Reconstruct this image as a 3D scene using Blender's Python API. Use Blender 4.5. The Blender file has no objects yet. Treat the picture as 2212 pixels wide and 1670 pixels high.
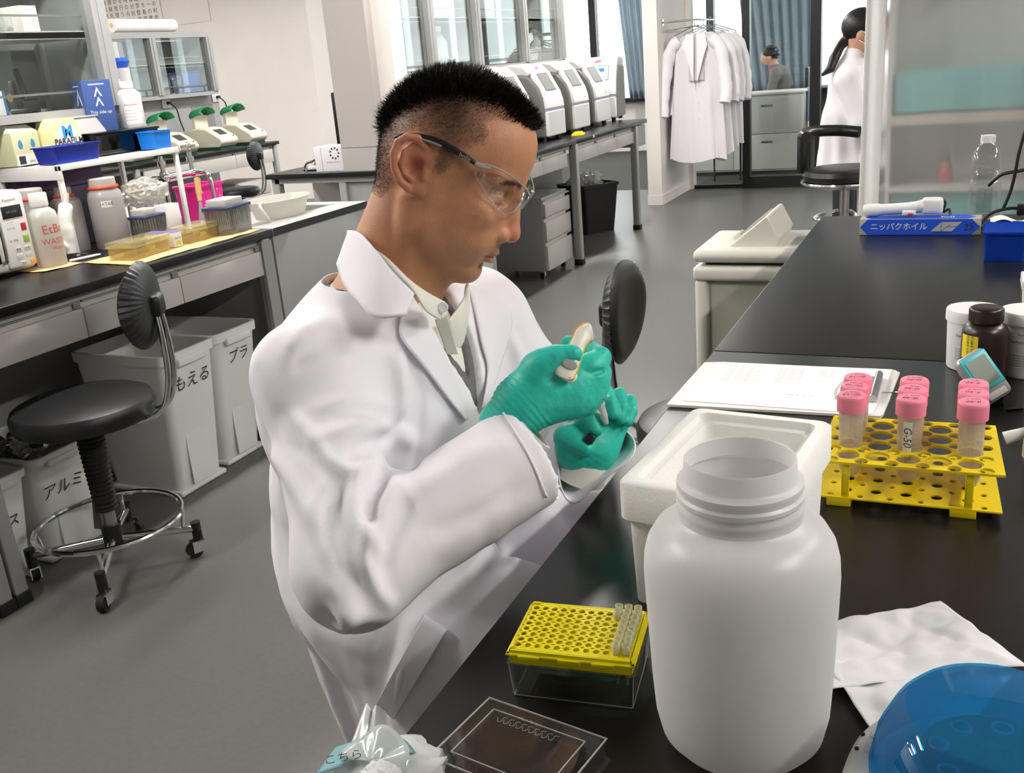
import bpy, bmesh, math, random
import numpy as np
from mathutils import Vector, Matrix, Euler, noise
from mathutils.bvhtree import BVHTree
random.seed(7)
RNG = np.random.default_rng(7)
C = bpy.context.scene.collection
SC = bpy.context.scene
PI = math.pi

# ---------------------------------------------------------------- camera
CAM_H = 1.40
FPX = 2111.45
PITCH, ROLL, YAW = math.radians(18.353), math.radians(-4.851), math.radians(25.721)
def cam_matrix():
    cy, sy = math.cos(YAW), math.sin(YAW)
    fwd = np.array([-sy, cy, 0.]); right = np.array([cy, sy, 0.]); up = np.array([0, 0, 1.])
    cp, sp = math.cos(PITCH), math.sin(PITCH)
    f2 = fwd*cp-up*sp; u2 = fwd*sp+up*cp
    cr, sr = math.cos(ROLL), math.sin(ROLL)
    return np.stack([right*cr+u2*sr, -right*sr+u2*cr, -f2], 1)
CM = cam_matrix()
cam_d = bpy.data.cameras.new('camera')
cam = bpy.data.objects.new('camera', cam_d); C.objects.link(cam)
cam_d.sensor_fit = 'HORIZONTAL'; cam_d.sensor_width = 36.0
cam_d.lens = FPX/2212*36.0
cam_d.clip_start = 0.05; cam_d.clip_end = 200
_m = Matrix([[*CM[0], 0], [*CM[1], 0], [*CM[2], CAM_H], [0, 0, 0, 1]])
cam.matrix_world = _m
SC.camera = cam
# ---------------------------------------------------------------- view, sky, lamps
SC.view_settings.view_transform = 'Standard'
try: SC.view_settings.look = 'None'
except Exception: pass
SC.view_settings.gamma = 1.0
SC.view_settings.use_curve_mapping = False
SC.view_settings.exposure = 0.28
SC.cycles.use_denoising = True
SC.cycles.max_bounces = 12
SC.cycles.transparent_max_bounces = 16
SC.cycles.transmission_bounces = 10
SC.cycles.diffuse_bounces = 5
SC.cycles.glossy_bounces = 5
SC.cycles.caustics_reflective = False
SC.cycles.caustics_refractive = False
SC.cycles.sample_clamp_indirect = 6.0
W = bpy.data.worlds.new('world'); SC.world = W; W.use_nodes = True
_bg = W.node_tree.nodes['Background']
_bg.inputs[0].default_value = (0.93, 0.97, 1.0, 1); _bg.inputs[1].default_value = 3.4
LAMP_POWER = 1.0

# ---------------------------------------------------------------- helpers
def lin(c):
    c = c/255.0
    return c/12.92 if c <= 0.04045 else ((c+0.055)/1.055)**2.4
def col(r, g, b): return (lin(r), lin(g), lin(b), 1.0)
MATS = {}
def mat(name, rgb=(200, 200, 200), rough=0.5, metal=0.0, trans=0.0, ior=1.45, spec=0.5, bump=0.0, bscale=40.0, mottle=0.0, mscale=8.0,
        sss=0.0, emit=None, estr=0.0, coat=0.0, sheen=0.0, alpha=1.0):
    if name in MATS: return MATS[name]
    m = bpy.data.materials.new(name); m.use_nodes = True; MATS[name] = m
    nt = m.node_tree; b = nt.nodes['Principled BSDF']
    I = b.inputs
    I['Base Color'].default_value = col(*rgb)
    I['Roughness'].default_value = rough; I['Metallic'].default_value = metal
    I['Transmission Weight'].default_value = trans; I['IOR'].default_value = ior
    I['Specular IOR Level'].default_value = spec
    I['Coat Weight'].default_value = coat; I['Alpha'].default_value = alpha
    if sheen: I['Sheen Weight'].default_value = sheen
    if sss:
        I['Subsurface Weight'].default_value = sss
        I['Subsurface Radius'].default_value = (0.012, 0.005, 0.003); I['Subsurface Scale'].default_value = 0.6
    if emit: I['Emission Color'].default_value = col(*emit); I['Emission Strength'].default_value = estr
    tc = None
    if bump or mottle:
        tc = nt.nodes.new('ShaderNodeTexCoord')
    if bump:
        n = nt.nodes.new('ShaderNodeTexNoise'); n.inputs['Scale'].default_value = bscale; n.inputs['Detail'].default_value = 3
        bp = nt.nodes.new('ShaderNodeBump'); bp.inputs['Strength'].default_value = bump; bp.inputs['Distance'].default_value = 0.002
        nt.links.new(tc.outputs['Object'], n.inputs['Vector']); nt.links.new(n.outputs['Fac'], bp.inputs['Height'])
        nt.links.new(bp.outputs['Normal'], I['Normal'])
    if mottle:
        n = nt.nodes.new('ShaderNodeTexNoise'); n.inputs['Scale'].default_value = mscale; n.inputs['Detail'].default_value = 4
        r = nt.nodes.new('ShaderNodeMix'); r.data_type = 'RGBA'; r.blend_type = 'MULTIPLY'
        r.inputs[0].default_value = 1.0
        mr = nt.nodes.new('ShaderNodeMapRange')
        mr.inputs[1].default_value = 0.3; mr.inputs[2].default_value = 0.7
        mr.inputs[3].default_value = 1-mottle; mr.inputs[4].default_value = 1.0
        nt.links.new(tc.outputs['Object'], n.inputs['Vector']); nt.links.new(n.outputs['Fac'], mr.inputs[0])
        r.inputs[6].default_value = col(*rgb); nt.links.new(mr.outputs[0], r.inputs[7])
        nt.links.new(r.outputs[2], I['Base Color'])
    return m
def mix_mat(name, build):
    if name in MATS: return MATS[name]
    m = bpy.data.materials.new(name); m.use_nodes = True; MATS[name] = m
    nt = m.node_tree; nt.nodes.clear()
    out = nt.nodes.new('ShaderNodeOutputMaterial')
    nt.links.new(build(nt), out.inputs['Surface'])
    return m
def _n(nt, t, **kw):
    n = nt.nodes.new(t)
    for k, v in kw.items(): n.inputs[k].default_value = v
    return n
def _mix(nt, fac, a, b):
    m = nt.nodes.new('ShaderNodeMixShader')
    if isinstance(fac, (int, float)): m.inputs[0].default_value = fac
    else: nt.links.new(fac, m.inputs[0])
    nt.links.new(a, m.inputs[1]); nt.links.new(b, m.inputs[2]); return m.outputs[0]
def clear_sheet(name, rgb=(250, 250, 250), refl=0.06, rough=0.03, haze=0.0, hazergb=(230, 230, 230)):
    """clear thin plastic or pane: see-through, with a glossy skin and a little haze"""
    def b(nt):
        t = _n(nt, 'ShaderNodeBsdfTransparent', Color=col(*rgb)); g = _n(nt, 'ShaderNodeBsdfGlossy', Roughness=rough)
        g.inputs['Color'].default_value = (1, 1, 1, 1)
        lw = _n(nt, 'ShaderNodeLayerWeight', Blend=.5)
        pw = nt.nodes.new('ShaderNodeMath'); pw.operation = 'POWER'; nt.links.new(lw.outputs['Facing'], pw.inputs[0]); pw.inputs[1].default_value = 4.0
        mm = nt.nodes.new('ShaderNodeMath'); mm.operation = 'MULTIPLY_ADD'; nt.links.new(pw.outputs[0], mm.inputs[0])
        mm.inputs[1].default_value = 0.8; mm.inputs[2].default_value = refl
        s = _mix(nt, mm.outputs[0], t.outputs[0], g.outputs[0])
        if haze:
            d = _n(nt, 'ShaderNodeBsdfDiffuse', Color=col(*hazergb)); tr = _n(nt, 'ShaderNodeBsdfTranslucent', Color=col(*hazergb))
            s = _mix(nt, haze, s, _mix(nt, 0.5, d.outputs[0], tr.outputs[0]))
        return s
    return mix_mat(name, b)
def milky(name, rgb=(238, 236, 232), transl=0.45, gloss=0.05, rough=0.25, clear=0.0):
    """translucent thin-walled plastic"""
    def b(nt):
        d = _n(nt, 'ShaderNodeBsdfDiffuse', Color=col(*rgb)); tr = _n(nt, 'ShaderNodeBsdfTranslucent', Color=col(*rgb))
        s = _mix(nt, transl, d.outputs[0], tr.outputs[0])
        if clear:
            t = _n(nt, 'ShaderNodeBsdfTransparent', Color=col(250, 250, 250)); s = _mix(nt, clear, s, t.outputs[0])
        g = _n(nt, 'ShaderNodeBsdfGlossy', Roughness=rough)
        return _mix(nt, gloss, s, g.outputs[0])
    return mix_mat(name, b)

def smooth_pts(pts, n=6, closed=False):
    P = [Vector(p) for p in pts]; out = []
    N = len(P)
    rng = range(N if closed else N-1)
    for i in rng:
        p0 = P[(i-1) % N] if closed or i > 0 else P[i]
        p1 = P[i]; p2 = P[(i+1) % N]
        p3 = P[(i+2) % N] if closed or i+2 < N else p2
        for k in range(n):
            t = k/n
            out.append(0.5*((2*p1)+(-p0+p2)*t+(2*p0-5*p1+4*p2-p3)*t*t+(-p0+3*p1-3*p2+p3)*t**3))
    if not closed: out.append(P[-1])
    return out
def rot_to(d):
    return Vector((0, 0, 1)).rotation_difference(Vector(d).normalized()).to_matrix().to_4x4()
def TR(loc=(0, 0, 0), rz=0, rx=0, ry=0): return Matrix.Translation(loc) @ Euler((rx, ry, rz)).to_matrix().to_4x4()

class MB:
    def __init__(s): s.v = []; s.f = []; s.m = []; s.sm = []
    def add(s, vs, fs, mi=0, M=None, smooth=True):
        o = len(s.v)
        if M is not None: vs = [M @ Vector(v) for v in vs]
        s.v.extend([tuple(v) for v in vs])
        for f in fs:
            s.f.append(tuple(i+o for i in f)); s.m.append(mi); s.sm.append(smooth)
        return s
    def box(s, c, size, mi=0, M=None):
        x, y, z = [a/2 for a in size]
        T = Matrix.Translation(c); T = M @ T if M is not None else T
        vs = [(i*x, j*y, k*z) for k in (-1, 1) for j in (-1, 1) for i in (-1, 1)]
        fs = [(0, 2, 3, 1), (4, 5, 7, 6), (0, 1, 5, 4), (2, 6, 7, 3), (0, 4, 6, 2), (1, 3, 7, 5)]
        return s.add(vs, fs, mi, T, False)
    def bx(s, x0, x1, y0, y1, z0, z1, mi=0, r=0, M=None):
        c = ((x0+x1)/2, (y0+y1)/2, (z0+z1)/2); sz = (abs(x1-x0), abs(y1-y0), abs(z1-z0))
        return s.rbox(c, sz, r, mi=mi, M=M) if r else s.box(c, sz, mi, M)
    def rbox(s, c, size, r=0.005, seg=3, mi=0, M=None):
        h = [max(a/2, 1e-5) for a in size]; r = min(r, min(h)*0.999)
        T = Matrix.Translation(c); T = M @ T if M is not None else T
        vs = []; rings = []
        qs = [(1, 1), (-1, 1), (-1, -1), (1, -1)]
        lats = [(-1, -PI/2+PI/2*k/seg) for k in range(seg+1)]+[(1, PI/2*k/seg) for k in range(seg+1)]
        for sgn, la in lats:
            ring = []
            pole = abs(abs(la)-PI/2) < 1e-6
            for q in range(4):
                for k in range(1 if pole else seg+1):
                    lo = PI/2*q+PI/2*k/seg
                    cl = 0 if pole else math.cos(la)
                    ring.append(len(vs))
                    vs.append((qs[q][0]*(h[0]-r)+r*cl*math.cos(lo), qs[q][1]*(h[1]-r)+r*cl*math.sin(lo), sgn*(h[2]-r)+r*math.sin(la)))
            rings.append(ring)
        fs = []
        fs.append(tuple(reversed(rings[0]))); fs.append(tuple(rings[-1]))
        for a, b in zip(rings[:-1], rings[1:]):
            if len(a) == len(b):
                n = len(a)
                for i in range(n): fs.append((a[i], a[(i+1) % n], b[(i+1) % n], b[i]))
            elif len(a) == 4:
                n = len(b); m = seg+1
                for q in range(4):
                    for k in range(seg): fs.append((a[q], b[q*m+k+1], b[q*m+k]))
                    fs.append((a[q], a[(q+1) % 4], b[((q+1)*m) % n], b[q*m+seg]))
            else:
                n = len(a); m = seg+1
                for q in range(4):
                    for k in range(seg): fs.append((a[q*m+k], a[q*m+k+1], b[q]))
                    fs.append((a[q*m+seg], a[((q+1)*m) % n], b[(q+1) % 4], b[q]))
        return s.add(vs, fs, mi, T, True)
    def cyl(s, p0, p1, r0, r1=None, n=16, mi=0, cap=True, M=None):
        r1 = r0 if r1 is None else r1
        p0 = Vector(p0); p1 = Vector(p1); R = rot_to(p1-p0); L = (p1-p0).length
        T = Matrix.Translation(p0) @ R; T = M @ T if M is not None else T
        vs = [(r0*math.cos(2*PI*i/n), r0*math.sin(2*PI*i/n), 0) for i in range(n)]+[(r1*math.cos(2*PI*i/n), r1*math.sin(2*PI*i/n), L) for i in range(n)]
        fs = [(i, (i+1) % n, n+(i+1) % n, n+i) for i in range(n)]
        if cap: fs += [tuple(range(n-1, -1, -1)), tuple(range(n, 2*n))]
        return s.add(vs, fs, mi, T)
    def lathe(s, prof, c=(0, 0, 0), n=32, mi=0, M=None, closed=False):
        T = Matrix.Translation(c); T = M @ T if M is not None else T
        vs = []; idx = []
        for r, z in prof:
            if r < 1e-6: idx.append([len(vs)]*n); vs.append((0, 0, z))
            else:
                idx.append(list(range(len(vs), len(vs)+n)))
                vs += [(r*math.cos(2*PI*i/n), r*math.sin(2*PI*i/n), z) for i in range(n)]
        fs = []
        pr = list(zip(idx[:-1], idx[1:]))
        if closed: pr.append((idx[-1], idx[0]))
        for a, b in pr:
            for i in range(n):
                q = [a[i], a[(i+1) % n], b[(i+1) % n], b[i]]
                u = []
                for k in q:
                    if k not in u: u.append(k)
                if len(u) >= 3: fs.append(tuple(u))
        return s.add(vs, fs, mi, T)
    def tube(s, pts, r, n=8, mi=0, closed=False, M=None, cap=True):
        P = [Vector(p) for p in pts]; N = len(P); vs = []
        rr = r if hasattr(r, '__len__') else [r]*N
        t0 = (P[1]-P[0]).normalized(); u = t0.orthogonal().normalized()
        for i in range(N):
            if closed: t = (P[(i+1) % N]-P[i-1]).normalized()
            else: t = (P[min(i+1, N-1)]-P[max(i-1, 0)]).normalized()
            u = (u-t*u.dot(t)); u = u.normalized() if u.length > 1e-6 else t.orthogonal().normalized()
            w = t.cross(u)
            vs += [P[i]+(u*math.cos(2*PI*k/n)+w*math.sin(2*PI*k/n))*rr[i] for k in range(n)]
        fs = []
        for i in range(N if closed else N-1):
            a = i*n; b = ((i+1) % N)*n
            fs += [(a+k, a+(k+1) % n, b+(k+1) % n, b+k) for k in range(n)]
        if cap and not closed: fs += [tuple(range(n-1, -1, -1)), tuple(range((N-1)*n, N*n))]
        return s.add(vs, fs, mi, M)
    def prism(s, poly, h, M=None, mi=0, smooth=False):
        """polygon in local xy pushed from z=0 to z=h"""
        n = len(poly)
        vs = [(x, y, 0) for x, y in poly]+[(x, y, h) for x, y in poly]
        fs = [tuple(range(n-1, -1, -1)), tuple(range(n, 2*n))]+[(i, (i+1) % n, n+(i+1) % n, n+i) for i in range(n)]
        return s.add(vs, fs, mi, M, smooth)
    def sphere(s, c, r, n=16, mi=0, M=None):
        if not hasattr(r, '__len__'): r = (r, r, r)
        m = n//2; prof = [(math.sin(PI*k/m), -math.cos(PI*k/m)) for k in range(m+1)]
        prof[0] = (0, -1); prof[-1] = (0, 1)
        T = Matrix.Translation(c) @ Matrix.Diagonal((*r, 1)); T = M @ T if M is not None else T
        return s.lathe(prof, n=n, mi=mi, M=T)
    def grid(s, fn, nu, nv, mi=0, closed_u=False, M=None, smooth=True):
        vs = [fn(i/(nu if closed_u else nu-1), j/(nv-1)) for j in range(nv) for i in range(nu)]
        fs = []
        for j in range(nv-1):
            for i in range(nu if closed_u else nu-1):
                fs.append((j*nu+i, j*nu+(i+1) % nu, (j+1)*nu+(i+1) % nu, (j+1)*nu+i))
        return s.add(vs, fs, mi, M, smooth)
    def mesh(s, name, mats=None, sharp=38):
        me = bpy.data.meshes.new(name); me.from_pydata(s.v, [], s.f)
        me.polygons.foreach_set('material_index', s.m); me.polygons.foreach_set('use_smooth', s.sm)
        for m in (mats if isinstance(mats, (list, tuple)) else [mats]):
            if m: me.materials.append(m)
        try: me.set_sharp_from_angle(angle=math.radians(sharp))
        except Exception: pass
        me.update(); return me
    def build(s, name, mats, parent=None, M=None, sharp=38):
        o = bpy.data.objects.new(name, s.mesh(name, mats, sharp)); C.objects.link(o)
        if parent is not None: o.parent = parent
        if M is not None: o.matrix_local = M
        return o
def tag(o, label=None, cat=None, group=None, kind=None):
    if label: o['label'] = label
    if cat: o['category'] = cat
    if group: o['group'] = group
    if kind: o['kind'] = kind
    return o
def thing(name, label, cat, loc=(0, 0, 0), rz=0, group=None):
    o = bpy.data.objects.new(name, None); C.objects.link(o); o.empty_display_size = 0.05
    o.location = loc; o.rotation_euler = (0, 0, rz)
    return tag(o, label, cat, group)
def struct(name, mb, m, parent=None):
    o = mb.build(name, m, parent)
    if parent is None: o['kind'] = 'structure'
    return o
def copy_tree(o, parent=None):
    c = o.copy(); C.objects.link(c)
    if parent is not None: c.parent = parent
    for ch in list(o.children): copy_tree(ch, c)
    return c
def dup(o, loc=None, rz=None, label=None, group=None):
    c = copy_tree(o)
    if loc is not None: c.location = loc
    if rz is not None: c.rotation_euler = (0, 0, rz)
    if label: c['label'] = label
    if group: c['group'] = group
    return c
def text_mesh(s, size, extrude=0.0, shear=0.0, align='CENTER', space=1.0, offset=0.0):
    cu = bpy.data.curves.new('lettering', 'FONT'); cu.body = s; cu.size = size; cu.extrude = extrude; cu.shear = shear
    cu.align_x = align; cu.align_y = 'CENTER'; cu.space_character = space; cu.offset = offset; cu.resolution_u = 3
    o = bpy.data.objects.new('lettering', cu); C.objects.link(o)
    dg = bpy.context.evaluated_depsgraph_get(); dg.update()
    me = bpy.data.meshes.new_from_object(o.evaluated_get(dg))
    bpy.data.objects.remove(o); bpy.data.curves.remove(cu)
    return me
def text(s, size, m, M, parent=None, name='lettering', **kw):
    """flat printed lettering; M places local xy (x = reading direction)"""
    me = text_mesh(s, size, **kw); me.materials.clear(); me.materials.append(m)
    me.transform(M)
    o = bpy.data.objects.new(name, me); C.objects.link(o)
    if parent is not None: o.parent = parent
    return o
def frame3(o, x, y):
    """matrix whose local x runs along x and local y along y, at o"""
    x = Vector(x).normalized(); y = Vector(y); y = (y-x*y.dot(x)).normalized(); z = x.cross(y)
    return Matrix(((x.x, y.x, z.x, o[0]), (x.y, y.y, z.y, o[1]), (x.z, y.z, z.z, o[2]), (0, 0, 0, 1)))
# ================================================================ MATERIALS
M_wall = mat('wall paint', (232, 226, 221), 0.7, mottle=0.03, mscale=3)
M_grey = mat('grey painted steel', (158, 158, 157), 0.45, mottle=0.04)
M_greyd = mat('darker grey steel', (128, 128, 127), 0.5)
M_draw = mat('pale grey drawer front', (196, 192, 186), 0.45, mottle=0.03)
M_top = mat("black bench top", (22, 21, 21), 0.29, bump=0.03, bscale=260, mottle=0.10, mscale=14, spec=0.42)
M_edge = mat('black bench edge', (34, 34, 35), 0.4)
M_black = mat('black plastic', (22, 22, 23), 0.4)
M_rubber = mat('black rubber', (20, 20, 20), 0.7)
M_leather = mat('black vinyl', (24, 24, 25), 0.36, bump=0.15, bscale=300)
M_chrome = mat('chrome', (225, 225, 225), 0.12, 1.0)
M_steel = mat('brushed steel', (170, 170, 168), 0.3, 1.0)
M_white = mat('white plastic', (232, 231, 228), 0.35)
M_ivory = mat('ivory plastic', (214, 207, 188), 0.4)
M_frame = mat('black window frame', (26, 26, 28), 0.35)
M_glass = clear_sheet('pane glass', (249, 252, 251), 0.035, 0.01)
M_floor = mat('dark vinyl floor', (96, 95, 93), 0.34, mottle=0.10, mscale=60, bump=0.05, bscale=180, spec=0.4)
M_carpet = mat('dark carpet', (70, 70, 66), 0.95, mottle=0.35, mscale=40)
HB = 0.862
def glass(name, mb, parent): return mb.build(name, M_glass, parent)
# ================================================================ ROOM
struct('floor', MB().bx(-13, 4.2, -3, 10.08, -0.1, 0), M_floor)
struct('floor_office', MB().bx(-8.5, 4.2, 10.08, 14.3, -0.1, 0.0), M_carpet)
M_ceil = mat('ceiling tile', (225, 223, 219), 0.8)
struct('ceiling', MB().bx(-13, 4.2, -3, 14.3, 2.75, 2.85), M_ceil)
struct('wall_left', MB().bx(-13.1, -13, -3, 10.1, 0, 2.75), M_wall)
M_wall2 = mat('greyed unseen wall paint', (168, 166, 162), .7)  # unseen walls greyed so they throw less fill light back
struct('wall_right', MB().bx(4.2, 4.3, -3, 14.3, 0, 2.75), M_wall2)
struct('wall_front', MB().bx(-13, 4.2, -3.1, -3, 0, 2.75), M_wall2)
struct('wall_back', MB().bx(-13, -7.02, 10.0, 10.12, 0, 2.75), M_wall)
struct('wall_return', MB().bx(-7.14, -7.02, 10.12, 14.3, 0, 2.75), M_wall)
# partition stub where the coats hang
struct('wall_partition', MB().bx(-2.75, -2.615, 9.03, 10.08, 0, 2.75), M_wall)
struct('baseboard_partition', MB().bx(-2.756, -2.609, 9.024, 10.08, 0, 0.09), M_wall)
# far window wall: low white sill wall, glazing, mullions
wf = MB()
wf.bx(-7.14, 4.2, 14.2, 14.3, 0, 0.72).bx(-7.14, 4.2, 14.2, 14.3, 2.6, 2.75)
struct('wall_window', wf, M_wall)
win = struct('window_1', MB().bx(-7.0, 4.2, 14.10, 14.24, 0.70, 0.76).bx(-7.0, 4.2, 14.2, 14.26, 2.55, 2.6), M_frame)
for x in (-6.9, -5.05, -3.35, -1.1, -0.2, 1.5, 3.2):
    MB().bx(x-0.05, x+0.05, 14.14, 14.26, 0.76, 2.6).build('mullion', M_frame, win)
glass('pane', MB().bx(-7.0, 4.2, 14.205, 14.215, 0.76, 2.55), win)
# glass partition with a sliding door
part = struct('window_2', MB().bx(-2.615, 4.2, 10.06, 10.14, 0, 0.035).bx(-2.615, 4.2, 10.06, 10.14, 2.62, 2.75)
              .bx(-2.072, -2.0, 10.05, 10.15, 0, 2.75).bx(-1.40, -1.335, 10.05, 10.15, 0, 2.75).bx(0.6, 0.67, 10.05, 10.15, 0, 2.75), M_frame)
MB().bx(-2.615, -2.57, 10.04, 10.16, 0, 2.75).build('trim', M_wall, part)
glass('pane', MB().bx(-2.57, -2.072, 10.095, 10.105, 0.035, 2.62), part)
glass('pane', MB().bx(0.67, 4.2, 10.095, 10.105, 0.035, 2.62), part)
door = struct('door_1', MB().bx(-2.06, -1.33, 10.01, 10.05, 0, 0.115).bx(-2.06, -1.33, 10.01, 10.05, 2.45, 2.6)
              .bx(-2.06, -1.99, 10.01, 10.05, 0.115, 2.45).bx(-1.425, -1.33, 10.01, 10.05, 0.115, 2.45), M_frame)
glass('pane', MB().bx(-1.99, -1.425, 10.026, 10.034, 0.115, 2.45), door)
# window curtains
M_curt = mat('blue grey curtain', (142, 160, 172), 0.9, mottle=0.08, mscale=5)
def drape(name, label, x0, x1, y, z0, z1, k, pinch=None):
    mb = MB()
    def f(u, v):
        a, b = (x0, x1)
        if pinch: w = pinch(1-v); a = x0+(x1-x0)*w[0]; b = x0+(x1-x0)*w[1]
        return (a+(b-a)*u, y+0.04*math.sin(u*k*2*PI+v), z0+(z1-z0)*v)
    mb.grid(f, 60, 14)
    o = mb.build(name, M_curt); md = o.modifiers.new('t', 'SOLIDIFY'); md.thickness = 0.004
    return tag(o, label, 'curtain')
drape('window_curtain', 'blue grey curtain gathered beside the window, left of the hanging coats', -4.6, -3.9, 13.9, 0.75, 2.6, 7,
      lambda t: (0.02+0.25*max(0, t-.2), 1.0))
drape('office_curtain', 'blue grey curtain in the office, behind the seated person', -2.95, -1.9, 13.9, 0.75, 2.6, 8, lambda t: (0.05+0.22*max(0, t-.35), 1.0))
# outdoors seen through the windows: a pale parapet and a distant tree line
ext = MB().bx(-14, 8, 22, 22.4, -0.5, 1.22)
tag(ext.build('parapet', mat('pale concrete', (206, 206, 202), 0.8, mottle=0.1, mscale=1)), 'pale concrete parapet outside the office windows', 'parapet')
rl = thing('roof_railing', 'grey metal railing standing on the roof outside the windows', 'railing', (-3, 21, 0))
M_rail = mat('grey railing', (165, 168, 170), 0.5)
for z in (0.62, 1.42): MB().bx(-11, 11, -0.03, 0.03, z, z+0.06).build('rail', M_rail, rl)
for i in range(23): MB().bx(-11+i-0.02, -11+i+0.02, -0.02, 0.02, 0, 1.45).build('post', M_rail, rl)
# ---------------------------------------------------------------- ceiling lamps
M_lamp = mat('lamp diffuser', (255, 255, 255), 0.5, emit=(255, 251, 246), estr=98.0*LAMP_POWER)
M_lampb = mat('lamp body', (230, 230, 230), 0.5)
first = None
LAMPS = [(x, y) for x in (-11.0, -8.2, -5.0, -2.45, 1.75) for y in (.6, 2.6, 5.0, 7.4)]+[(x, y) for x in (-4.4, -.2, 2.5) for y in (12.4,)]+[(-4.6, 9.3), (1.75, 9.3)]
for x, y in LAMPS:
    if first is None:
        first = thing('ceiling_lamp', 'long white ceiling lamp above the benches', 'lamp', (x, y, 2.75), 0, 'ceiling lamps')
        MB().bx(-0.09, 0.09, -0.66, 0.66, -0.06, 0).build('body', M_lampb, first)
        MB().bx(-0.055, 0.055, -0.63, 0.63, -0.085, -0.06, r=0.01).build('diffuser', M_lamp, first)
    else: dup(first, (x, y, 2.75))
# ================================================================ BENCHES
def bench_top(name, label, x0, x1, segs, ze=HB, th=0.03):
    t = thing(name, label, 'bench', ((x0+x1)/2, (segs[0][0]+segs[-1][1])/2, 0))
    ox, oy = t.location.x, t.location.y
    for a, b in segs:
        MB().bx(x0-ox, x1-ox, a-oy, b-oy, ze-th, ze, r=0.0025).build('bench_top', M_top, t)
    return t
def drawer(t, xf, y0, y1, z0, z1, sgn=1, key=False):
    """a drawer front facing +x (sgn 1) with a sunken grip rail along its top"""
    ox, oy = t.location.x, t.location.y
    mb = MB(); x = xf-ox
    mb.bx(x-0.02*sgn, x, y0-oy+0.002, y1-oy-0.002, z0, z1-0.026, r=0.002)
    mb.bx(x-0.02*sgn, x-0.012*sgn, y0-oy+0.002, y1-oy-0.002, z1-0.026, z1)
    d = mb.build('drawer', M_draw, t)
    h = MB().bx(x-0.012*sgn, x-0.001*sgn, y0-oy+0.004, y1-oy-0.03, z1-0.006, z1-0.002).bx(x-0.0115*sgn, x-0.003*sgn, y1-oy-0.03, y1-oy-0.004, z1-0.024, z1-0.002)
    h.build('handle', M_greyd, d)
def leg(t, x, y, w=0.05, d=0.035, z1=0.83):
    ox, oy = t.location.x, t.location.y
    l = MB().bx(x-w/2-ox, x+w/2-ox, y-d/2-oy, y+d/2-oy, 0.03, z1, r=0.006).build('leg', M_grey, t)
    MB().bx(x-w/2-0.004-ox, x+w/2+0.004-ox, y-d/2-0.004-oy, y+d/2+0.004-oy, 0, 0.04, r=0.004).build('rubber_foot', M_rubber, l)
def apron(t, x0, x1, y0, y1, z0=0.80, z1=0.832):
    ox, oy = t.location.x, t.location.y
    MB().bx(x0-ox, x0+0.03-ox, y0-oy, y1-oy, z0, z1).bx(x1-0.03-ox, x1-ox, y0-oy, y1-oy, z0, z1)\
        .bx(x0-ox, x1-ox, y0-oy, y0+0.03-oy, z0, z1).bx(x0-ox, x1-ox, y1-0.03-oy, y1-oy, z0, z1).build('apron', M_grey, t)
def back_panel(t, x, y0, y1, z0=0.06, z1=0.8):
    ox, oy = t.location.x, t.location.y
    MB().bx(x-0.02-ox, x+0.02-ox, y0-oy, y1-oy, z0, z1).build('back_panel', M_grey, t)
# near bench (two modules with a seam between)
t = bench_top('lab_bench', 'long black topped lab bench the seated man works at', -0.411, 1.15, [(-0.6, 1.7225), (1.7245, 3.19)])
for y0, y1 in ((-0.56, 1.70), (1.745, 3.15)):
    apron(t, -0.37, 1.11, y0, y1, 0.77)
    for x in (-0.33, 1.08):
        leg(t, x, y0+0.05); leg(t, x, y1-0.05)
back_panel(t, 0.36, -0.5, 3.1)
# left island with the sink unit
t = bench_top('island_bench', 'black topped island bench with grey drawers, carrying the microwave', -3.92, -2.44, [(0.2, 1.645), (1.647, 3.052)])
apron(t, -3.88, -2.475, 0.24, 1.63); apron(t, -3.88, -2.475, 1.66, 3.04)
back_panel(t, -3.18, 0.25, 3.03)
for y in (0.26, 1.62, 1.675, 3.02):
    for x in (-3.87, -2.475): leg(t, x, y, 0.045, 0.045)
for a, b in ((0.30, 0.72), (0.72, 1.16), (1.16, 1.59), (1.70, 2.115), (2.115, 2.543), (2.543, 2.99)): drawer(t, -2.46, a, b, 0.692, 0.812)
MB().bx(-2.47+3.18, -2.452+3.18, 2.99-1.626, 3.05-1.626, 0.05, 0.82).build('end_panel', M_grey, t)
s = thing('sink_unit', 'grey sink cabinet with dark top at the end of the island bench', 'sink', (-3.18, 3.39, 0))
sk = MB()
sk.bx(-0.74, 0.74, -0.335, 0.34, HB-0.03, HB-0.026)
sk.bx(0.62, 0.74, -0.335, 0.34, HB-0.03, HB, r=0.002).bx(-0.74, 0.02, -0.335, 0.34, HB-0.03, HB, r=0.002)
sk.bx(0.02, 0.62, -0.335, -0.27, HB-0.03, HB, r=0.002).bx(0.02, 0.62, 0.28, 0.34, HB-0.03, HB, r=0.002)
sk.build('counter', mat('grey steel counter', (176, 175, 172), .3), s)
MB().bx(0.7405, 0.7425, -0.335, 0.34, HB-0.03, HB-.001).bx(-.74, .7425, .3402, .342, HB-.03, HB-.001).build('edge_band', M_edge, s)
MB().bx(0.02, 0.04, -0.27, 0.28, HB-0.2, HB-0.002).bx(0.60, 0.62, -0.27, 0.28, HB-0.2, HB-0.002).bx(0.02, 0.62, -0.27, -0.25, HB-0.2, HB-0.002)\
    .bx(0.02, 0.62, 0.26, 0.28, HB-0.2, HB-0.002).bx(0.02, 0.62, -0.27, 0.28, HB-0.22, HB-0.2).build('basin', mat('sink grey', (120, 120, 118), 0.3), s)
MB().bx(0.715, 0.73, -0.33, 0.335, 0.06, HB-0.03, r=0.002).build('front_panel', M_grey, s)
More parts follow.
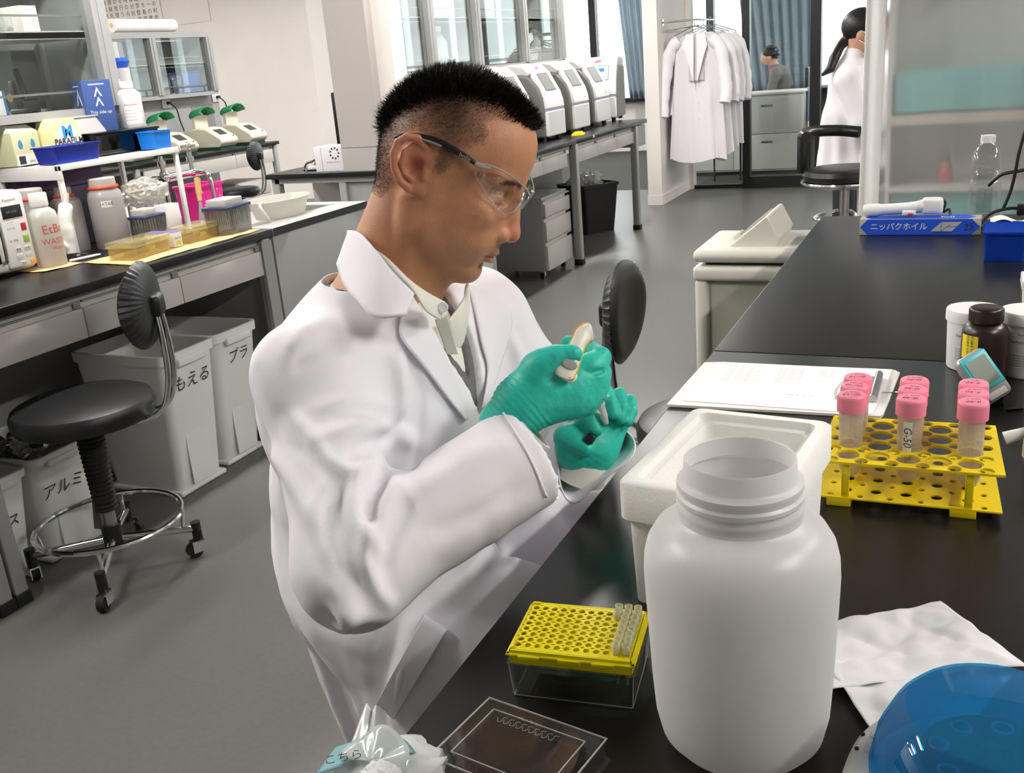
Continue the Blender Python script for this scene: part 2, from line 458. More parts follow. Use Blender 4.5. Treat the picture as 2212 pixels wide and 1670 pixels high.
MB().bx(-0.72, 0.715, -0.33, -0.31, 0.06, HB-0.03).bx(-0.72, 0.715, 0.315, 0.335, 0.06, HB-0.03).build('side_panel', M_grey, s)
MB().bx(-0.7, 0.70, -0.32, 0.32, 0, 0.07).build('plinth', M_black, s)
# instrument island (machines in a row)
t = bench_top('instrument_bench', 'black topped island bench with grey legs, carrying the row of white machines', -3.92, -2.44, [(4.915, 6.40), (6.402, 8.05)])
apron(t, -3.88, -2.475, 4.95, 6.38); apron(t, -3.88, -2.475, 6.42, 7.79)
back_panel(t, -3.18, 5.0, 7.9)
for y in (4.975, 6.395, 7.76):
    for x in (-3.88, -2.465): leg(t, x, y, 0.055, 0.05)
leg(t, -3.395, 4.975, 0.05, 0.04)
for a, b in ((4.98, 5.40), (5.40, 5.83), (5.83, 6.26), (6.44, 6.87), (6.87, 7.31), (7.31, 7.75)): drawer(t, -2.46, a, b, 0.70, 0.815)
MB().bx(-3.37+3.18, -2.50+3.18, 4.985-6.4825, 5.005-6.4825, 0.05, 0.80).build('end_panel', M_grey, t)
MB().bx(-3.86+3.18, -3.42+3.18, 5.3-6.4825, 5.32-6.4825, 0.05, 0.80).build('end_panel', M_draw, t)
MB().bx(-2.9+3.18, -2.455+3.18, 7.80-6.4825, 8.03-6.4825, 0.66, 0.82).build('end_box', M_grey, t)
# thermal cycler bench, second island row
t = bench_top('cycler_bench', 'black topped bench by the white wall, carrying the thermal cyclers', -7.4, -6.0, [(4.2, 6.0), (6.002, 7.81)])
apron(t, -7.36, -6.035, 4.25, 7.77)
back_panel(t, -6.75, 4.25, 7.75)
for y in (4.25, 5.98, 7.76):
    for x in (-7.36, -6.035): leg(t, x, y, 0.05, 0.045)
for a, b in ((4.8, 5.4), (6.05, 6.62), (6.62, 7.18), (7.18, 7.72)): drawer(t, -6.02, a, b, 0.68, 0.825)
# ---------------------------------------------------------------- overhead cabinets with glass doors
def cabinet(label, xf, y0, y1, z0, z1, bays, shelves, boards=(), depth=0.36, name='glass_cabinet'):
    t = thing(name, label, 'cabinet', (xf, y0, z0))
    L = y1-y0; Hh = z1-z0
    MB().bx(-depth, 0.0, 0, L, -0.03, 0.0).build('bottom_shelf', M_grey, t)
    MB().bx(-depth, 0.0, 0, L, Hh, Hh+0.05).build('top_panel', M_grey, t)
    for b in [0.03]+[x-y0 for x in bays]+[L-0.03]:
        MB().bx(-0.05, 0.012, b-0.035, b+0.035, 0, Hh).bx(0.012, 0.017, b-0.008, b+0.008, 0, Hh).build('post', M_grey, t)
        MB().bx(-depth-0.012, -depth+0.05, b-0.035, b+0.035, 0, Hh).build('post', M_grey, t)
        MB().bx(-depth+0.05, -0.05, b-0.008, b+0.008, 0, Hh).build('divider', M_greyd if b < L-0.05 else M_grey, t)
    edges = [0.065]+sum([[x-y0-0.035, x-y0+0.035] for x in bays], [])+[L-0.065]
    for a, b in zip(edges[0::2], edges[1::2]):
        for z in shelves:
            MB().bx(-depth+0.06, -0.05, a, b, z-z0-0.022, z-z0).bx(-0.06, -0.05, a, b, z-z0-0.024, z-z0+0.005).build('shelf', M_draw, t)
            MB().bx(-0.055, -0.047, a, b, z-z0+0.055, z-z0+0.062).build('guard_rail', M_greyd, t)
        MB().bx(-0.055, -0.047, a, b, 0.06, 0.068).build('guard_rail', M_greyd, t)
        m = (a+b)/2
        MB().bx(-0.018, -0.014, a, m+0.03, 0.005, Hh).build('door', M_glass, t)
        MB().bx(-0.030, -0.026, m-0.03, b, 0.005, Hh).build('door', M_glass, t)
    for a, b, za, zb in boards:
        MB().bx(-depth+0.005, -depth+0.02, a-y0, b-y0, za-z0, zb-z0).build('back_board', M_greyd, t)
    return t
cabL = cabinet('wall of glass fronted cabinets over the island bench with the microwave', -3.1, 1.2, 3.065, 1.36, 2.45, [2.13], [1.64, 2.0],
               [(1.3, 1.8, 1.36, 2.45), (2.80, 3.03, 1.37, 2.44)])
cabI = cabinet('glass fronted cabinets above the row of white machines', -3.1, 5.16, 7.98, 1.385, 2.45, [5.71, 6.38, 7.19], [1.70, 2.05], [(5.45, 5.68, 1.4, 2.44), (6.1, 6.36, 1.4, 2.44), (6.9, 7.15, 1.4, 2.44)])
cabC = cabinet('low glass fronted cabinets above the thermal cyclers', -6.6, 4.6, 7.78, 1.36, 1.845, [5.6, 6.52, 7.02], [1.62], [(5.9, 6.4, 1.37, 1.835), (6.66, 6.85, 1.37, 1.835), (7.42, 7.72, 1.37, 1.835)])
# service panels between bench and cabinets
def service_panel(label, xf, y0, y1, z0, z1, holes=(), outlets=()):
    t = thing('service_panel', label, 'panel', (xf, y0, 0))
    MB().bx(-0.1, 0, 0, y1-y0, z0, z1).build('panel', M_grey, t)
    for a, b, c, d in holes: MB().bx(-0.02, 0.003, a-y0, b-y0, c, d).build('recess', M_greyd, t)
    for y, z in outlets:
        o = MB().bx(0, 0.014, y-0.055-y0, y+0.055-y0, z-0.045, z+0.045, r=0.005).build('outlet', M_white, t)
        MB().bx(0.014, 0.045, y-0.005-y0, y+0.03-y0, z-0.012, z+0.012, r=0.004).build('plug', M_black, o)
        pts = smooth_pts([(0.04, y+0.02-y0, z-0.01), (0.07, y+0.05-y0, z-0.06), (0.05, y+0.09-y0, z-0.16), (0.08, y+0.10-y0, z-0.3)], 5)
        MB().tube(pts, 0.006, 6).build('plug_cord', M_black, o)
service_panel('grey service panel with outlets behind the thermal cyclers', -6.72, 4.6, 7.9, HB, 1.325, [(7.5, 7.8, 1.03, 1.24)], [(7.18, 1.29), (7.86, 1.30)])
service_panel('grey service panel with a white outlet behind the white machines', -3.2, 5.165, 7.98, HB, 1.35, [], [(5.5, 1.30)])
service_panel('pale grey service panel below the cabinets behind the blue box', -3.28, 1.2, 3.05, HB, 1.325)
col_m = mat('grey service column', (172, 166, 162), 0.5)
pl = struct('column_service', MB().bx(-3.365, -3.095, 4.95, 5.16, HB+0.135, 2.75).bx(-3.365, -3.095, 4.95, 5.16, HB, HB+0.132), col_m)
MB().bx(-3.095, -2.985, 5.02, 5.16, HB, 2.75).build('trim', M_wall, pl)
# ---------------------------------------------------------------- drawer pedestal on castors
p = thing('drawer_pedestal', 'grey three drawer pedestal on castors under the instrument bench', 'drawers', (-2.72, 6.13, 0))
MB().bx(-0.24, 0.20, -0.225, 0.225, 0.055, 0.54, r=0.003).build('body', M_grey, p)
for z0, z1 in ((0.06, 0.252), (0.256, 0.41), (0.414, 0.525)):
    d = MB().bx(0.20, 0.222, -0.222, 0.222, z0, z1-0.028, r=0.002).bx(0.20, 0.208, -0.222, 0.222, z1-0.03, z1).bx(0.208, 0.222, -0.222, 0.222, z1-0.006, z1, r=0.001).build('drawer', M_draw, p)
    MB().bx(0.207, 0.215, 0.17, 0.21, z1-0.026, z1-0.008).build('handle', M_black, d)
for x in (-0.2, 0.16):
    for y in (-0.19, 0.19):
        c = MB().cyl((x, y, 0.03), (x, y, 0.06), 0.012, n=10).bx(x-0.018, x-0.014, y-0.012, y+0.012, 0.02, 0.05).bx(x+0.014, x+0.018, y-0.012, y+0.012, 0.02, 0.05).build('caster', M_steel, p)
        MB().cyl((x-0.013, y, 0.021), (x+0.013, y, 0.021), 0.021, n=16).build('wheel', M_black, c)
# ---------------------------------------------------------------- bins
M_bin = milky('white bin plastic', (246, 246, 244), 0.15, 0.05, 0.3)
M_ink = mat('marker ink', (40, 40, 44), 0.6)
def tub(mb, bx, by, tx, ty, h, th=0.004, r=0.03, n=6, off=(0, 0)):
    """open tapered box with rounded corners: outer wall, rim and inner wall"""
    def ring(hx, hy, z, rr):
        o = []
        for q, (sx, sy) in enumerate(((1, 1), (-1, 1), (-1, -1), (1, -1))):
            for k in range(n):
                a = PI/2*q+PI/2*k/(n-1)
                o.append((sx*(hx-rr)+rr*math.cos(a), sy*(hy-rr)+rr*math.sin(a), z))
        return o
    R = [ring(bx, by, 0, r), ring(bx+(tx-bx)*0.93, by+(ty-by)*0.93, h*0.93, r), ring(tx+th*1.5, ty+th*1.5, h*0.935, r), ring(tx+th*1.8, ty+th*1.8, h, r),
         ring(tx-th, ty-th, h, r), ring(bx-th, by-th, th, r)]
    N = len(R[0]); vs = sum(R, []); fs = []
    for k in range(len(R)-1):
        for i in range(N): fs.append((k*N+i, k*N+(i+1) % N, (k+1)*N+(i+1) % N, (k+1)*N+i))
    fs += [tuple(range(N-1, -1, -1)), tuple(range(5*N, 6*N))]
    return mb.add(vs, fs)
def bin_(label, x, y, rz, bx, by, tx, ty, h, word, wz, wy=0.0, size=0.06, group=None):
    t = thing('waste_bin', label, 'bin', (x, y, 0), rz, group)
    tub(MB(), bx, by, tx, ty, h).build('body', M_bin, t)
    MB().bx(-bx-0.012, bx+0.012, -by-0.012, by+0.012, 0, 0.018, r=0.006).build('base_rim', M_bin, t)
    # grip moulded under the rim, faint panel line
    k = (tx-bx)/h
    g = MB().bx(tx-0.002, tx+0.016, -0.07, 0.07, h*0.90, h*0.955, r=0.006).build('grip', M_bin, t)
    fx = lambda z: bx+(tx-bx)*z/h+0.0025
    MB().bx(fx(h*0.35)-0.003, fx(h*0.35)+0.001, -by*0.55, by*0.55, h*0.06, h*0.62).build('raised_panel', M_bin, t)
    if word:
        sl = Vector((k, 0, 1)).normalized()
        M = frame3((fx(wz)+0.0025, wy, wz), (0, 1, 0), sl)
        text(word, size, M_ink, M, t, shear=0.15)
    return t
bin_('tall white bin marked in marker for burnable waste, open top', -2.69, 2.53, 0, 0.165, 0.11, 0.215, 0.13, 0.535, 'もえる', 0.415, 0.0, 0.062)
bin_('tall white bin marked in marker for plastic waste, under the bench end', -2.72, 2.81, 0, 0.165, 0.10, 0.225, 0.12, 0.53, 'プラ', 0.42, 0.0, 0.06)
b3 = bin_('low white bin heaped with crumpled foil and clear film', -2.745, 1.995, 0, 0.15, 0.095, 0.195, 0.115, 0.36, 'アルミ', 0.235, -0.02, 0.055)
b4 = bin_('low white bin holding brown glass bottles beside the bench leg', -2.76, 1.745, 0, 0.15, 0.095, 0.20, 0.115, 0.35, 'ガラス', 0.2, 0.0, 0.045)
# the foil crumple
def crumple(c, r, seed, n=3, amp=0.35):
    bm = bmesh.new(); bmesh.ops.create_icosphere(bm, subdivisions=n, radius=1)
    for v in bm.verts:
        p = v.co.copy()
        d = 1+amp*(abs(noise.noise(p*2.3+Vector((seed, 0, 0))))-0.2)+0.5*amp*(noise.noise(p*6+Vector((0, seed, 0))))
        v.co = Vector((p.x*r[0]*d+c[0], p.y*r[1]*d+c[1], p.z*r[2]*d+c[2]))
    vs = [tuple(v.co) for v in bm.verts]; fs = [tuple(v.index for v in f.verts) for f in bm.faces]; bm.free()
    return vs, fs
M_foil = mat('crumpled foil', (190, 190, 188), 0.22, 0.9)
M_film = milky('clear film crumple', (235, 235, 232), 0.5, 0.12, 0.1, 0.35)
mb = MB(); mf = MB()
for i in range(16):
    x = random.uniform(-0.15, 0.16); y = random.uniform(-0.09, 0.09); z = 0.335+random.uniform(-0.01, 0.04)
    vs, fs = crumple((x, y, z), (random.uniform(.035, .055), random.uniform(.03, .05), random.uniform(.03, .042)), i*3.1, 3, 0.7)
    (mb if i % 4 else mf).add(vs, fs, smooth=False)
tag(mb.build('foil_crumple', M_foil, b3), kind='stuff'); tag(mf.build('film_crumple', M_film, b3), kind='stuff')
M_amber = mat('amber glass', (52, 24, 10), 0.12, spec=0.6)
M_label = mat('paper label', (232, 230, 224), 0.6)
for i, (x, y, rx) in enumerate(((-2.66, 1.755, 0.25), (-2.78, 1.70, -0.3))):
    t = thing('amber_bottle', ['brown glass bottle standing in the low white bin, paper label', 'second brown glass bottle leaning in the low white bin'][i], 'bottle', (x, y, 0.165))
    t.rotation_euler = (rx*0.5, rx*0.4, 0)
    MB().lathe([(0, 0), (.036, 0), (.038, .004), (.038, .12), (.03, .145), (.015, .165), (.014, .20)], n=24).build('body', M_amber, t)
    MB().cyl((0, 0, .20), (0, 0, .222), .018, n=20).build('cap', M_black, t)
    MB().lathe([(.0385, .03), (.0388, .03), (.0388, .10), (.0385, .10)], n=24).build('label', M_label, t)
# black bin under the instrument bench
t = thing('black_bin', 'square black waste bin with a clear bag, under the instrument bench', 'bin', (-2.86, 7.70, 0), math.atan2(0.30, 0.19)-PI/2)
tub(MB(), .15, .15, .185, .185, .40).build('body', mat('black bin', (24, 24, 24), 0.6), t)
mb = MB()
for i in range(7):
    vs, fs = crumple((random.uniform(-.09, .09), random.uniform(-.09, .09), .40+random.uniform(-.01, .03)), (.07, .07, .05), 20+i, 3, 0.8); mb.add(vs, fs, smooth=False)
mb.build('bin_liner', M_film, t)
# ---------------------------------------------------------------- stools
def caster(t, x, y, a, r=0.025):
    M = Matrix.Translation((x, y, 0)) @ Matrix.Rotation(a, 4, 'Z')
    c = MB().cyl((0, 0, 2*r-0.004), (0, 0, 2*r+0.03), 0.008, n=10, M=M).bx(-0.026, 0.014, -0.016, -0.012, r*0.7, 2*r+0.006, M=M).bx(-0.026, 0.014, 0.012, 0.016, r*0.7, 2*r+0.006, M=M)\
        .bx(-0.012, 0.014, -0.016, 0.016, 2*r, 2*r+0.006, M=M).build('caster', M_chrome, t)
    MB().cyl((-0.018, -0.011, r), (-0.018, 0.011, r), r, n=20, M=M).build('wheel', M_rubber, c)
def stool(label, x, y, rz, seat_z=0.55, ring=True, back=True, group=None, base=True, la=PI/4+.12):
    t = thing('lab_stool', label, 'stool', (x, y, 0), rz, group)
    S = 0.205
    prof = [(0, seat_z+0.012), (S*0.5, seat_z+0.006), (S*0.85, seat_z-0.002), (S*0.96, seat_z-0.012), (S, seat_z-0.028), (S*0.995, seat_z-0.055), (S*0.97, seat_z-0.065), (S*0.6, seat_z-0.068), (0, seat_z-0.068)]
    MB().lathe(prof, n=56).build('seat', M_leather, t)
    MB().cyl((0, 0, seat_z-0.095), (0, 0, seat_z-0.066), 0.075, n=24).bx(-0.03, 0.15, -0.04, 0.04, seat_z-0.085, seat_z-0.068).build('seat_plate', M_black, t)
    # bellows
    pr = []; zt = seat_z-0.09; zb = 0.20
    n = 19
    for i in range(n):
        z = zt+(zb-zt)*i/n; rr = 0.036-0.008*i/n
        pr += [(rr, z), (rr+0.006, z-(zt-zb)/n*0.3), (rr+0.006, z-(zt-zb)/n*0.5), (rr, z-(zt-zb)/n*0.8)]
    MB().lathe([(0, zt)]+pr+[(0, zb)], n=24).build('bellows', M_rubber, t)
    MB().cyl((0, 0, 0.14), (0, 0, 0.21), 0.021, n=20).build('post', M_steel, t)
    MB().cyl((0, 0, 0.075), (0, 0, 0.155), 0.030, n=24).build('hub', M_black, t)
    for k in range(4):
        a = la+k*PI/2; ca, sa = math.cos(a), math.sin(a)
        l = MB().cyl((0.02*ca, 0.02*sa, 0.105), (0.255*ca, 0.255*sa, 0.092), 0.0125, n=12).build('leg', M_chrome, t)
        MB().cyl((0.245*ca, 0.245*sa, 0.115), (0.245*ca, 0.245*sa, 0.055), 0.0155, n=12).build('end_cap', M_black, l)
        caster(t, 0.245*ca, 0.245*sa, a+0.8*k+0.5)
    if ring:
        rp = [(0.215*math.cos(2*PI*i/48), 0.215*math.sin(2*PI*i/48), 0.165) for i in range(48)]
        rg = MB().tube(rp, 0.0085, 8, closed=True)
        for k in range(4):
            a = la+k*PI/2; ca, sa = math.cos(a), math.sin(a)
            rg.cyl((0.215*ca, 0.215*sa, 0.165), (0.205*ca, 0.205*sa, 0.095), 0.006, n=8)
        rg.build('foot_ring', M_chrome, t)
    if back:
        for sy in (-1, 1):
            pts = smooth_pts([(0.06, sy*0.05, seat_z-0.075), (0.16, sy*0.045, seat_z-0.077), (0.235, sy*0.04, seat_z-0.05), (0.268, sy*0.034, seat_z+0.03), (0.275, sy*0.028, seat_z+0.14), (0.268, sy*0.022, seat_z+0.26)], 8)
            MB().tube(pts, 0.0085, 10).build('back_bar', M_chrome, t)
        MB().rbox((0.262, 0, seat_z+0.255), (0.05, 0.075, 0.065), 0.015).build('back_bracket', M_black, t)
        # padded back: a bowed oval cushion, pleated behind
        cz = seat_z+0.265
        def pad(u, v, side):
            a = 2*PI*u; rr = v
            y = 0.175*rr*math.cos(a); z = 0.118*rr*math.sin(a)*(1.0 if math.sin(a) > 0 else 1.12)
            bow = -0.9*y*y-0.10*(z/0.118)**2*0.12
            ed = math.sqrt(max(0, 1-rr**4))
            pleat = 0.003*math.sin(a*40)*max(0, rr-0.45)*1.6 if side > 0 else 0
            return (0.245+bow+(0.022*ed if side > 0 else -0.026*ed)+pleat, y, cz+z)
        mb = MB(); mb.grid(lambda u, v: pad(u, v*0.999+0.001, -1), 120, 9, closed_u=True); mb.grid(lambda u, v: pad(u, 1-v*0.999, 1), 120, 9, closed_u=True)
        mb.build('backrest', M_leather, t)
    return t
stool('black stool with chrome foot ring, in front of the white bins', -2.335, 1.93, 0.5, 0.565, la=math.radians(37)-.5)
stool('black stool with a bowed back beyond the seated man, beside the bench', -0.525, 2.25, math.radians(184), 0.535)
stool('black stool the man in goggles sits on, mostly hidden by his coat', -0.80, 1.26, math.radians(170), 0.625, back=False)
# ================================================================ THINGS ON THE LEFT ISLAND
Z0 = HB
# microwave: front faces +x
t = thing('microwave_oven', 'white microwave oven with a dark door and button panel on the island bench', 'microwave', (-2.835, 2.305, Z0))
MB().bx(-0.37, 0, -0.47, 0, 0.012, 0.272, r=0.022).build('body', M_white, t)
MB().bx(-0.012, 0.012, -0.462, -0.128, 0.02, 0.262, r=0.014).build('door', M_white, t)
MB().bx(0.010, 0.0145, -0.44, -0.15, 0.05, 0.235, r=0.002).build('door_window', mat('dark glass', (14, 14, 16), 0.1), t)
MB().tube(smooth_pts([(0.012, -0.142, 0.05), (0.03, -0.142, 0.07), (0.03, -0.142, 0.21), (0.012, -0.142, 0.235)], 5), 0.006, 8).build('door_handle', M_steel, t)
MB().bx(-0.01, 0.008, -0.120, -0.012, 0.022, 0.26, r=0.01).build('control_panel', M_white, t)
MB().bx(0.007, 0.0095, -0.105, -0.03, 0.185, 0.225, r=0.001).build('display', M_black, t)
FX = lambda y, z, x=0.0086: frame3((x, y, z), (0, 1, 0), (0, 0, 1))
text('Panasonic', 0.013, M_ink, FX(-0.068, 0.243), t)
text('AM 10:30', 0.010, mat('display digits', (120, 150, 120), 0.5), FX(-0.07, 0.205, 0.0098), t)
for (y, z, w, h, c) in ((-0.036, 0.152, .02, .024, (178, 40, 44)), (-0.036, 0.112, .022, .024, (140, 172, 70)), (-0.030, 0.035, .02, .016, (226, 164, 70))):
    MB().bx(0.007, 0.0092, y-w/2, y+w/2, z-h/2, z+h/2, r=0.001).build('button', mat('button %d' % c[0], c, 0.4), t)
M_btn = mat('button outline', (205, 204, 200), 0.4)
for (y, z) in ((-0.075, 0.082), (-0.04, 0.082), (-0.075, 0.06), (-0.04, 0.06), (-0.066, 0.035)):
    MB().bx(0.007, 0.0088, y-0.012, y+0.012, z-0.008, z+0.008, r=0.0008).build('button', M_btn, t)
for s_, y, z in (('解凍', -0.075, 0.082), ('牛乳', -0.04, 0.082), ('取消', -0.066, 0.035), ('あたため', -0.085, 0.152), ('弱・解凍', -0.085, 0.112), ('レンジ', -0.085, 0.172)):
    text(s_, 0.008, M_ink, FX(y, z, 0.0094), t)
# small white scanner and cable above
t = thing('desktop_device', 'white desktop device with a ledge standing on the microwave', 'device', (-2.98, 2.17, Z0+0.272))
MB().bx(-0.10, 0.10, -0.14, 0.09, 0, 0.06, r=0.01).bx(-0.10, 0.04, -0.12, 0.07, 0.055, 0.14, r=0.012).build('body', M_white, t)
MB().cyl((0.04, -0.02, 0.10), (0.046, -0.02, 0.10), 0.012, n=20).build('knob', M_black, t)
MB().tube(smooth_pts([(-0.02, -0.05, 0.15), (0.02, -0.01, 0.20), (0.05, 0.05, 0.13), (0.07, 0.11, 0.02)], 8), 0.0035, 6).build('cord', M_black, t)
MB().cyl((0.047, 0.045, 0.135), (0.066, 0.088, 0.062), 0.009, n=12).build('ferrite', M_black, t)
# waste bottle with red writing
M_pe = milky('natural polyethylene', (222, 220, 212), 0.4, 0.06, 0.28, 0.12)
M_pegrey = milky('smoky polyethylene', (196, 192, 190), 0.4, 0.06, 0.3, 0.14)
M_red = mat('red marker', (206, 84, 70), 0.6)
M_cap = mat('white cap', (226, 224, 218), 0.45)
M_ring = mat('orange red ring', (214, 76, 44), 0.45)
def bottle(name, label, x, y, z, prof, body, cap_r, cap_z0, cap_z1, capm=None, group=None, n=36):
    t = thing(name, label, 'bottle', (x, y, z), 0, group)
    inner = [(max(r-0.0022, 0), zz+0.0015) for r, zz in reversed(prof)]
    MB().lathe(prof, n=n).build('body', body, t)
    c = []
    c = MB().lathe([(0, cap_z0), (cap_r, cap_z0), (cap_r*1.02, cap_z0+0.004), (cap_r, cap_z1-0.003), (cap_r*0.93, cap_z1), (0, cap_z1)], n=n)
    c.build('cap', capm or M_cap, t)
    return t
def wrap_text(s, size, m, parent, R, z, a0, **kw):
    """lettering bent round an upright cylinder"""
    me = text_mesh(s, size, **kw); me.materials.clear(); me.materials.append(m)
    for v in me.vertices:
        a = a0+v.co.x/R; zz = v.co.y
        v.co = Vector(((R+0.0006)*math.cos(a), (R+0.0006)*math.sin(a), z+zz))
    o = bpy.data.objects.new('lettering', me); C.objects.link(o); o.parent = parent; return o
def wrap_label(parent, R, z0, z1, a0, a1, m, name='label', n=16):
    mb = MB(); mb.grid(lambda u, v: ((R+0.0004)*math.cos(a0+(a1-a0)*u), (R+0.0004)*math.sin(a0+(a1-a0)*u), z0+(z1-z0)*v), n, 2)
    return mb.build(name, m, parent)
t = bottle('waste_bottle', 'cloudy white bottle with red handwriting beside the microwave', -2.835, 2.355, Z0,
           [(0, 0), (.046, 0), (.048, .004), (.049, .16), (.044, .185), (.027, .20), (.026, .215)], M_pe, .029, .205, .248)
wrap_text('EtBr', 0.042, M_red, t, 0.0495, 0.128, -0.15); wrap_text('WASTE', 0.028, M_red, t, 0.0495, 0.088, -0.15); wrap_text('Waste', 0.016, M_red, t, 0.0495, 0.066, -0.05)
# white shelf rack
r = thing('shelf_rack', 'white metal shelf rack standing on the island bench', 'rack', (-3.05, 2.81, Z0))
MB().bx(-0.16, 0.16, -0.30, 0.30, 0.306, 0.318).bx(0.145, 0.162, -0.302, 0.302, 0.300, 0.322, r=0.002).bx(-0.162, 0.162, -0.302, -0.288, 0.27, 0.32, r=0.002).build('shelf', M_white, r)
for x in (-0.15, 0.15):
    for y in (-0.29, 0.29): MB().bx(x-0.008, x+0.008, y-0.009, y+0.009, 0, 0.306, r=0.002).build('leg', M_white, r)
MB().bx(-0.155, -0.145, -0.29, 0.29, 0.1, 0.112).build('rail', M_white, r)
ZR = Z0+0.3225
# dark blue tray with pink label
t = thing('blue_tray', 'dark blue plastic tray with a pink sticker, at the front of the white rack', 'tray', (-2.955, 2.625, ZR))
tub(MB(), .05, .095, .058, .103, .060, .003, .01).build('tray', mat('dark blue plastic', (22, 44, 150), 0.35), t)
MB().bx(0.0565, 0.058, -0.005, 0.035, 0.045, 0.055, M=TR(ry=-0.1)).build('sticker', mat('pink sticker', (226, 150, 200), 0.6), t)
# sealing film box, rounded front
t = thing('film_box', 'pale yellow film dispenser box with blue M and lettering behind the blue tray', 'box', (-3.08, 2.71, ZR))
poly = [(-.062, 0), (.062, 0), (.062, .09), (.045, .14), (.034, .150), (-.034, .150), (-.045, .14), (-.062, .09)]
MB().prism(poly, 0.10, frame3((-0.05, 0, 0), (0, 1, 0), (0, 0, 1))).build('box', mat('pale yellow card', (226, 224, 170), 0.6), t)
XF = 0.0507
o = []
mb = MB(); mb.prism([(.05*math.cos(2*PI*i/32), .043*math.sin(2*PI*i/32)+.084) for i in range(32)], 0.0008, frame3((XF-.0006, 0, 0), (0, 1, 0), (0, 0, 1))); mb.build('emblem_disc', M_label, t)
text('M', 0.060, mat('sky blue print', (40, 150, 205), 0.5), frame3((XF+.0006, 0, .098), (0, 1, 0), (0, 0, 1)), t, offset=0.003)
text('PARAFILM', 0.030, M_ink, frame3((XF+.001, 0, .068), (0, 1, 0), (0, 0, 1)), t, offset=0.0006)
# carton with folded top
t = thing('carton', 'pale green carton printed with blue drops, left on the white rack', 'box', (-3.16, 2.565, ZR))
t.rotation_euler = (0, 0, 0.12)
mb = MB(); mb.bx(-.07, .07, -.065, .065, 0, .115, r=0.002)
mb.build('box', mat('pale green card', (196, 196, 158), 0.6), t)
MB().add([(-.07, -.065, .115), (.07, -.065, .115), (.07, .065, .115), (-.07, .065, .115), (-.03, -.05, .145), (.03, -.05, .145), (.03, .05, .145), (-.03, .05, .145)],
         [(0, 1, 5, 4), (1, 2, 6, 5), (2, 3, 7, 6), (3, 0, 4, 7), (4, 5, 6, 7)], smooth=False).build('folded_top', mat('pale card', (208, 205, 186), 0.6), t)
MB().bx(.0702, .0708, -.06, .06, .002, .04).build('label', M_label, t)
M_dblue = mat('blue print', (60, 130, 170), 0.5)
for y in (-.03, .03):
    MB().prism([(.010*math.cos(a)*(1-.35*math.sin(a)), .016*math.sin(a)) for a in [2*PI*i/16 for i in range(16)]], .0006, frame3((.0703, y, .075), (0, 1, 0), (0, 0, 1))).build('print', M_dblue, t)
MB().bx(.0704, .0714, -.05, -.02, .006, .034).build('print', M_ink, t)
text('OWL 100', .012, M_ink, frame3((.0715, .022, .012), (0, 1, 0), (0, 0, 1)), t)
t2 = thing('dark_clip', 'dark blue clip lying on top of the pale green carton', 'clip', (-3.14, 2.66, ZR+0.146)); 
MB().rbox((0, 0, .006), (.05, .12, .012), .005).rbox((.01, .01, .014), (.03, .04, .01), .004).build('body', mat('navy plastic', (30, 36, 60), 0.4), t2)
# smoky box on the rack and the white cover on it
t = thing('smoky_box', 'smoky transparent storage box along the back of the white rack', 'box', (-3.10, 2.98, ZR))
M_smoke = clear_sheet('smoky acrylic', (92, 88, 90), 0.06, 0.05)
tub(MB(), .09, .165, .092, .168, .078, .003, .008).build('box', M_smoke, t)
MB().bx(-.094, .094, -.17, .17, .078, .084, r=0.002).build('lid', M_smoke, t)
MB().bx(-.06, .05, -.13, 0, .006, .05, r=.004).build('contents', mat('dull mauve', (92, 70, 72), 0.7), t)
MB().bx(.093, .0945, .06, .075, .055, .06).build('sticker', M_white, t)
t = thing('white_cover', 'milky domed plastic cover standing on the smoky box', 'cover', (-3.12, 2.835, ZR+0.085))
mb = MB(); tub(mb, .062, .10, .045, .075, .062, .002, .02); mb.bx(-.05, .05, -.082, .082, .058, .064, r=.003)
mb.build('cover', milky('milky cover', (226, 224, 222), 0.4, 0.08, 0.2), t)
# blue carton with arrows
t = thing('blue_carton', 'tall blue carton with white double arrows on the white rack', 'box', (-3.115, 2.945, ZR+0.085))
t.rotation_euler = (0, 0, -0.42)
M_bluec = mat('blue card', (58, 84, 142), 0.55)
MB().bx(-.055, .055, -.055, .055, 0, .19, r=.001).build('box', M_bluec, t)
M_wp = mat('white print', (228, 230, 234), 0.55)
def chevron(M, w, h, th):
    return MB().prism([(-w, 0), (0, h), (w, 0), (w-th, 0), (0, h-th*2), (-w+th, 0)], 0.0006, M)
for zc, w, h in ((.10, .030, .062), (.045, .018, .04)):
    chevron(frame3((0, -.0551, zc), (1, 0, 0), (0, 0, 1)), w, h, .009).build('print', M_wp, t)
for zc in (.13, .095):
    chevron(frame3((.0551, 0, zc), (0, 1, 0), (0, 0, 1)), .016, .035, .006).build('print', M_wp, t)
text('This side up', .017, M_wp, frame3((.0557, 0, .072), (0, 1, 0), (0, 0, 1)), t)
MB().bx(.0551, .0556, -.03, .03, .173, .177).bx(-.04, .02, -.0556, -.0551, .17, .174).build('print', M_wp, t)
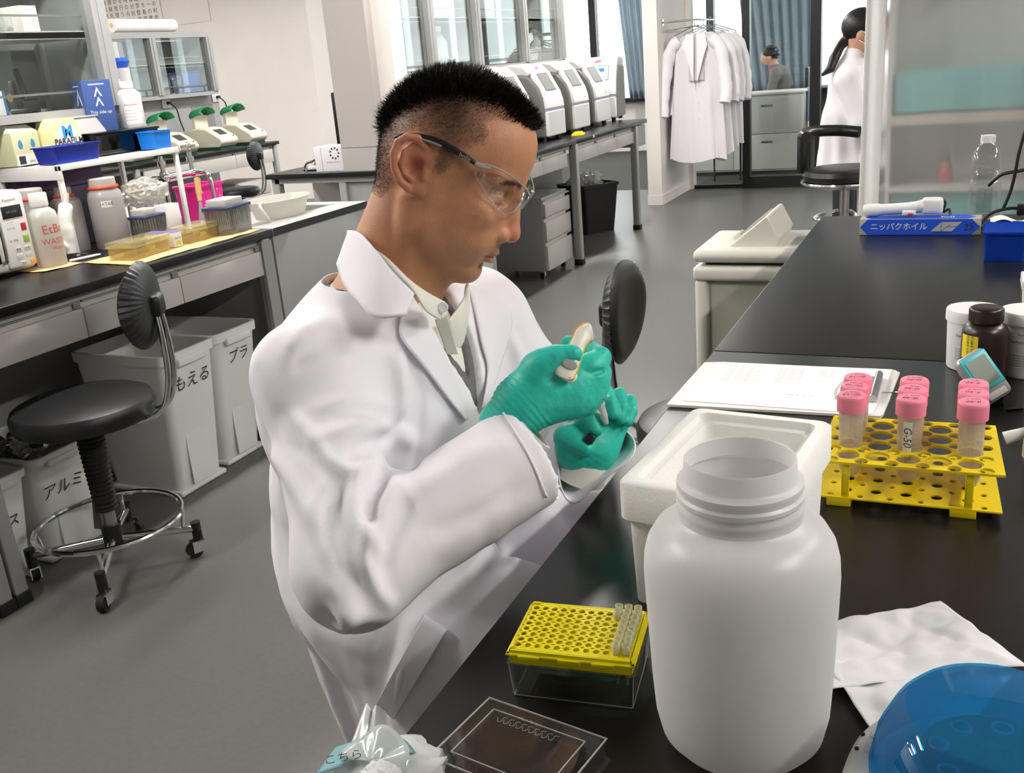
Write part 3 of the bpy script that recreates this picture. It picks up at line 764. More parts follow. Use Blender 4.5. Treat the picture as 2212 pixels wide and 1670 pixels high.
# white reagent bottles
def reagent(label, x, y, h, R, z, name='reagent_bottle', neck=.5, lines=True, a0=-0.6):
    t = bottle(name, label, x, y, z, [(0, 0), (R*.96, 0), (R, .004), (R, h*.68), (R*.96, h*.74), (R*neck, h*.84), (R*neck, h*.86)], M_white, R*neck*1.12, h*.85, h, M_white)
    if lines:
        wrap_label(t, R, h*.08, h*.62, a0-.7, a0+.7, M_label)
        wrap_text('Reinwasser', R*.24, M_red, t, R+.0006, h*.50, a0-.1)
        for k in range(4): wrap_text('Lab reagent grade', R*.12, mat('faint print', (130, 130, 132), 0.6), t, R+.0006, h*(.38-.07*k), a0-.25)
    return t
reagent('white reagent bottle with a red line on its label, on the smoky box', -3.075, 3.085, .178, .048, ZR+.085)
reagent('white bottle with a broad screw cap behind the reagent bottle', -3.19, 3.125, .19, .040, ZR+.085, neck=.8, lines=False)
t = bottle('small_bottle', 'small white bottle with a letter M on its label beside the reagent bottles', -3.17, 3.19, ZR+.03, [(0, 0), (.024, 0), (.025, .003), (.025, .075), (.014, .09), (.014, .094)], M_white, .017, .09, .115, M_white)
text('M', .014, M_ink, frame3((.0256, 0, .055), (0, 1, 0), (0, 0, 1)), t)
t = thing('blue_cup', 'bright blue open box at the corner of the white rack', 'box', (-2.955, 3.06, ZR))
tub(MB(), .042, .042, .047, .047, .068, .002, .006).build('box', mat('bright blue plastic', (28, 120, 214), 0.35), t)
# under the rack
t = thing('purple_box', 'dark purple box under the white rack', 'box', (-3.10, 2.70, Z0)); MB().bx(-.085, .025, -.16, .17, 0, .225, r=.004).build('box', mat('dark purple', (50, 36, 62), 0.5), t)
MB().bx(-.087, .027, -.162, .172, .225, .285, r=.004).build('lid', mat('purple lid', (64, 44, 84), 0.5), t)
def carboy(label, x, y, R, h, tagtxt, neck=.62, a0=-0.75):
    t = bottle('ringed_bottle', label, x, y, Z0, [(0, 0), (R*.95, 0), (R, .006), (R, h*.72), (R*.93, h*.80), (R*neck, h*.86), (R*neck, h*.87)], M_pegrey, R*neck*1.05, h*.88, h, M_pe)
    pts = [((R*neck*1.12)*math.cos(2*PI*i/64), (R*neck*1.12)*math.sin(2*PI*i/64), h*.868+0.0012*(i % 2)) for i in range(64)]
    MB().tube(pts, .0055, 6, closed=True).build('cap_ring', M_ring, t)
    if tagtxt:
        wrap_label(t, R, h*.60, h*.69, a0-.3, a0+.3, M_label); wrap_text(tagtxt, .017, M_ink, t, R+.0008, h*.645, a0)
    return t
carboy('large cloudy bottle with an orange ring and 1xTAE label under the rack', -2.89, 2.69, .062, .255, '1×TAE', .72)
carboy('narrow necked cloudy bottle with an orange ring behind the TAE bottle', -3.0, 2.605, .055, .235, None, .5)
carboy('broad cloudy bottle with an orange ring behind the rack leg, near the microwave', -3.01, 2.462, .056, .25, '水', .85, -.5)
t = thing('pipette_controller', 'white pistol shaped pipette controller leaning behind the rack leg', 'tool', (-2.885, 2.452, Z0))
mb = MB(); mb.tube(smooth_pts([(0, .02, .02), (0, .026, .07), (.0, .03, .12), (0, .055, .19)], 6), [.026]*6+[.028]*6+[.024]*6+[.018], 12)
mb.tube(smooth_pts([(0.0, .02, .03), (.01, -.03, .07), (.01, -.055, .085)], 5), [.02]*5+[.016]*5+[.013], 10)
mb.build('body', M_white, t)
MB().tube(smooth_pts([(.0, .03, .02), (.05, .06, .006), (.03, .02, .005), (.06, .05, .005)], 8), .003, 6).build('cord', M_black, t)
MB().cyl((0, .052, .185), (0, .068, .225), .012, .009, 12).build('nose', M_pe, t)
M_navy = mat('navy plastic rack', (52, 62, 100), 0.4)
M_ctip = clear_sheet('clear box plastic', (214, 214, 210), 0.05, 0.06, haze=0.10)
def tip_rack(label, x, y, rz, sx, sy, h, z=Z0, wh=True):
    t = thing('tip_rack', label, 'rack', (x, y, z), rz)
    tub(MB(), sx/2-.004, sy/2-.004, sx/2, sy/2, h*.72, .002, .006).build('box', M_ctip, t)
    MB().bx(-sx/2-.002, sx/2+.002, -sy/2-.002, sy/2+.002, h*.72, h*.80, r=.002).build('rack_plate', M_navy, t)
    if wh: MB().bx(-sx/2+.012, sx/2-.012, -sy/2+.01, sy/2-.03, h*.80, h, r=.004).build('tip_cover', M_pe, t)
    tp = MB()
    for i in range(6):
        for j in range(4): tp.cyl((-sx/2+sx*(i+.5)/6, -sy/2+sy*(j+.5)/4, h*.72), (-sx/2+sx*(i+.5)/6, -sy/2+sy*(j+.5)/4, h*.25), .0035, .001, 6)
    tag(tp.build('pipette_tips', M_pe, t), kind='stuff')
    return t
tip_rack('clear tip rack with a navy plate and white cover at the bench end', -2.565, 2.96, 0.10, .11, .155, .135)
tip_rack('clear tip rack with a navy plate behind the plastic bag', -2.82, 2.80, 0.05, .085, .115, .125)
t = thing('plastic_bag', 'bulging clear plastic bag on a box under the rack edge', 'bag', (-2.90, 2.89, Z0+.125))
vs, fs = crumple((0, 0, .045), (.055, .105, .055), 40, 4, 0.45); MB().add(vs, fs).build('bag', milky('clear bag', (226, 224, 214), .4, .14, .12, .3), t)
t = thing('white_carton', 'small white carton beside the clear tip rack', 'box', (-2.80, 2.895, Z0)); MB().bx(-.03, .03, -.035, .035, 0, .125, r=.002).build('box', M_white, t)
# brown paper towel with gel boxes
M_brown = mat('brown paper', (226, 190, 136), 0.8, mottle=.12, mscale=30)
def sheet(name, label, cat, quad, z, m, amp=.003, n=16, group=None, edge=0.004):
    a, b, c_, d = [Vector((*p, 0)) for p in quad]; mb = MB()
    def f(u, v):
        p = (a*(1-u)+b*u)*(1-v)+(d*(1-u)+c_*u)*v
        w = noise.noise(Vector((p.x*14, p.y*14, 3)))
        e = edge*noise.noise(Vector((p.x*60, p.y*60, 9)))
        return (p.x+e, p.y+e, z+amp*(.5+w))
    mb.grid(f, n, n); o = mb.build(name, m); md = o.modifiers.new('t', 'SOLIDIFY'); md.thickness = .0008
    return tag(o, label, cat, group)
sheet('paper_towel', 'brown paper towel under the gel boxes at the bench edge', 'paper', [(-2.475, 2.37), (-2.47, 3.02), (-2.70, 3.02), (-2.74, 2.40)], HB+.0012, M_brown)
sheet('paper_towel', 'small brown paper towel corner under the waste bottle', 'paper', [(-2.76, 2.26), (-2.745, 2.40), (-2.90, 2.42), (-2.90, 2.25)], HB+.0012, M_brown)
M_gel = clear_sheet('yellowed acrylic', (246, 241, 220), 0.06, 0.05, haze=0.22, hazergb=(232, 222, 178))
def gel_box(label, x, y, rz, sx, sy, h):
    t = thing('gel_box', label, 'box', (x, y, HB+.005), rz)
    tub(MB(), sx/2, sy/2, sx/2, sy/2, h*.72, .004, .004).build('tank', M_gel, t)
    MB().bx(-sx/2-.004, sx/2+.004, -sy/2-.004, sy/2+.004, h*.72, h, r=.003).build('lid', M_gel, t)
    MB().bx(-sx*.2, sx*.2, -sy*.3, sy*.3, .006, h*.3).build('gel_tray', M_gel, t)
    MB().bx(sx/2+.001, sx/2+.0018, -.02, .012, h*.3, h*.55).build('sticker', mat('green yellow sticker', (176, 178, 70), .6), t)
    return t
gel_box('yellowed clear gel box at the front of the brown paper', -2.605, 2.53, 0.08, .11, .19, .058)
gel_box('yellowed clear gel box nearer the tip rack', -2.605, 2.80, 0.06, .095, .165, .056)
M_viol = mat('violet card', (104, 96, 176), .55)
def card(label, x, y, rz, sx, sy, h):
    t = thing('kit_box', label, 'box', (x, y, HB+.005), rz)
    MB().bx(-sx/2, sx/2, -sy/2, sy/2, 0, h, r=.001).build('box', M_white, t)
    MB().bx(-sx/2, sx/2, -sy/2, sy/2, h, h+.001).build('top_print', M_viol, t)
    text('Gel kit', .012, M_ink, frame3((sx/2+.0006, 0, h*.6), (0, 1, 0), (0, 0, 1)), t)
    MB().bx(sx/2, sx/2+.0005, -sy*.3, sy*.3, h*.15, h*.4).build('print', mat('lime print', (196, 206, 90), .5), t)
card('white kit box with a violet top between the gel boxes', -2.625, 2.668, .05, .13, .045, .052)
card('white kit box with a violet top beside the far gel box', -2.64, 2.907, .05, .10, .03, .05)
t = thing('marker_pen', 'white marker pen lying on the bench by the rack leg', 'pen', (-2.80, 2.46, HB+.006), 1.35)
MB().cyl((-.055, 0, 0), (.04, 0, 0), .0055, n=12).build('barrel', M_white, t); MB().cyl((.04, 0, 0), (.062, 0, 0), .006, .004, 12).build('cap', M_cap, t)
# sink things
t = thing('wash_tub', 'white oval plastic wash tub on the sink counter', 'tub', (-2.63, 3.36, HB), 0.0)
def oval(mb, a, b, a2, b2, h, th=.003, n=48):
    rings = [(a, b, 0), (a2, b2, h-.004), (a2+.008, b2+.008, h-.004), (a2+.008, b2+.008, h), (a2-th, b2-th, h), (a-th, b-th, th)]
    vs = []; fs = []
    for (x, y, z) in rings: vs += [(x*math.cos(2*PI*i/n), y*math.sin(2*PI*i/n), z) for i in range(n)]
    for k in range(5): fs += [(k*n+i, k*n+(i+1) % n, (k+1)*n+(i+1) % n, (k+1)*n+i) for i in range(n)]
    fs += [tuple(range(n-1, -1, -1)), tuple(range(5*n, 6*n))]; return mb.add(vs, fs)
oval(MB(), .085, .125, .105, .155, .075).build('tub', M_pe, t)
MB().tube(smooth_pts([(.03, -.15, .072), (.06, -.20, .07), (.085, -.20, .03), (.09, -.19, .004)], 6), .007, 8).build('handle', M_pe, t)
t = thing('pink_box', 'bright pink floral patterned box at the sink corner', 'box', (-3.03, 3.34, HB))
tub(MB(), .06, .075, .066, .085, .145, .003, .012).build('box', mat('bright pink', (226, 30, 140), .45), t)
mb = MB()
for i in range(14):
    y = random.uniform(-.07, .07); z = random.uniform(.02, .13); mb.sphere((.061+.006*z/.145, y, z), (.001, .006, .006), 8)
mb.build('pattern', mat('deep pink', (240, 120, 190), .5), t)
t = thing('spatula', 'scraper with a wooden handle leaning on the pink box', 'tool', (-2.86, 3.14, HB)); t.rotation_euler = (-.20, -.12, 0)
MB().tube(smooth_pts([(0, 0, .10), (0, 0, .13), (0, 0, .17), (0, 0, .195)], 5), [.010]*5+[.0125]*5+[.0135]*5+[.006], 12).build('handle', mat('pale wood', (206, 164, 108), .5, mottle=.2, mscale=40), t)
MB().add([(-.001, -.007, .10), (-.001, .007, .10), (-.001, .022, .002), (-.001, -.022, .002), (.001, -.007, .10), (.001, .007, .10), (.001, .022, .002), (.001, -.022, .002)],
         [(0, 1, 2, 3), (7, 6, 5, 4), (0, 4, 5, 1), (1, 5, 6, 2), (2, 6, 7, 3), (3, 7, 4, 0)], smooth=False).build('blade', M_steel, t)
def tap(label, x, y, h, out, second=False):
    t = thing('lab_tap', label, 'tap', (x, y, HB))
    MB().cyl((0, 0, 0), (0, 0, h*.55), .012, n=14).cyl((0, 0, 0), (0, 0, .012), .026, n=20).build('column', M_chrome, t)
    MB().sphere((0, 0, h*.6), (.026, .026, .028), 16).cyl((-.02, -out*.4, h*.6), (.0, out, h*.6), .013, n=14).sphere((0, out, h*.6), .018, 14).build('valve', M_chrome, t)
    MB().tube(smooth_pts([(0, out, h*.6), (.03, out+.01, h*.6), (.075, out+.01, h*.55), (.085, out+.01, h*.3), (.085, out+.01, h*.12)], 6), .009, 10).build('spout', M_chrome, t)
    for yy, zz in ((0, h*.6), (out, h*.6)):
        v = MB().cyl((0, yy, zz), (0, yy, h*.86), .011, .009, 14).cyl((0, yy, h*.74), (0, yy, h*.80), .017, n=14).build('valve_stem', M_chrome, t)
        c = MB()
        for a in range(4): c.cyl((0, yy, h*.93), (.03*math.cos(a*PI/2+.4), yy+.03*math.sin(a*PI/2+.4), h*.93), .008, .009, 10)
        c.sphere((0, yy, h*.93), (.014, .014, .02), 12); c.build('valve_handle', M_chrome, v)
    return t
tap('chrome laboratory tap with two cross handles at the sink', -3.02, 3.14, .33, .17)
# ================================================================ THERMAL CYCLERS on the far bench
def cycler(label, y, first=None, x=-6.22):
    if first: return dup(first, (x, y, HB), label=label)
    t = thing('thermal_cycler', label, 'instrument', (x, y, HB), 0, 'thermal cyclers by the white wall')
    prof = [(-.28, .02), (.17, .02), (.20, .05), (.205, .075), (.19, .10), (.04, .185), (-.05, .195), (-.28, .17)]
    mb = MB(); mb.prism(prof, .235, frame3((0, -.1175, 0), (1, 0, 0), (0, 0, 1)) @ Matrix.Translation((0, 0, -.235)))
    o = mb.build('body', M_ivory, t); b = o.modifiers.new('b', 'BEVEL'); b.width = .012; b.segments = 3; b.limit_method = 'ANGLE'
    sl = Vector((.15, 0, -.085)).normalized(); up = Vector((-sl.x, 0, -sl.z))
    M = frame3((.105, 0, .149), (0, 1, 0), up)
    MB().bx(-.05, .05, -.045, .045, 0, .002, M=M).build('screen', mat('dark screen', (72, 70, 72), .25), t)
    MB().sphere((.178, .08, .108), .007, 10).build('button', M_black, t)
    MB().bx(-.27, .17, -.105, .105, 0, .02).build('green_base', mat('green base', (26, 74, 52), .5), t)
    lid = MB(); lid.bx(-.12, -.09, -.085, .085, .185, .30, M=TR((0, 0, 0)) ).build('lid_arm', M_ivory, t)
    g = MB()
    def f(u, v):
        a = PI*u; return (-.13+.13*v+.0*u, -.095*math.cos(a), .285+.055*math.sin(a)+.025*v)
    g.grid(f, 17, 5); o = g.build('lid', mat('green lid', (24, 128, 76), .4), t); md = o.modifiers.new('t', 'SOLIDIFY'); md.thickness = .01
    MB().bx(-.135, -.125, -.09, .09, .27, .30).build('lid_back', M_ivory, t)
    return t
c1 = cycler('ivory thermal cycler with a raised green lid at the bench end', 7.56)
cycler('ivory thermal cycler with a raised green lid, second from the bench end', 7.14, c1)
cycler('ivory thermal cycler with a raised green lid behind the chrome tap handle', 6.62, c1)
cycler('ivory thermal cycler mostly hidden behind the bottles on the white rack', 6.1, c1)
# black chair behind the tap, under the cycler bench
stool('black stool pushed up to the thermal cycler bench', -5.72, 6.75, .3, .56)
t = thing('drawer_pedestal', 'grey pedestal under the thermal cycler bench', 'drawers', (-6.3, 7.42, 0))
MB().bx(-.2, .24, -.22, .22, .05, .54, r=.003).build('body', M_grey, t)
for z0, z1 in ((.06, .25), (.255, .40), (.405, .53)): MB().bx(.24, .258, -.215, .215, z0, z1, r=.002).build('drawer', M_draw, t)
for x in (-.16, .2):
    for y in (-.18, .18): MB().cyl((x, y-.012, .024), (x, y+.012, .024), .024, n=14).build('wheel', M_black, t)
# on cabinets: paper roll, poster
t = thing('paper_roll', 'roll of white paper lying on top of the low cabinets', 'roll', (-6.66, 7.02, 1.955))
MB().cyl((0, -.37, 0), (0, .37, 0), .055, n=28).build('paper', M_wall, t); MB().cyl((0, -.372, 0), (0, .372, 0), .02, n=16).build('core', M_brown, t)
t = thing('poster', 'printed sheet with columns of vertical text on the back wall', 'poster', (-9.6, 9.994, 2.42))
MB().bx(-.55, .45, -.006, -.002, -.26, .3).build('paper', M_label, t)
text('\n'.join('実験室利用の手引 安全衛生' for _ in range(1)), .001, M_ink, frame3((0, -.008, 0), (1, 0, 0), (0, 0, 1)), t)
pr = ['実験室の利用', '安全第一の確', '保護具を着用', '火気厳禁整理', '廃液は分別し', '退室時の点検', '換気を行うこ', '薬品の管理簿', '緊急連絡先一', '使用後は清掃']
for i, s_ in enumerate(pr):
    for k, ch in enumerate(s_): text(ch, .066, M_ink, frame3((.36-i*.09, -.0075, .24-k*.08), (1, 0, 0), (0, 0, 1)), t)
sh = thing('poster', 'plain white sheet hanging beside the printed poster', 'poster', (-8.75, 9.994, 2.35)); MB().bx(-.32, .34, -.006, -.002, -.2, .35).build('paper', M_wall, sh)
MB().bx(.36, .42, -.01, -.002, .05, .35).build('clip', M_white, sh)
# ================================================================ INSTRUMENTS in a row
M_mgrey = mat('instrument grey', (112, 113, 110), 0.5)
M_mlight = mat('instrument light grey', (205, 204, 203), 0.45)
M_mwhite = mat('instrument white', (236, 235, 236), 0.4)
M_lav = mat('lavender strip', (176, 170, 196), 0.5)
M_scr = mat('grey screen', (150, 150, 150), 0.3)
PROF = [(-.42, .0), (.0, .0), (.0, .175), (-.006, .23), (-.030, .30), (-.105, .425), (-.16, .475), (-.25, .487), (-.42, .47)]
def instrument(label, x, y, rz=0, logo=False, pink=False, blue=False, w=0.35):
    t = thing('analysis_machine', label, 'instrument', (x, y, HB), rz, 'row of white machines')
    # grey core, narrower than the white front shell
    def shell(name, prof, y0, y1, m, bev=.012):
        mb = MB(); mb.prism(prof, y1-y0, frame3((0, y1, .026), (1, 0, 0), (0, 0, 1)))
        o = mb.build(name, m, t); b = o.modifiers.new('b', 'BEVEL'); b.width = bev; b.segments = 3; b.limit_method = 'ANGLE'; b.angle_limit = math.radians(50); return o
    low = [(-.42, 0), (-.022, 0), (-.022, .19), (-.03, .26), (-.055, .33), (-.12, .405), (-.18, .415), (-.42, .405)]
    shell('grey_side', low, -.002, w+.002, M_mgrey)
    shell('hood', [(-.42, .40), (-.17, .41), (-.118, .40), (-.10, .425), (-.16, .475), (-.25, .487), (-.42, .47)], .004, w-.004, M_mlight)
    shell('lower_front', [(-.03, .004), (0, .004), (0, .172), (-.03, .172)], .03, w-.005, M_mwhite, .008)
    shell('strip', [(-.03, .172), (-.004, .172), (-.005, .186), (-.03, .186)], .03, w-.005, M_lav, .002)
    f = shell('upper_front', [(-.03, .186), (-.002, .186), (-.006, .23), (-.026, .295), (-.10, .425), (-.155, .474), (-.19, .48), (-.20, .45), (-.125, .41), (-.06, .325)], .03, w-.005, M_mwhite, .006)
    a = Vector((-.026, 0, .321)); b = Vector((-.10, 0, .451)); up = (b-a).normalized()
    c = a+(b-a)*.5
    Ms = frame3((c.x, w*.53, c.z), (0, 1, 0), up)
    MB().bx(-.09, .09, -.066, .066, .0, .003, M=Ms).build('screen_frame', M_mgrey, t)
    MB().bx(-.083, .083, -.060, .060, .0015, .0042, M=Ms).build('screen', mat('lit blue screen', (150, 190, 230), .3, emit=(130, 180, 240), estr=.8) if blue else M_scr, t)
    if blue:
        MB().bx(-.05, .05, .01, .04, .004, .005, M=Ms).build('screen_banner', mat('screen blue', (40, 90, 190), .4, emit=(40, 100, 210), estr=.5), t)
    if pink:
        MB().bx(-.03, .03, -.012, .012, 0, .002, M=frame3((-.127, w*.5, .479), (0, 1, .25), (-.75, 0, .66))).build('sticker', mat('pink tape', (250, 110, 150), .6), t)
    if logo:
        MB().bx(.0, .022, 0, .022, 0, .002, M=frame3((-.006, w*.68, .243), (0, 1, 0), (-.2, 0, 1))).build('emblem', mat('yellow print', (226, 200, 90), .5), t)
        MB().bx(.026, .046, 0, .022, 0, .002, M=frame3((-.006, w*.68, .243), (0, 1, 0), (-.2, 0, 1))).build('emblem', mat('teal print', (120, 170, 176), .5), t)
    for xx in (-.38, -.05):
        for yy in (.04, w-.04): MB().cyl((xx, yy, 0), (xx, yy, .028), .018, n=14).build('foot', M_black, t)
    MB().cyl((-.004, w-.012, .205), (.001, w-.012, .205), .005, n=10).build('latch', M_mgrey, t)
    return t
instrument('white and grey bench machine with a pink tape mark, beside the man in goggles', -2.60, 6.285, 0, pink=True)
instrument('white and grey bench machine with a coloured emblem, behind the yellow rack lid', -2.62, 6.845, 0, logo=True)
instrument('white and grey bench machine with a coloured emblem, next to the lit blue screen', -2.655, 7.425, 0, logo=True)
instrument('white and grey machine with a lit blue screen at the end of the bench', -2.96, 8.0-.1, -PI/2+.15, pink=True, blue=True, w=.33).location = (-2.98, 7.88, HB)
instrument('white and grey bench machine hidden behind the head of the man in goggles', -2.60, 5.72, 0)
t = thing('rack_lid', 'yellow plastic rack insert lying on the instrument bench edge', 'rack', (-2.55, 6.73, HB), .3)
MB().bx(-.045, .045, -.09, .09, 0, .012, r=.004).bx(-.03, .03, -.075, .075, .012, .022, r=.003).build('plate', mat('bright yellow', (232, 216, 20), .4), t)
MB().bx(-2.437, -2.4365, 6.72, 6.76, HB-.022, HB-.004).build('label_tag', M_label, bpy.data.objects['instrument_bench']).location = (3.18, -6.4825, 0)
# things on the near end of the instrument island
t = thing('white_box', 'white carton printed with a ring of dots by the grey column', 'box', (-3.475, 5.03, HB), .0)
MB().bx(-.10, .10, -.06, .10, 0, .145, r=.002).build('box', mat('pale lilac white', (224, 220, 226), .5), t)
MB().bx(-.052, -.050, -.061, -.0605, .0, .145).build('edge_tape', M_greyd, t)
for i in range(9):
    a = 2*PI*i/9; MB().bx(-.006, .006, -.005, .005, 0, .0006, M=frame3((.045+.03*math.cos(a), -.0605, .105+.03*math.sin(a)), (1, 0, 0), (0, 0, 1)) @ Matrix.Rotation(a, 4, 'Z')).build('print', M_ink, t)
text('vortex mixer', .018, mat('grey print', (110, 110, 130), .6), frame3((.03, -.0611, .055), (1, 0, 0), (0, 0, 1)), t)
t = thing('burner', 'small laboratory burner with a white base beside the white carton', 'burner', (-3.66, 5.09, HB), .4)
MB().bx(-.045, .045, -.04, .04, .006, .028, r=.006).build('base', M_white, t); MB().bx(-.05, .05, -.045, .045, 0, .008, r=.002).build('plate', M_black, t)
MB().cyl((0, 0, .028), (.02, 0, .07), .014, .012, 12).cyl((-.03, 0, .05), (.035, 0, .075), .008, n=10).build('barrel', mat('brass brown', (96, 78, 58), .4, .6), t)
MB().cyl((.01, 0, .07), (.005, 0, .09), .010, n=12).build('nozzle', mat('brass', (196, 166, 96), .3, .9), t)
MB().tube(smooth_pts([(-.03, 0, .05), (-.06, .01, .04), (-.075, .0, .015), (-.07, -.02, .004)], 6), .006, 8).build('hose', M_black, t)
t = thing('monitor', 'black flat monitor turned edge on behind the grey column', 'monitor', (-4.42+.55, 6.50, HB), 0)
t.location = (-3.86, 5.75, HB); t.rotation_euler = (0, 0, math.radians(115))
MB().bx(-.26, .26, -.02, .02, .10, .44, r=.008).build('screen', M_black, t); MB().bx(-.03, .03, -.01, .03, .02, .25, r=.004).build('stand', M_black, t); MB().bx(-.12, .12, -.09, .09, 0, .02, r=.006).build('base', M_black, t)
# contents of the cabinets
def simple(name, label, cat, x, y, z, fn, m, group=None):
    t = thing(name, label, cat, (x, y, z), 0, group); fn(MB()).build('body', m, t); return t
SHL = 1.3605
t = simple('green_box', 'green and white carton leaning in the end bay of the cabinet over the machines', 'box', -3.26, 7.33, 1.398, lambda m: m.bx(-.06, .06, -.16, .2, .0, .11, r=.002), mat('green carton', (62, 128, 112), .5)); t.rotation_euler = (.38, 0, 0); t.location = (-3.27, 7.42, 1.46)
MB().bx(.061, .0625, .08, .19, .02, .09).build('panel', M_label, t); MB().bx(-.055, .055, .201, .2025, .01, .1).build('panel', mat('teal panel', (90, 190, 186), .5), t)
def jug(label, x, y, z, R, h, m):
    t = bottle('clear_bottle', label, x, y, z, [(0, 0), (R, 0), (R*1.02, .006), (R, h*.62), (R*.6, h*.82), (R*.55, h*.9)], m, R*.6, h*.88, h); return t
M_jug = milky('cloudy jug', (216, 216, 212), .4, .08, .2, .35)
jug('slim cloudy bottle in the first bay of the cabinet over the machines', -3.26, 5.42, 1.387, .045, .23, M_jug)
jug('large cloudy jug in the second bay of the cabinet over the machines', -3.27, 6.05, 1.387, .085, .27, M_jug)
jug('clear flask in the end bay of the cabinet over the machines', -3.27, 7.70, 1.387, .07, .24, M_jug)
simple('cream_box', 'cream carton on the upper shelf, second bay of the cabinet over the machines', 'box', -3.28, 6.12, 1.7015, lambda m: m.bx(-.09, .09, -.13, .11, 0, .17, r=.002), mat('cream card', (222, 212, 188), .6))
simple('white_tray', 'white plastic tray in the end bay beside the clear flask', 'tray', -3.26, 7.52, 1.387, lambda m: tub(m, .07, .09, .08, .1, .09, .003, .01), M_white)
simple('grey_box', 'grey boxes stacked on the upper shelf, third bay of the cabinet over the machines', 'box', -3.28, 6.72, 1.7015, lambda m: m.bx(-.09, .09, -.14, .14, 0, .16, r=.002).bx(-.08, .07, -.12, .10, .161, .27, r=.002), mat('grey card', (170, 170, 172), .6))
# left cabinet contents
simple('white_box', 'flat white carton with blue edge strips in the cabinet behind the pale green carton', 'box', -3.30, 2.52, 1.3605, lambda m: m.bx(-.1, .1, -.12, .10, 0, .085, r=.002), M_white)
o = bpy.data.objects['white_box.001']; MB().bx(.1, .1015, .09, .10, 0, .085).bx(.1, .1015, -.02, -.01, 0, .085).build('edge_strip', mat('blue strip', (60, 90, 170), .5), o); text('M-2', .03, M_ink, frame3((.102, .04, .05), (0, 1, 0), (0, 0, 1)), o)
t = thing('microscope', 'black and brass microscope in the cabinet beside the grey board', 'microscope', (-3.26, 2.745, 1.3605))
MB().bx(-.05, .05, -.03, .03, 0, .018, r=.005).build('base', M_black, t); MB().bx(-.045, -.02, -.015, .015, .018, .12, r=.005).build('arm', M_black, t)
MB().cyl((.01, 0, .06), (-.01, 0, .16), .013, n=14).build('tube', M_black, t); MB().cyl((-.032, -.03, .06), (-.032, .03, .06), .016, n=14).build('focus_knob', mat('brass', (196, 166, 96), .3, .9), t); MB().bx(-.02, .04, -.03, .03, .045, .05).build('stage', M_black, t)
simple('white_boxes', 'pale cartons on the lower shelf of the near cabinet, at its left end', 'box', -3.32, 2.30, 1.3605, lambda m: m.bx(-.1, .08, -.06, .07, 0, .18, r=.002), M_label)
t = simple('tray', 'white grey plastic tray with blue inside on the upper shelf of the near cabinet', 'tray', -3.28, 2.35, 1.6405, lambda m: tub(m, .08, .10, .09, .12, .09, .003, .01), M_white)
for i in range(5):
    b = bottle('glass_vial', 'small vial on the cabinet shelf above the microwave, '+('leftmost', 'second from the left', 'middle', 'second from the right', 'rightmost')[i]+' of five', -3.20, 2.52+.045*i, 1.6405, [(0, 0), (.016, 0), (.017, .003), (.017, .06), (.010, .07)], M_jug, .011, .068, .082, M_cap, 'vials on the cabinet shelf', 16)
simple('white_carton', 'white carton standing on the upper shelf beside the vials', 'box', -3.28, 2.83, 1.6405, lambda m: m.bx(-.06, .06, -.045, .03, 0, .10, r=.002), M_wall)
# low cabinet contents
simple('blue_bin', 'blue plastic bin on the shelf of the low cabinets at the right', 'bin', -6.78, 7.56, 1.3605, lambda m: tub(m, .07, .1, .09, .12, .19, .003, .01), mat('blue bin', (44, 76, 150), .4))
simple('clear_box', 'clear plastic boxes in the middle bay of the low cabinets', 'box', -6.72, 7.22, 1.3605, lambda m: m.bx(-.08, .08, -.16, -.02, 0, .14, r=.004).bx(-.08, .08, .0, .12, 0, .16, r=.004), M_ctip)
simple('white_tube', 'tall white dispenser with a blue top before the low cabinets', 'dispenser', -6.35, 6.36, HB, lambda m: m.lathe([(0, 0), (.075, 0), (.075, .30), (.06, .40), (.06, .74), (0, .74)], n=28), M_mlight)
o = bpy.data.objects['white_tube']; MB().lathe([(0, .74), (.045, .74), (.07, .79), (.05, .82), (0, .82)], n=20).build('top', mat('blue top', (50, 100, 210), .4), o)
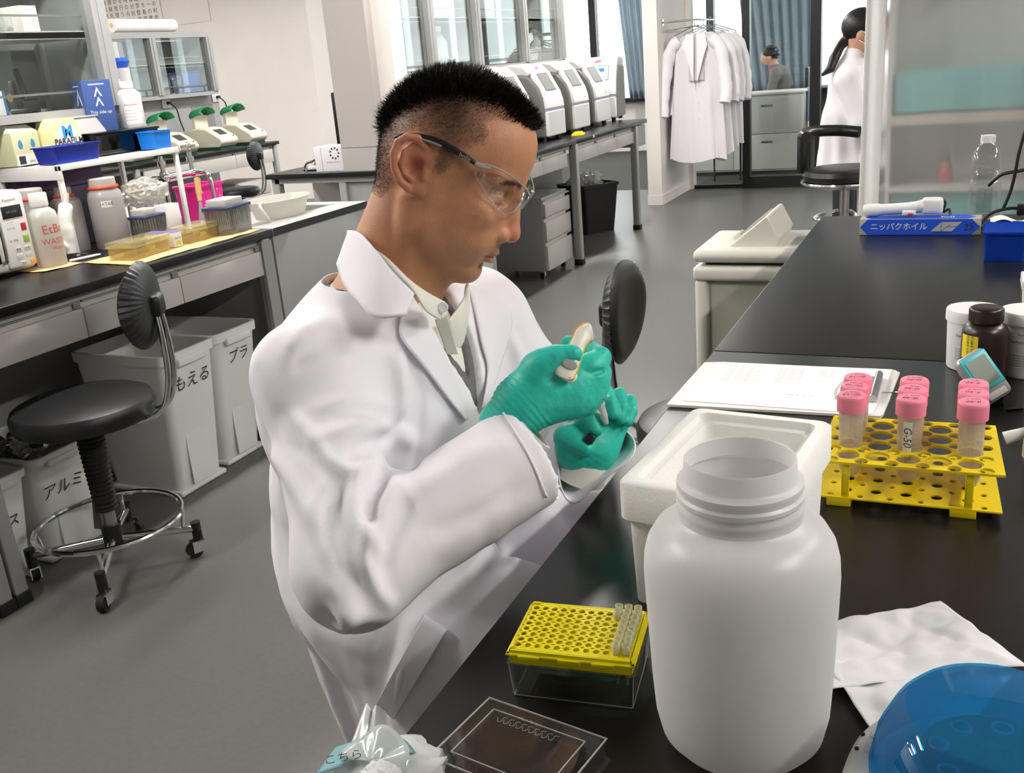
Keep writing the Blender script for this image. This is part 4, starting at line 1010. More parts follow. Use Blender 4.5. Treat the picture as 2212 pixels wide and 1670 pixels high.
# ================================================================ COATS on the rail
M_coat = mat('white cotton', (238, 235, 240), 0.85, bump=.12, bscale=900, sheen=.1)
r = thing('coat_rail', 'chrome coat rail with a bracket fixed to the partition end', 'rail', (-2.30, 9.1, 1.60))
MB().tube([(-.315, .10, .02), (0, .10, .02), (0, .75, .02)], .009, 8).tube([(-.315, .2, -.05), (0, .2, -.03)], .006, 8).build('rail', M_chrome, r)
MB().cyl((-.318, .1, .02), (-.306, .1, .02), .03, n=16).build('bracket', M_chrome, r)
def hung_coat(label, x, y, seed, L=1.2, w=.23, op=.05):
    t = thing('lab_coat', label, 'coat', (x, y, 1.60), 0, 'lab coats on the rail')
    rnd = random.Random(seed)
    ph = [rnd.uniform(0, 6) for _ in range(6)]
    def body(u, v):
        a = 2*PI*u
        # v 0 bottom .. 1 shoulder
        wd = w*(1.12-.30*v) if v < .86 else w*(.862)*(1-((v-.86)/.14)**1.5*.72)
        dp = .060*(1.15-.25*v) if v < .9 else .07*(1-(v-.9)/.1*.6)
        fold = (.014*math.sin(5*a+ph[0]+2*v)+.010*math.sin(9*a+ph[1])+.006*math.sin(15*a+ph[2]+3*v))*(1-v)**.8
        z = -L+(L-.09)*v
        hem = .02*math.sin(3*a+ph[3])*(1-v)
        # front opening: pull inward at the front middle
        front = math.exp(-((a-1.5*PI)/.22)**2)
        d = dp+fold
        return ((wd+fold)*math.cos(a)+.02*v, d*math.sin(a)*(1-front*.55), z+hem)
    mb = MB(); mb.grid(body, 72, 22, closed_u=True); o = mb.build('body', M_coat, t)
    for s in (-1, 1):
        pts = smooth_pts([(s*w*.62, 0, -.15), (s*w*.98, -.01, -.24), (s*w*1.18, -.03, -.45), (s*(w*1.28), -.07, -.64+.03*s), (s*(w*1.25), -.10, -.76+.05*s)], 5)
        rr = [(.062-.012*i/len(pts))*(1+.08*math.sin(i*1.7+ph[4])) for i in range(len(pts))]
        MB().tube(pts, rr, 14).build('sleeve', M_coat, t)
        lp = [(s*.012, -.105), (s*.085, -.10), (s*.11, -.20), (s*.085, -.27), (s*.016, -.52)]
        q = MB(); q.prism(lp if s < 0 else lp[::-1], .006, frame3((0.02, -.068, 0), (1, 0, 0), (0, .06, 1))); q.build('lapel', M_coat, t)
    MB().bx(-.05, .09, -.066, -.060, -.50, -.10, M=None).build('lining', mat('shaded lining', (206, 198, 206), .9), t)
    for k in range(3): MB().cyl((.035, -.0565-.012, -.56-.14*k), (.035, -.060-.012, -.56-.14*k), .008, n=12).build('button', M_white, t)
    MB().tube(smooth_pts([(.0, 0, .035), (.012, 0, .042), (.016, 0, .026), (.0, 0, .008), (0, 0, -.03)], 5), .003, 6).tube([(-.19, 0, -.10), (0, 0, -.03), (.19, 0, -.10)], .005, 6).build('hanger', M_chrome, t)
    return t
for i, (lb, dx, dy) in enumerate((('white lab coat hanging in front of the others, lapels open', -.05, .14), ('white lab coat second on the rail, mostly behind the front coat', .03, .30), ('white lab coat third on the rail', .06, .45), ('white lab coat at the far end of the rail, nearest the glass door', .12, .60))):
    hung_coat(lb, -2.30+dx*.5, 9.1+dy, i*7+3, 1.22-.04*i)
# ================================================================ OFFICE behind the glass
t = thing('office_cabinet', 'white two drawer office cabinet beyond the glass door', 'cabinet', (-2.05, 11.25, 0))
MB().bx(-1.05, .40, -.2, .25, .04, .84, r=.004).build('body', mat('office white', (206, 206, 200), .5), t)
for x0, x1 in ((-1.04, -.325), (-.32, .395)):
    for z0, z1 in ((.06, .43), (.44, .81)):
        d = MB().bx(x0, x1, -.215, -.2, z0, z1, r=.003).build('drawer', mat('office white', (206,206,200)), t); MB().bx((x0+x1)/2-.06, (x0+x1)/2+.06, -.22, -.215, z1-.09, z1-.07).build('handle', M_steel, d)
MB().bx(-1.07, .42, -.22, .27, .84, .865, r=.004).build('worktop', M_white, t)
t = thing('office_desk', 'white office desk behind the drawers, the seated person works at it', 'desk', (-2.80, 11.98, 0))
MB().bx(-.45, .44, -.40, .45, .70, .73, r=.004).build('top', M_white, t)
for x in (-.42, .41):
    for y in (-.36, .41): MB().bx(x-.02, x+.02, y-.02, y+.02, 0, .70).build('leg', M_grey, t)
t = thing('laptop', 'black laptop computer before the seated office person', 'laptop', (-2.56, 11.80, .73), .2)
MB().bx(-.10, .12, -.13, .13, 0, .015, r=.003).build('base', M_black, t); MB().bx(-.115, -.105, -.13, .13, .015, .20, r=.003).build('screen', M_black, t)
t = thing('monitor', 'black monitor standing left of the office person, beyond the glass', 'monitor', (-2.95, 12.15, .73), 1.2)
MB().bx(-.22, .22, -.015, .015, .12, .45, r=.006).build('screen', M_black, t); MB().bx(-.02, .02, 0, .02, 0, .2).build('stand', M_black, t); MB().bx(-.1, .1, -.08, .08, 0, .012).build('base', M_black, t)
t = thing('office_chair', 'black mesh backed office chair the office person sits on', 'chair', (-1.98, 11.95, 0), -PI/2)
MB().rbox((0, 0, .42), (.42, .42, .06), .03).build('seat', M_black, t); MB().rbox((0, .27, .84), (.38, .04, .46), .018).build('backrest', M_black, t)
MB().bx(-.02, .02, .20, .26, .40, .66).build('back_bar', M_black, t)
MB().cyl((0, 0, .08), (0, 0, .40), .025, n=12).build('post', M_steel, t)
for k in range(5): MB().cyl((0, 0, .09), (.25*math.cos(k*1.2566), .25*math.sin(k*1.2566), .05), .016, n=8).build('leg', M_black, t)
t = thing('clothes_rack', 'black tubular rack hung with blue cloth beyond the glass partition', 'rack', (-2.33, 10.62, 0))
MB().tube(smooth_pts([(-.16, 0, 0), (-.16, 0, 1.22), (-.12, 0, 1.29), (.08, 0, 1.29), (.12, 0, 1.22), (.12, 0, 0)], 4), .011, 8).build('frame', M_black, t)
mb = MB(); mb.grid(lambda u, v: (-.13+.23*u, .03*math.sin(u*16), .62+.58*v), 24, 4); o = mb.build('cloth', mat('slate blue cloth', (92, 116, 150), .9), t); md = o.modifiers.new('t', 'SOLIDIFY'); md.thickness = .006
t = thing('side_shelf', 'grey metal shelf unit with a blue cloth beside the office cabinet', 'shelf', (-1.20, 11.6, 0))
for z in (.25, .55, .86): MB().bx(-.38, .38, -.2, .2, z, z+.025).build('shelf', M_grey, t)
for x in (-.37, .37): MB().bx(x-.015, x+.015, -.2, .2, 0, .88).build('side_panel', M_grey, t)
MB().bx(-.36, .36, .18, .2, .02, .86).build('back_panel', M_greyd, t)
o = MB(); o.grid(lambda u, v: (-.42-.02*math.sin(u*9), -.22+.2*u, .52+.36*v), 14, 4); o = o.build('blue_cloth', mat('pale blue cloth', (150, 182, 214), .9)); o.modifiers.new('t', 'SOLIDIFY').thickness = .006; o.location = (-1.20, 11.55, 0); tag(o, 'pale blue cloth hanging on the side of the office shelf', 'cloth')
# ================================================================ WHITE BIN beside the bench
M_cart = mat('warm white bin plastic', (214, 212, 200), .45)
M_cart2 = mat('greige bin body', (176, 175, 160), .5)
t = thing('lidded_bin', 'large warm white bin with a wedge shaped swing lid at the bench side', 'bin', (-.60, 3.16, 0))
MB().bx(-.148, .148, -.15, .15, .02, .70, r=.01).build('body', M_cart2, t)
for sx in (-1, 1):
    for sy in (-1, 1): MB().bx(sx*.15-.022, sx*.15+.022, sy*.15-.022, sy*.15+.022, .0, .70, r=.018).build('corner_post', M_cart, t)
MB().bx(-.175, .175, -.178, .178, .695, .742, r=.014).build('rim', M_cart, t)
MB().bx(-.175, .175, -.178, .178, .752, .795, r=.02).build('lid', M_cart, t)
MB().bx(-.14, .14, -.14, .14, .74, .755).build('gap_block', M_black, t)  # black block filling the gap between rim and lid
o = MB().prism([(-.075, .0), (.075, .0), (.085, .03), (.05, .098), (.042, .098)], .26, frame3((0, .135, .79), (1, 0, 0), (0, 0, 1))).build('hopper', M_cart, t); b = o.modifiers.new('b', 'BEVEL'); b.width = .005; b.segments = 2
sl = Vector((.117, 0, .098)).normalized()
MB().bx(-.035, .05, -.045, .085, 0, .004, M=frame3((-.012, 0, .845), sl, (0, 1, 0))).build('flap', M_cart2, t)
MB().bx(-.012, .012, -.03, .03, 0, .012, M=frame3((-.06, -.0, .806), sl, (0, 1, 0))).build('flap_tab', M_cart, t)
MB().bx(.10, .16, -.15, -.02, .7945, .796).build('label', M_label, t)
MB().bx(.1475, .154, -.14, .02, .62, .66).build('handle', M_white, t)
# ================================================================ high stools at the far bench
def high_stool(label, x, y, rz, zs):
    t = thing('high_stool', label, 'stool', (x, y, 0), rz, None)
    MB().lathe([(0, zs), (.15, zs), (.18, zs-.008), (.19, zs-.028), (.185, zs-.05), (0, zs-.05)], n=36).build('seat', M_leather, t)
    MB().lathe([(0, zs-.055), (.195, zs-.055), (.197, zs-.062), (.19, zs-.07), (.05, zs-.10), (0, zs-.10)], n=36).build('seat_pan', M_chrome, t)
    MB().cyl((0, 0, .30), (0, 0, zs-.08), .022, n=16).build('post', M_steel, t); MB().cyl((0, 0, .05), (0, 0, .32), .032, n=16).build('sleeve', M_chrome, t)
    MB().tube(smooth_pts([(0, -.03, zs-.20), (-.08, -.085, zs-.21), (-.19, -.06, zs-.21), (-.19, .06, zs-.21), (-.08, .085, zs-.21), (0, .03, zs-.20)], 5), .008, 8).build('foot_loop', M_chrome, t)
    for k in range(5):
        a = k*1.2566+.3; MB().cyl((0, 0, .07), (.25*math.cos(a), .25*math.sin(a), .045), .016, .012, 10).build('leg', M_chrome, t); caster(t, .25*math.cos(a), .25*math.sin(a), a, .022)
    MB().bx(-.012, .012, .165, .19, zs-.07, zs+.12, r=.004).build('back_upright', M_black, t)
    mb = MB()
    pts = smooth_pts([(-.10, .145, zs+.145), (-.06, .175, zs+.15), (.02, .190, zs+.155), (.10, .165, zs+.155), (.155, .09, zs+.15), (.165, .0, zs+.14)], 6)
    mb.tube(pts, .027, 12); mb.rbox((0, .19, zs+.07), (.13, .045, .19), .022); mb.build('backrest', M_leather, t)
    return t
high_stool('black high stool with a curled backrest in front of the woman in the mask', -.52, 4.80, math.radians(75), .815)
high_stool('black high stool mostly hidden behind the plastic curtain, only its back showing', -.16, 5.22, math.radians(120), .80)
# ================================================================ NEAR BENCH
# big translucent wide-mouth bottle
t = thing('wide_mouth_bottle', 'large empty cloudy white wide mouth bottle without a lid, in front', 'bottle', (-.142, .672, HB+.0008))
M_big = milky('cloudy white polyethylene', (234, 233, 231), .42, .045, .35, .03)
out = [(0, .004), (.030, .0035), (.050, .0), (.057, .002), (.0655, .012), (.0695, .03), (.0715, .06), (.0745, .135), (.0750, .150), (.0742, .163), (.0715, .174), (.0655, .184), (.057, .1905), (.0500, .1935), (.0475, .196)]
out = [(r*.985, z*1.022) for r, z in out]
MB().lathe(out, n=72).build('body', M_big, t)
neck = [(.0475, .196), (.0470, .2005), (.0480, .2025), (.0480, .2055), (.0465, .2075), (.0465, .2095), (.0482, .2115), (.0482, .2145), (.0464, .2165), (.0464, .2185), (.0476, .2205), (.0474, .2235), (.0440, .2255), (.0425, .2275), (.0418, .240), (.0410, .2415), (.0400, .2405), (.0402, .226), (.044, .2225), (.0448, .198)]
MB().lathe([(r*.985, z*1.022) for r, z in neck], n=72).build('threaded_neck', M_big, t)
# foam box
t = thing('foam_box', 'white polystyrene foam box without a lid behind the big bottle', 'box', (-.208, .940, HB), math.radians(-5.5))
M_foam = mat('white foam', (240, 240, 236), .8, bump=.25, bscale=260, sss=.1)
def foam():
    mb = MB(); a, b, h = .080, .112, .138
    def ring(hx, hy, z, r, n=5):
        o = []
        for q, (sx, sy) in enumerate(((1, 1), (-1, 1), (-1, -1), (1, -1))):
            for k in range(n):
                an = PI/2*q+PI/2*k/(n-1); o.append((sx*(hx-r)+r*math.cos(an), sy*(hy-r)+r*math.sin(an), z))
        return o
    R = [ring(a-.010, b-.010, 0, .01), ring(a-.007, b-.007, h-.043, .01), ring(a, b, h-.041, .012), ring(a, b, h-.003, .012), ring(a-.003, b-.003, h, .012),
         ring(a-.014, b-.014, h, .012), ring(a-.015, b-.015, h-.009, .012), ring(a-.022, b-.022, h-.010, .01), ring(a-.026, b-.026, .02, .012)]
    N = len(R[0]); vs = sum(R, []); fs = []
    for k in range(len(R)-1): fs += [(k*N+i, k*N+(i+1) % N, (k+1)*N+(i+1) % N, (k+1)*N+i) for i in range(N)]
    fs += [tuple(range(N-1, -1, -1)), tuple(range((len(R)-1)*N, len(R)*N))]
    return mb.add(vs, fs)
foam().build('body', M_foam, t, sharp=50)
# yellow pipette tip box
M_yel = mat('yellow rack plastic', (250, 234, 24), .35)
M_clr = clear_sheet('clear polystyrene', (228, 230, 226), .06, .02, haze=.02)
t = thing('tip_box', 'clear pipette tip box with a bright yellow hole plate, at the bench edge', 'box', (-.2945, .708, HB+.0006), math.radians(7.5))
W2, D2, HT = .0575, .0425, .0475
tub(MB(), W2-.004, D2-.003, W2-.0015, D2-.0015, .034, .0012, .004).build('clear_base', M_clr, t)
for x in (-.045, .045):
    for y in (-.033, .033): MB().lathe([(.0022, .0014), (.003, .0014), (.003, .0022), (.0022, .0022)], (x, y, 0), 12).build('base_ring', M_clr, t)
# yellow plate with real holes
def holed_plate(nx, ny, x0, y0, px, py, r, hx, hy, z0, z1, m, name, parent, n=12, skip=(), extra=None):
    """grid of square cells with a round hole each, plus a border; top, bottom and hole walls"""
    mb = MB(); 
    def cell(cx, cy, ax, bx_, ay, by_, rr):
        sq = []; ci = []
        for k in range(n):
            a = 2*PI*(k+.5)/n; c, s_ = math.cos(a), math.sin(a)
            m_ = max(abs(c), abs(s_)); sx, sy = c/m_, s_/m_
            sq.append((cx+(bx_ if sx > 0 else ax)*abs(sx)*(1 if sx > 0 else -1), cy+(by_ if sy > 0 else ay)*abs(sy)*(1 if sy > 0 else -1))); ci.append((cx+rr*c, cy+rr*s_))
        vs = [(*p, z1) for p in sq]+[(*p, z1) for p in ci]+[(*p, z0) for p in ci]+[(*p, z0) for p in sq]
        fs = []
        for k in range(n):
            j = (k+1) % n
            fs += [(k, j, n+j, n+k), (n+k, n+j, 2*n+j, 2*n+k), (2*n+k, 2*n+j, 3*n+j, 3*n+k)]
        mb.add(vs, fs, smooth=False)
    for i in range(nx):
        for j in range(ny): cell(x0+i*px, y0+j*py, px/2, px/2, py/2, py/2, r)
    X0, X1, Y0, Y1 = x0-px/2, x0+(nx-.5)*px, y0-py/2, y0+(ny-.5)*py
    mb.bx(-hx, X0, -hy, hy, z0, z1).bx(X1, hx, -hy, hy, z0, z1).bx(X0, X1, -hy, Y0, z0, z1).bx(X0, X1, Y1, hy, z0, z1)
    return mb.build(name, m, parent)
px = .0088
holed_plate(12, 8, -5.5*px, -3.5*px, px, px, .0031, W2-.004, D2-.004, HT-.0016, HT, M_yel, 'hole_plate', t, 14)
mb = MB(); tub(mb, W2-.0042, D2-.0042, W2-.004, D2-.004, .001, .0005, .002)
mb = MB()
for (a, b, c, d) in ((-W2, W2, -D2, -D2+.004), (-W2, W2, D2-.004, D2), (-W2, -W2+.004, -D2, D2), (W2-.004, W2, -D2, D2)): mb.bx(a, b, c, d, HT-.0055, HT-.003, r=.0008)
mb.build('rim', M_yel, t)
for x in (-.036, 0.0, .030): MB().bx(x-.010, x+.010, -D2-.0012, -D2+.001, HT-.0075, HT-.0035, r=.0006).build('clip', M_yel, t)
mb = MB()
for (a, b, c, d) in ((-W2+.003, W2-.003, -D2+.002, -D2+.0035), (-W2+.003, W2-.003, D2-.0035, D2-.002), (-W2+.003, -W2+.0045, -D2+.002, D2-.002), (W2-.0045, W2-.003, -D2+.002, D2-.002)): mb.bx(a, b, c, d, .034, HT)
mb.build('skirt', M_yel, t)
MB().bx(-W2+.004, -W2+.012, D2-.0065, D2-.004, HT, HT+.0022, r=.001).build('corner_tab', M_yel, t); MB().bx(-W2+.004, -W2+.0065, -D2+.004, -D2+.016, HT, HT+.002, r=.001).build('corner_tab', M_yel, t)
MB().bx(-W2+.006, W2-.006, -D2+.006, D2-.006, HT-.0075, HT-.007).build('inner_plate', mat('shaded yellow plastic', (226, 204, 14), .5), t)  # plate added under the holes so they show a darker, shaded yellow
M_clredge = milky('clear plastic edge', (226, 228, 224), .4, .15, .1, .35)
e = MB()
for sx in (-1, 1):
    for sy in (-1, 1): e.cyl((sx*(W2-.004), sy*(D2-.003), .001), (sx*(W2-.0016), sy*(D2-.0016), .034), .0005, n=6)
for sy in (-1, 1): e.bx(-W2+.004, W2-.004, sy*(D2-.003)-.0004, sy*(D2-.003)+.0004, 0, .0008)
for sx in (-1, 1): e.bx(sx*(W2-.004)-.0004, sx*(W2-.004)+.0004, -D2+.003, D2-.003, 0, .0008)
e.build('box_edge', M_clredge, t)
M_tip = milky('pipette tip plastic', (244, 242, 214), .5, .08, .15, .42)
tipmb = MB().lathe([(.0012, -.030), (.0022, -.012), (.0027, 0.0), (.0036, .0022), (.0038, .010), (.0033, .010), (.0028, .001), (.0018, -.012), (.0009, -.030)], n=12, closed=True)
tipm = tipmb.mesh('pipette_tip', M_tip)
k = 0
for j in range(8):
    for i in range(9, 12):
        if i == 9 and j not in (6, 7): continue
        o = bpy.data.objects.new('pipette_tip', tipm); C.objects.link(o)
        o.location = t.matrix_basis @ Vector((-5.5*px+i*px, -3.5*px+j*px, HT+.0002)) if False else Matrix.Translation(t.location) @ Matrix.Rotation(math.radians(7.5), 4, 'Z') @ Vector((-5.5*px+i*px, -3.5*px+j*px, HT+.0002))
        tag(o, 'clear tip in the yellow tip box, '+('nearest', 'second', 'third', 'fourth', 'fifth', 'third last', 'next to last', 'farthest')[j]+' row, '+{9: 'third column from the right', 10: 'second column from the right', 11: 'right edge column'}[i], 'pipette tip', 'tips left in the yellow tip box')
# its lid lying beside it
t = thing('box_lid', 'clear plastic tip box lid lying at the front of the bench', 'lid', (-.2985, .5745, HB+.0006), math.radians(-9.5))
L2, K2, HL = .0565, .0415, .0215
mb = MB(); tub(mb, L2-.001, K2-.001, L2+.0015, K2+.0015, HL, .0011, .004); 
o = mb.build('shell', M_clr, t); o.rotation_euler = (PI, 0, 0); o.location = (0, 0, HL)
e = MB(); 
for (a, b, c, d) in ((-L2+.012, L2-.012, -K2+.011, -K2+.0118), (-L2+.012, L2-.012, K2-.0118, K2-.011), (-L2+.012, -L2+.0128, -K2+.011, K2-.011), (L2-.0128, L2-.012, -K2+.011, K2-.011)): e.bx(a, b, c, d, HL, HL+.0009)
e.build('stacking_ridge', M_clredge, t)
e = MB()
for (a, b, c, d) in ((-L2-.001, L2+.001, -K2-.001, -K2), (-L2-.001, L2+.001, K2, K2+.001), (-L2-.001, -L2, -K2, K2), (L2, L2+.001, -K2, K2)): e.bx(a, b, c, d, HL-.0010, HL+.0002)
e.build('top_edge', M_clredge, t)
for i in range(9):
    x = -L2+.022+i*.0062
    MB().tube(smooth_pts([(x, K2-.019, HL+.0004), (x+.002, K2-.023, HL+.0004), (x+.005, K2-.021, HL+.0004), (x+.0045, K2-.017, HL+.0004), (x+.008, K2-.0155, HL+.0004)], 4), .00022, 4).build('moulded_mark', M_clredge, t)
text('10 µl  96 tips', .0042, M_clredge, frame3((-.008, K2-.0115, HL+.0010), (1, 0, 0), (0, 1, 0)), t)
# yellow tube rack
t = thing('tube_rack', 'yellow plastic tube rack with round holes holding pink capped tubes', 'rack', (-.046, 1.200, HB), math.radians(.8))
zt, zb = .058, .012
rx = .0335; ry = .0345
def rackplate(z0, z1, name, rbig, rsm, front=0.0):
    """plate with 5 x 4 large holes and small holes between them: cells of two sizes on a diamond lattice, triangulated"""
    X = [-2*rx+i*rx for i in range(5)]; Y = [-.054+front*0+j*ry for j in range(4)]
    small = [(x+rx/2*(1 if k else -1), y+dy) for x in X for k in (0, 1) for y in Y for dy in (-ry/2, ry/2)]
    sm = sorted({(round(a, 5), round(b, 5)) for a, b in small})
    import mathutils.geometry as mg
    hx, hy0, hy1 = .1025, -.079, .076
    pts = []; edges = []; holes = []
    def loop(ps):
        o = len(pts); pts.extend([Vector(p) for p in ps]); edges.extend([(o+i, o+(i+1) % len(ps)) for i in range(len(ps))])
    loop([(-hx, hy0), (hx, hy0), (hx-.006, hy1), (-hx+.006, hy1)])
    for x in X:
        for y in Y: holes.append((x, y, rbig, 28))
    for x, y in sm: holes.append((x, y, rsm, 16))
    for (x, y, r, n) in holes: loop([(x+r*math.cos(2*PI*i/n), y+r*math.sin(2*PI*i/n)) for i in range(n)])
    vs, es, fs, *_ = mg.delaunay_2d_cdt(pts, edges, [], 0, 1e-6)
    def inside(f):
        c = sum((vs[i] for i in f), Vector((0, 0)))/len(f)
        return all((c.x-x)**2+(c.y-y)**2 > (r*.97)**2 for x, y, r, n in holes)
    F = [f for f in fs if inside(f)]
    bm = bmesh.new(); V = [bm.verts.new((v.x, v.y, z1)) for v in vs]
    for f in F: bm.faces.new([V[i] for i in f])
    for v in [v for v in bm.verts if not v.link_faces]: bm.verts.remove(v)
    g = bmesh.ops.extrude_face_region(bm, geom=bm.faces[:])
    bmesh.ops.translate(bm, vec=(0, 0, z0-z1), verts=[v for v in g['geom'] if isinstance(v, bmesh.types.BMVert)])
    bmesh.ops.recalc_face_normals(bm, faces=bm.faces[:])
    me = bpy.data.meshes.new(name); bm.to_mesh(me); bm.free(); me.materials.append(M_yel2)
    o = bpy.data.objects.new(name, me); C.objects.link(o); o.parent = t; return o
M_yel2 = mat('deep yellow plastic', (238, 210, 22), .38)
rackplate(zt-.003, zt, 'top_plate', .0143, .0082)
rackplate(zb-.002, zb, 'bottom_plate', .0065, .0036)
for x in (-.067, .067):
    for y in (-.0745, .066):
        MB().bx(x-.0045, x+.0045, y-.003, y+.003, zb, zt-.002, r=.001).bx(x-.002, x+.002, y-.0036, y-.003, zb+.006, zt-.014).build('post', M_yel2, t)
for x in (-.074, .062):
    for y in (-.072, .06): MB().bx(x-.014, x+.014, y-.007, y+.010, 0, zb-.0015, r=.001).build('foot', M_yel2, t)
M_tube = clear_sheet('tube plastic', (244, 242, 238), .05, .06, haze=.24, hazergb=(252, 246, 240))
M_liq = milky('pale liquid', (250, 240, 226), .5, .03, .1, .3)
M_pink = mat('pink screw cap', (244, 140, 164), .42)
def tube(label, x, y, capw, side=None, liq=0, seed=0):
    t2 = thing('centrifuge_tube', label, 'tube', (t.location.x+x, t.location.y+y, HB+.0135), 0, 'pink capped tubes in the yellow rack')
    MB().lathe([(0, 0), (.0055, .001), (.0105, .005), (.0132, .012), (.0138, .019), (.0143, .094), (.0133, .094), (.0128, .019), (.0122, .0125), (.0096, .006), (.005, .0022), (0, .0012)], n=36).build('body', M_tube, t2)
    MB().lathe([(0, .0016), (.0048, .0026), (.0092, .0064), (.0118, .0128), (.0124, .019), (.0126, .030+liq), (0, .030+liq)], n=28).build('liquid', M_liq, t2)
    mb = MB(); n = 96
    rr = lambda i, z: (.0171 if (i % 2) else .0166)
    vs = []; 
    for z, k in ((.088, 1), (.1055, 1), (.1085, 0), (.1095, 0)):
        for i in range(n):
            r = rr(i, z) if k else (.0162 if z < .109 else .0148); vs.append((r*math.cos(2*PI*i/n), r*math.sin(2*PI*i/n), z))
    fs = []
    for k in range(3): fs += [(k*n+i, k*n+(i+1) % n, (k+1)*n+(i+1) % n, (k+1)*n+i) for i in range(n)]
    fs += [tuple(range(n-1, -1, -1)), tuple(range(3*n, 4*n))]
    mb.add(vs, fs).build('cap', M_pink, t2, sharp=60)
    rnd = random.Random(seed); an = PI+rnd.uniform(-.2, .2)
    Mx = Matrix.Translation((0, 0, .1098)) @ Matrix.Rotation(an, 4, 'Z')
    text(capw, .0085, M_ink, Mx @ Matrix.Translation((0, .003, 0)), t2, shear=.2)
    text(['Heat 7', 'Elution', 'Wash 1', 'Heat T', 'Flow', 'Wash 2', 'Heat 7', 'Low T', 'Flow'][seed], .0055, M_ink, Mx @ Matrix.Translation((-.001, -.006, 0)), t2, shear=.3)
    for k in range(7):
        a0 = -1.15; z = .045+.006*k
        mb = MB(); mb.grid(lambda u, v: (.01445*math.cos(a0+.25*u), .01445*math.sin(a0+.25*u), z+.0006*v), 4, 2); mb.build('graduation', mat('pale print', (200, 196, 190), .6), t2)
    if side:
        wrap_label(t2, .0144, .040, .083, -2.05, -1.35, M_label, 'side_label')
        me = text_mesh(side, .0125, shear=.2)
        me.materials.clear(); me.materials.append(M_ink)
        for v in me.vertices:
            a = -1.70+v.co.y/.0144; v.co = Vector((.01495*math.cos(a), .01495*math.sin(a), .064-v.co.x))
        o = bpy.data.objects.new('lettering', me); C.objects.link(o); o.parent = t2
    return t2
rows = (-.054+ry, -.054+2*ry, -.054+3*ry)
names = [('Gr-10', None), ('G-50', 'G-50'), ('R-50', None)]
cols = (-2*rx, 0, 2*rx)
place = (('front', 'G-25'), ('middle', ''), ('rear', ''))
n_ = 0
LB = {0: 'left column of the yellow rack', 1: 'middle column of the yellow rack', 2: 'right column of the yellow rack'}
for ci, x in enumerate(cols):
    for ri, y in enumerate(rows):
        side = 'G-50' if (ci == 1 and ri == 0) else None
        tube(f'pink capped tube marked {names[ci][0]}, {place[ri][0]} of the {LB[ci]}', x, y, names[ci][0], side, .004*(ci == 1), n_ % 9); n_ += 1
        if ci == 0 and ri == 0:
            pass
# clipboard
t = thing('clipboard', 'white clipboard with a printed sheet lying across the bench edge', 'clipboard', (-.252, 1.536, HB+.0006))
mb = MB()
def quadslab(mb, q, z0, z1):
    vs = [(*p, z0) for p in q]+[(*p, z1) for p in q]; n = len(q)
    return mb.add(vs, [tuple(range(n-1, -1, -1)), tuple(range(n, 2*n))]+[(i, (i+1) % n, n+(i+1) % n, n+i) for i in range(n)], smooth=False)
q = [(-.161, -.122), (.155, -.110), (.159, -.10), (.169, .10), (.160, .112), (-.120, .110), (-.155, .102)]
quadslab(mb, q, 0, .004).build('board', mat('pearl white board', (226, 225, 220), .4), t)
p = thing('printed_sheet', 'white printed sheet held on the clipboard', 'paper', (-.252, 1.536, HB+.005))
mb = MB(); quadslab(mb, [(-.140, -.102), (.145, -.106), (.157, .112), (-.127, .101)], 0, .0006).build('paper', mat('white paper', (240, 238, 236), .7), p)
M_pr = mat('pale grey print', (168, 166, 168), .7)
for k in range(11):
    for (x0, w) in ((-.105, .05 if k % 3 else .11), (-.02, .045 if k < 8 else .02), (.045, .03 if k < 5 else 0)):
        if w: text('sample volume buffer elution'[:int(w*420)], .0052, M_pr, frame3((x0, .085-.0075*k, .0008), (1, .02, 0), (-.02, 1, 0)), p, align='LEFT')
text('buffer A   ph 7.4', .006, mat('grey print', (110, 110, 130), .6), frame3((.03, -.045, .0008), (1, .02, 0), (-.02, 1, 0)), p)
mb = MB().bx(.118, .146, -.055, .062, .004, .008, r=.001); mb.build('clip_plate', M_chrome, t)
MB().cyl((.140, -.058, .012), (.140, .062, .012), .006, n=14).build('clip_spring', M_steel, t)
MB().tube(smooth_pts([(.12, -.05, .010), (.095, -.045, .012), (.092, .0, .014), (.10, .05, .012), (.12, .055, .010)], 6), .0016, 6).build('clip_lever', M_chrome, t)
MB().bx(.085, .12, -.054, -.048, .006, .011, r=.001).build('clip_tab', M_clredge, t)
MB().tube(smooth_pts([(.150, -.01, .006), (.165, -.014, .008), (.175, -.006, .007)], 5), .0012, 6).build('hanger_hook', M_chrome, t)
# jars and bottles at the right
def jar(label, x, y, R, h):
    t = thing('screw_jar', label, 'jar', (x, y, HB+.0006))
    MB().lathe([(0, 0), (R*.93, 0), (R*.95, .003), (R, h-.02), (R, h-.004), (0, h-.004)], n=44).build('body', M_white, t)
    MB().lathe([(R*1.0, h-.018), (R*1.07, h-.018), (R*1.07, h-.003), (R*1.04, h), (0, h+.001)], n=44).build('lid', M_white, t)
    for s_, z, sz in (('Sephadex', .072, .0045), ('Sephadex G-25', .060, .0065)): wrap_text(s_, sz, M_ink, t, R+.0005, z, -1.75)
    for k in range(5): wrap_text('for laboratory use only, store', .0032, M_ink, t, R+.0003, .038-.004*k, -1.75)
    return t
jar('white lidded jar left behind the dark brown bottle', .022, 1.705, .040, .098)
jar('white lidded jar right behind the dark brown bottle', .100, 1.682, .039, .104)
t = thing('brown_bottle', 'dark brown plastic bottle with a ribbed cap and yellow label', 'bottle', (.038, 1.636, HB+.0006))
M_brn = mat('dark brown plastic', (38, 24, 24), .32)
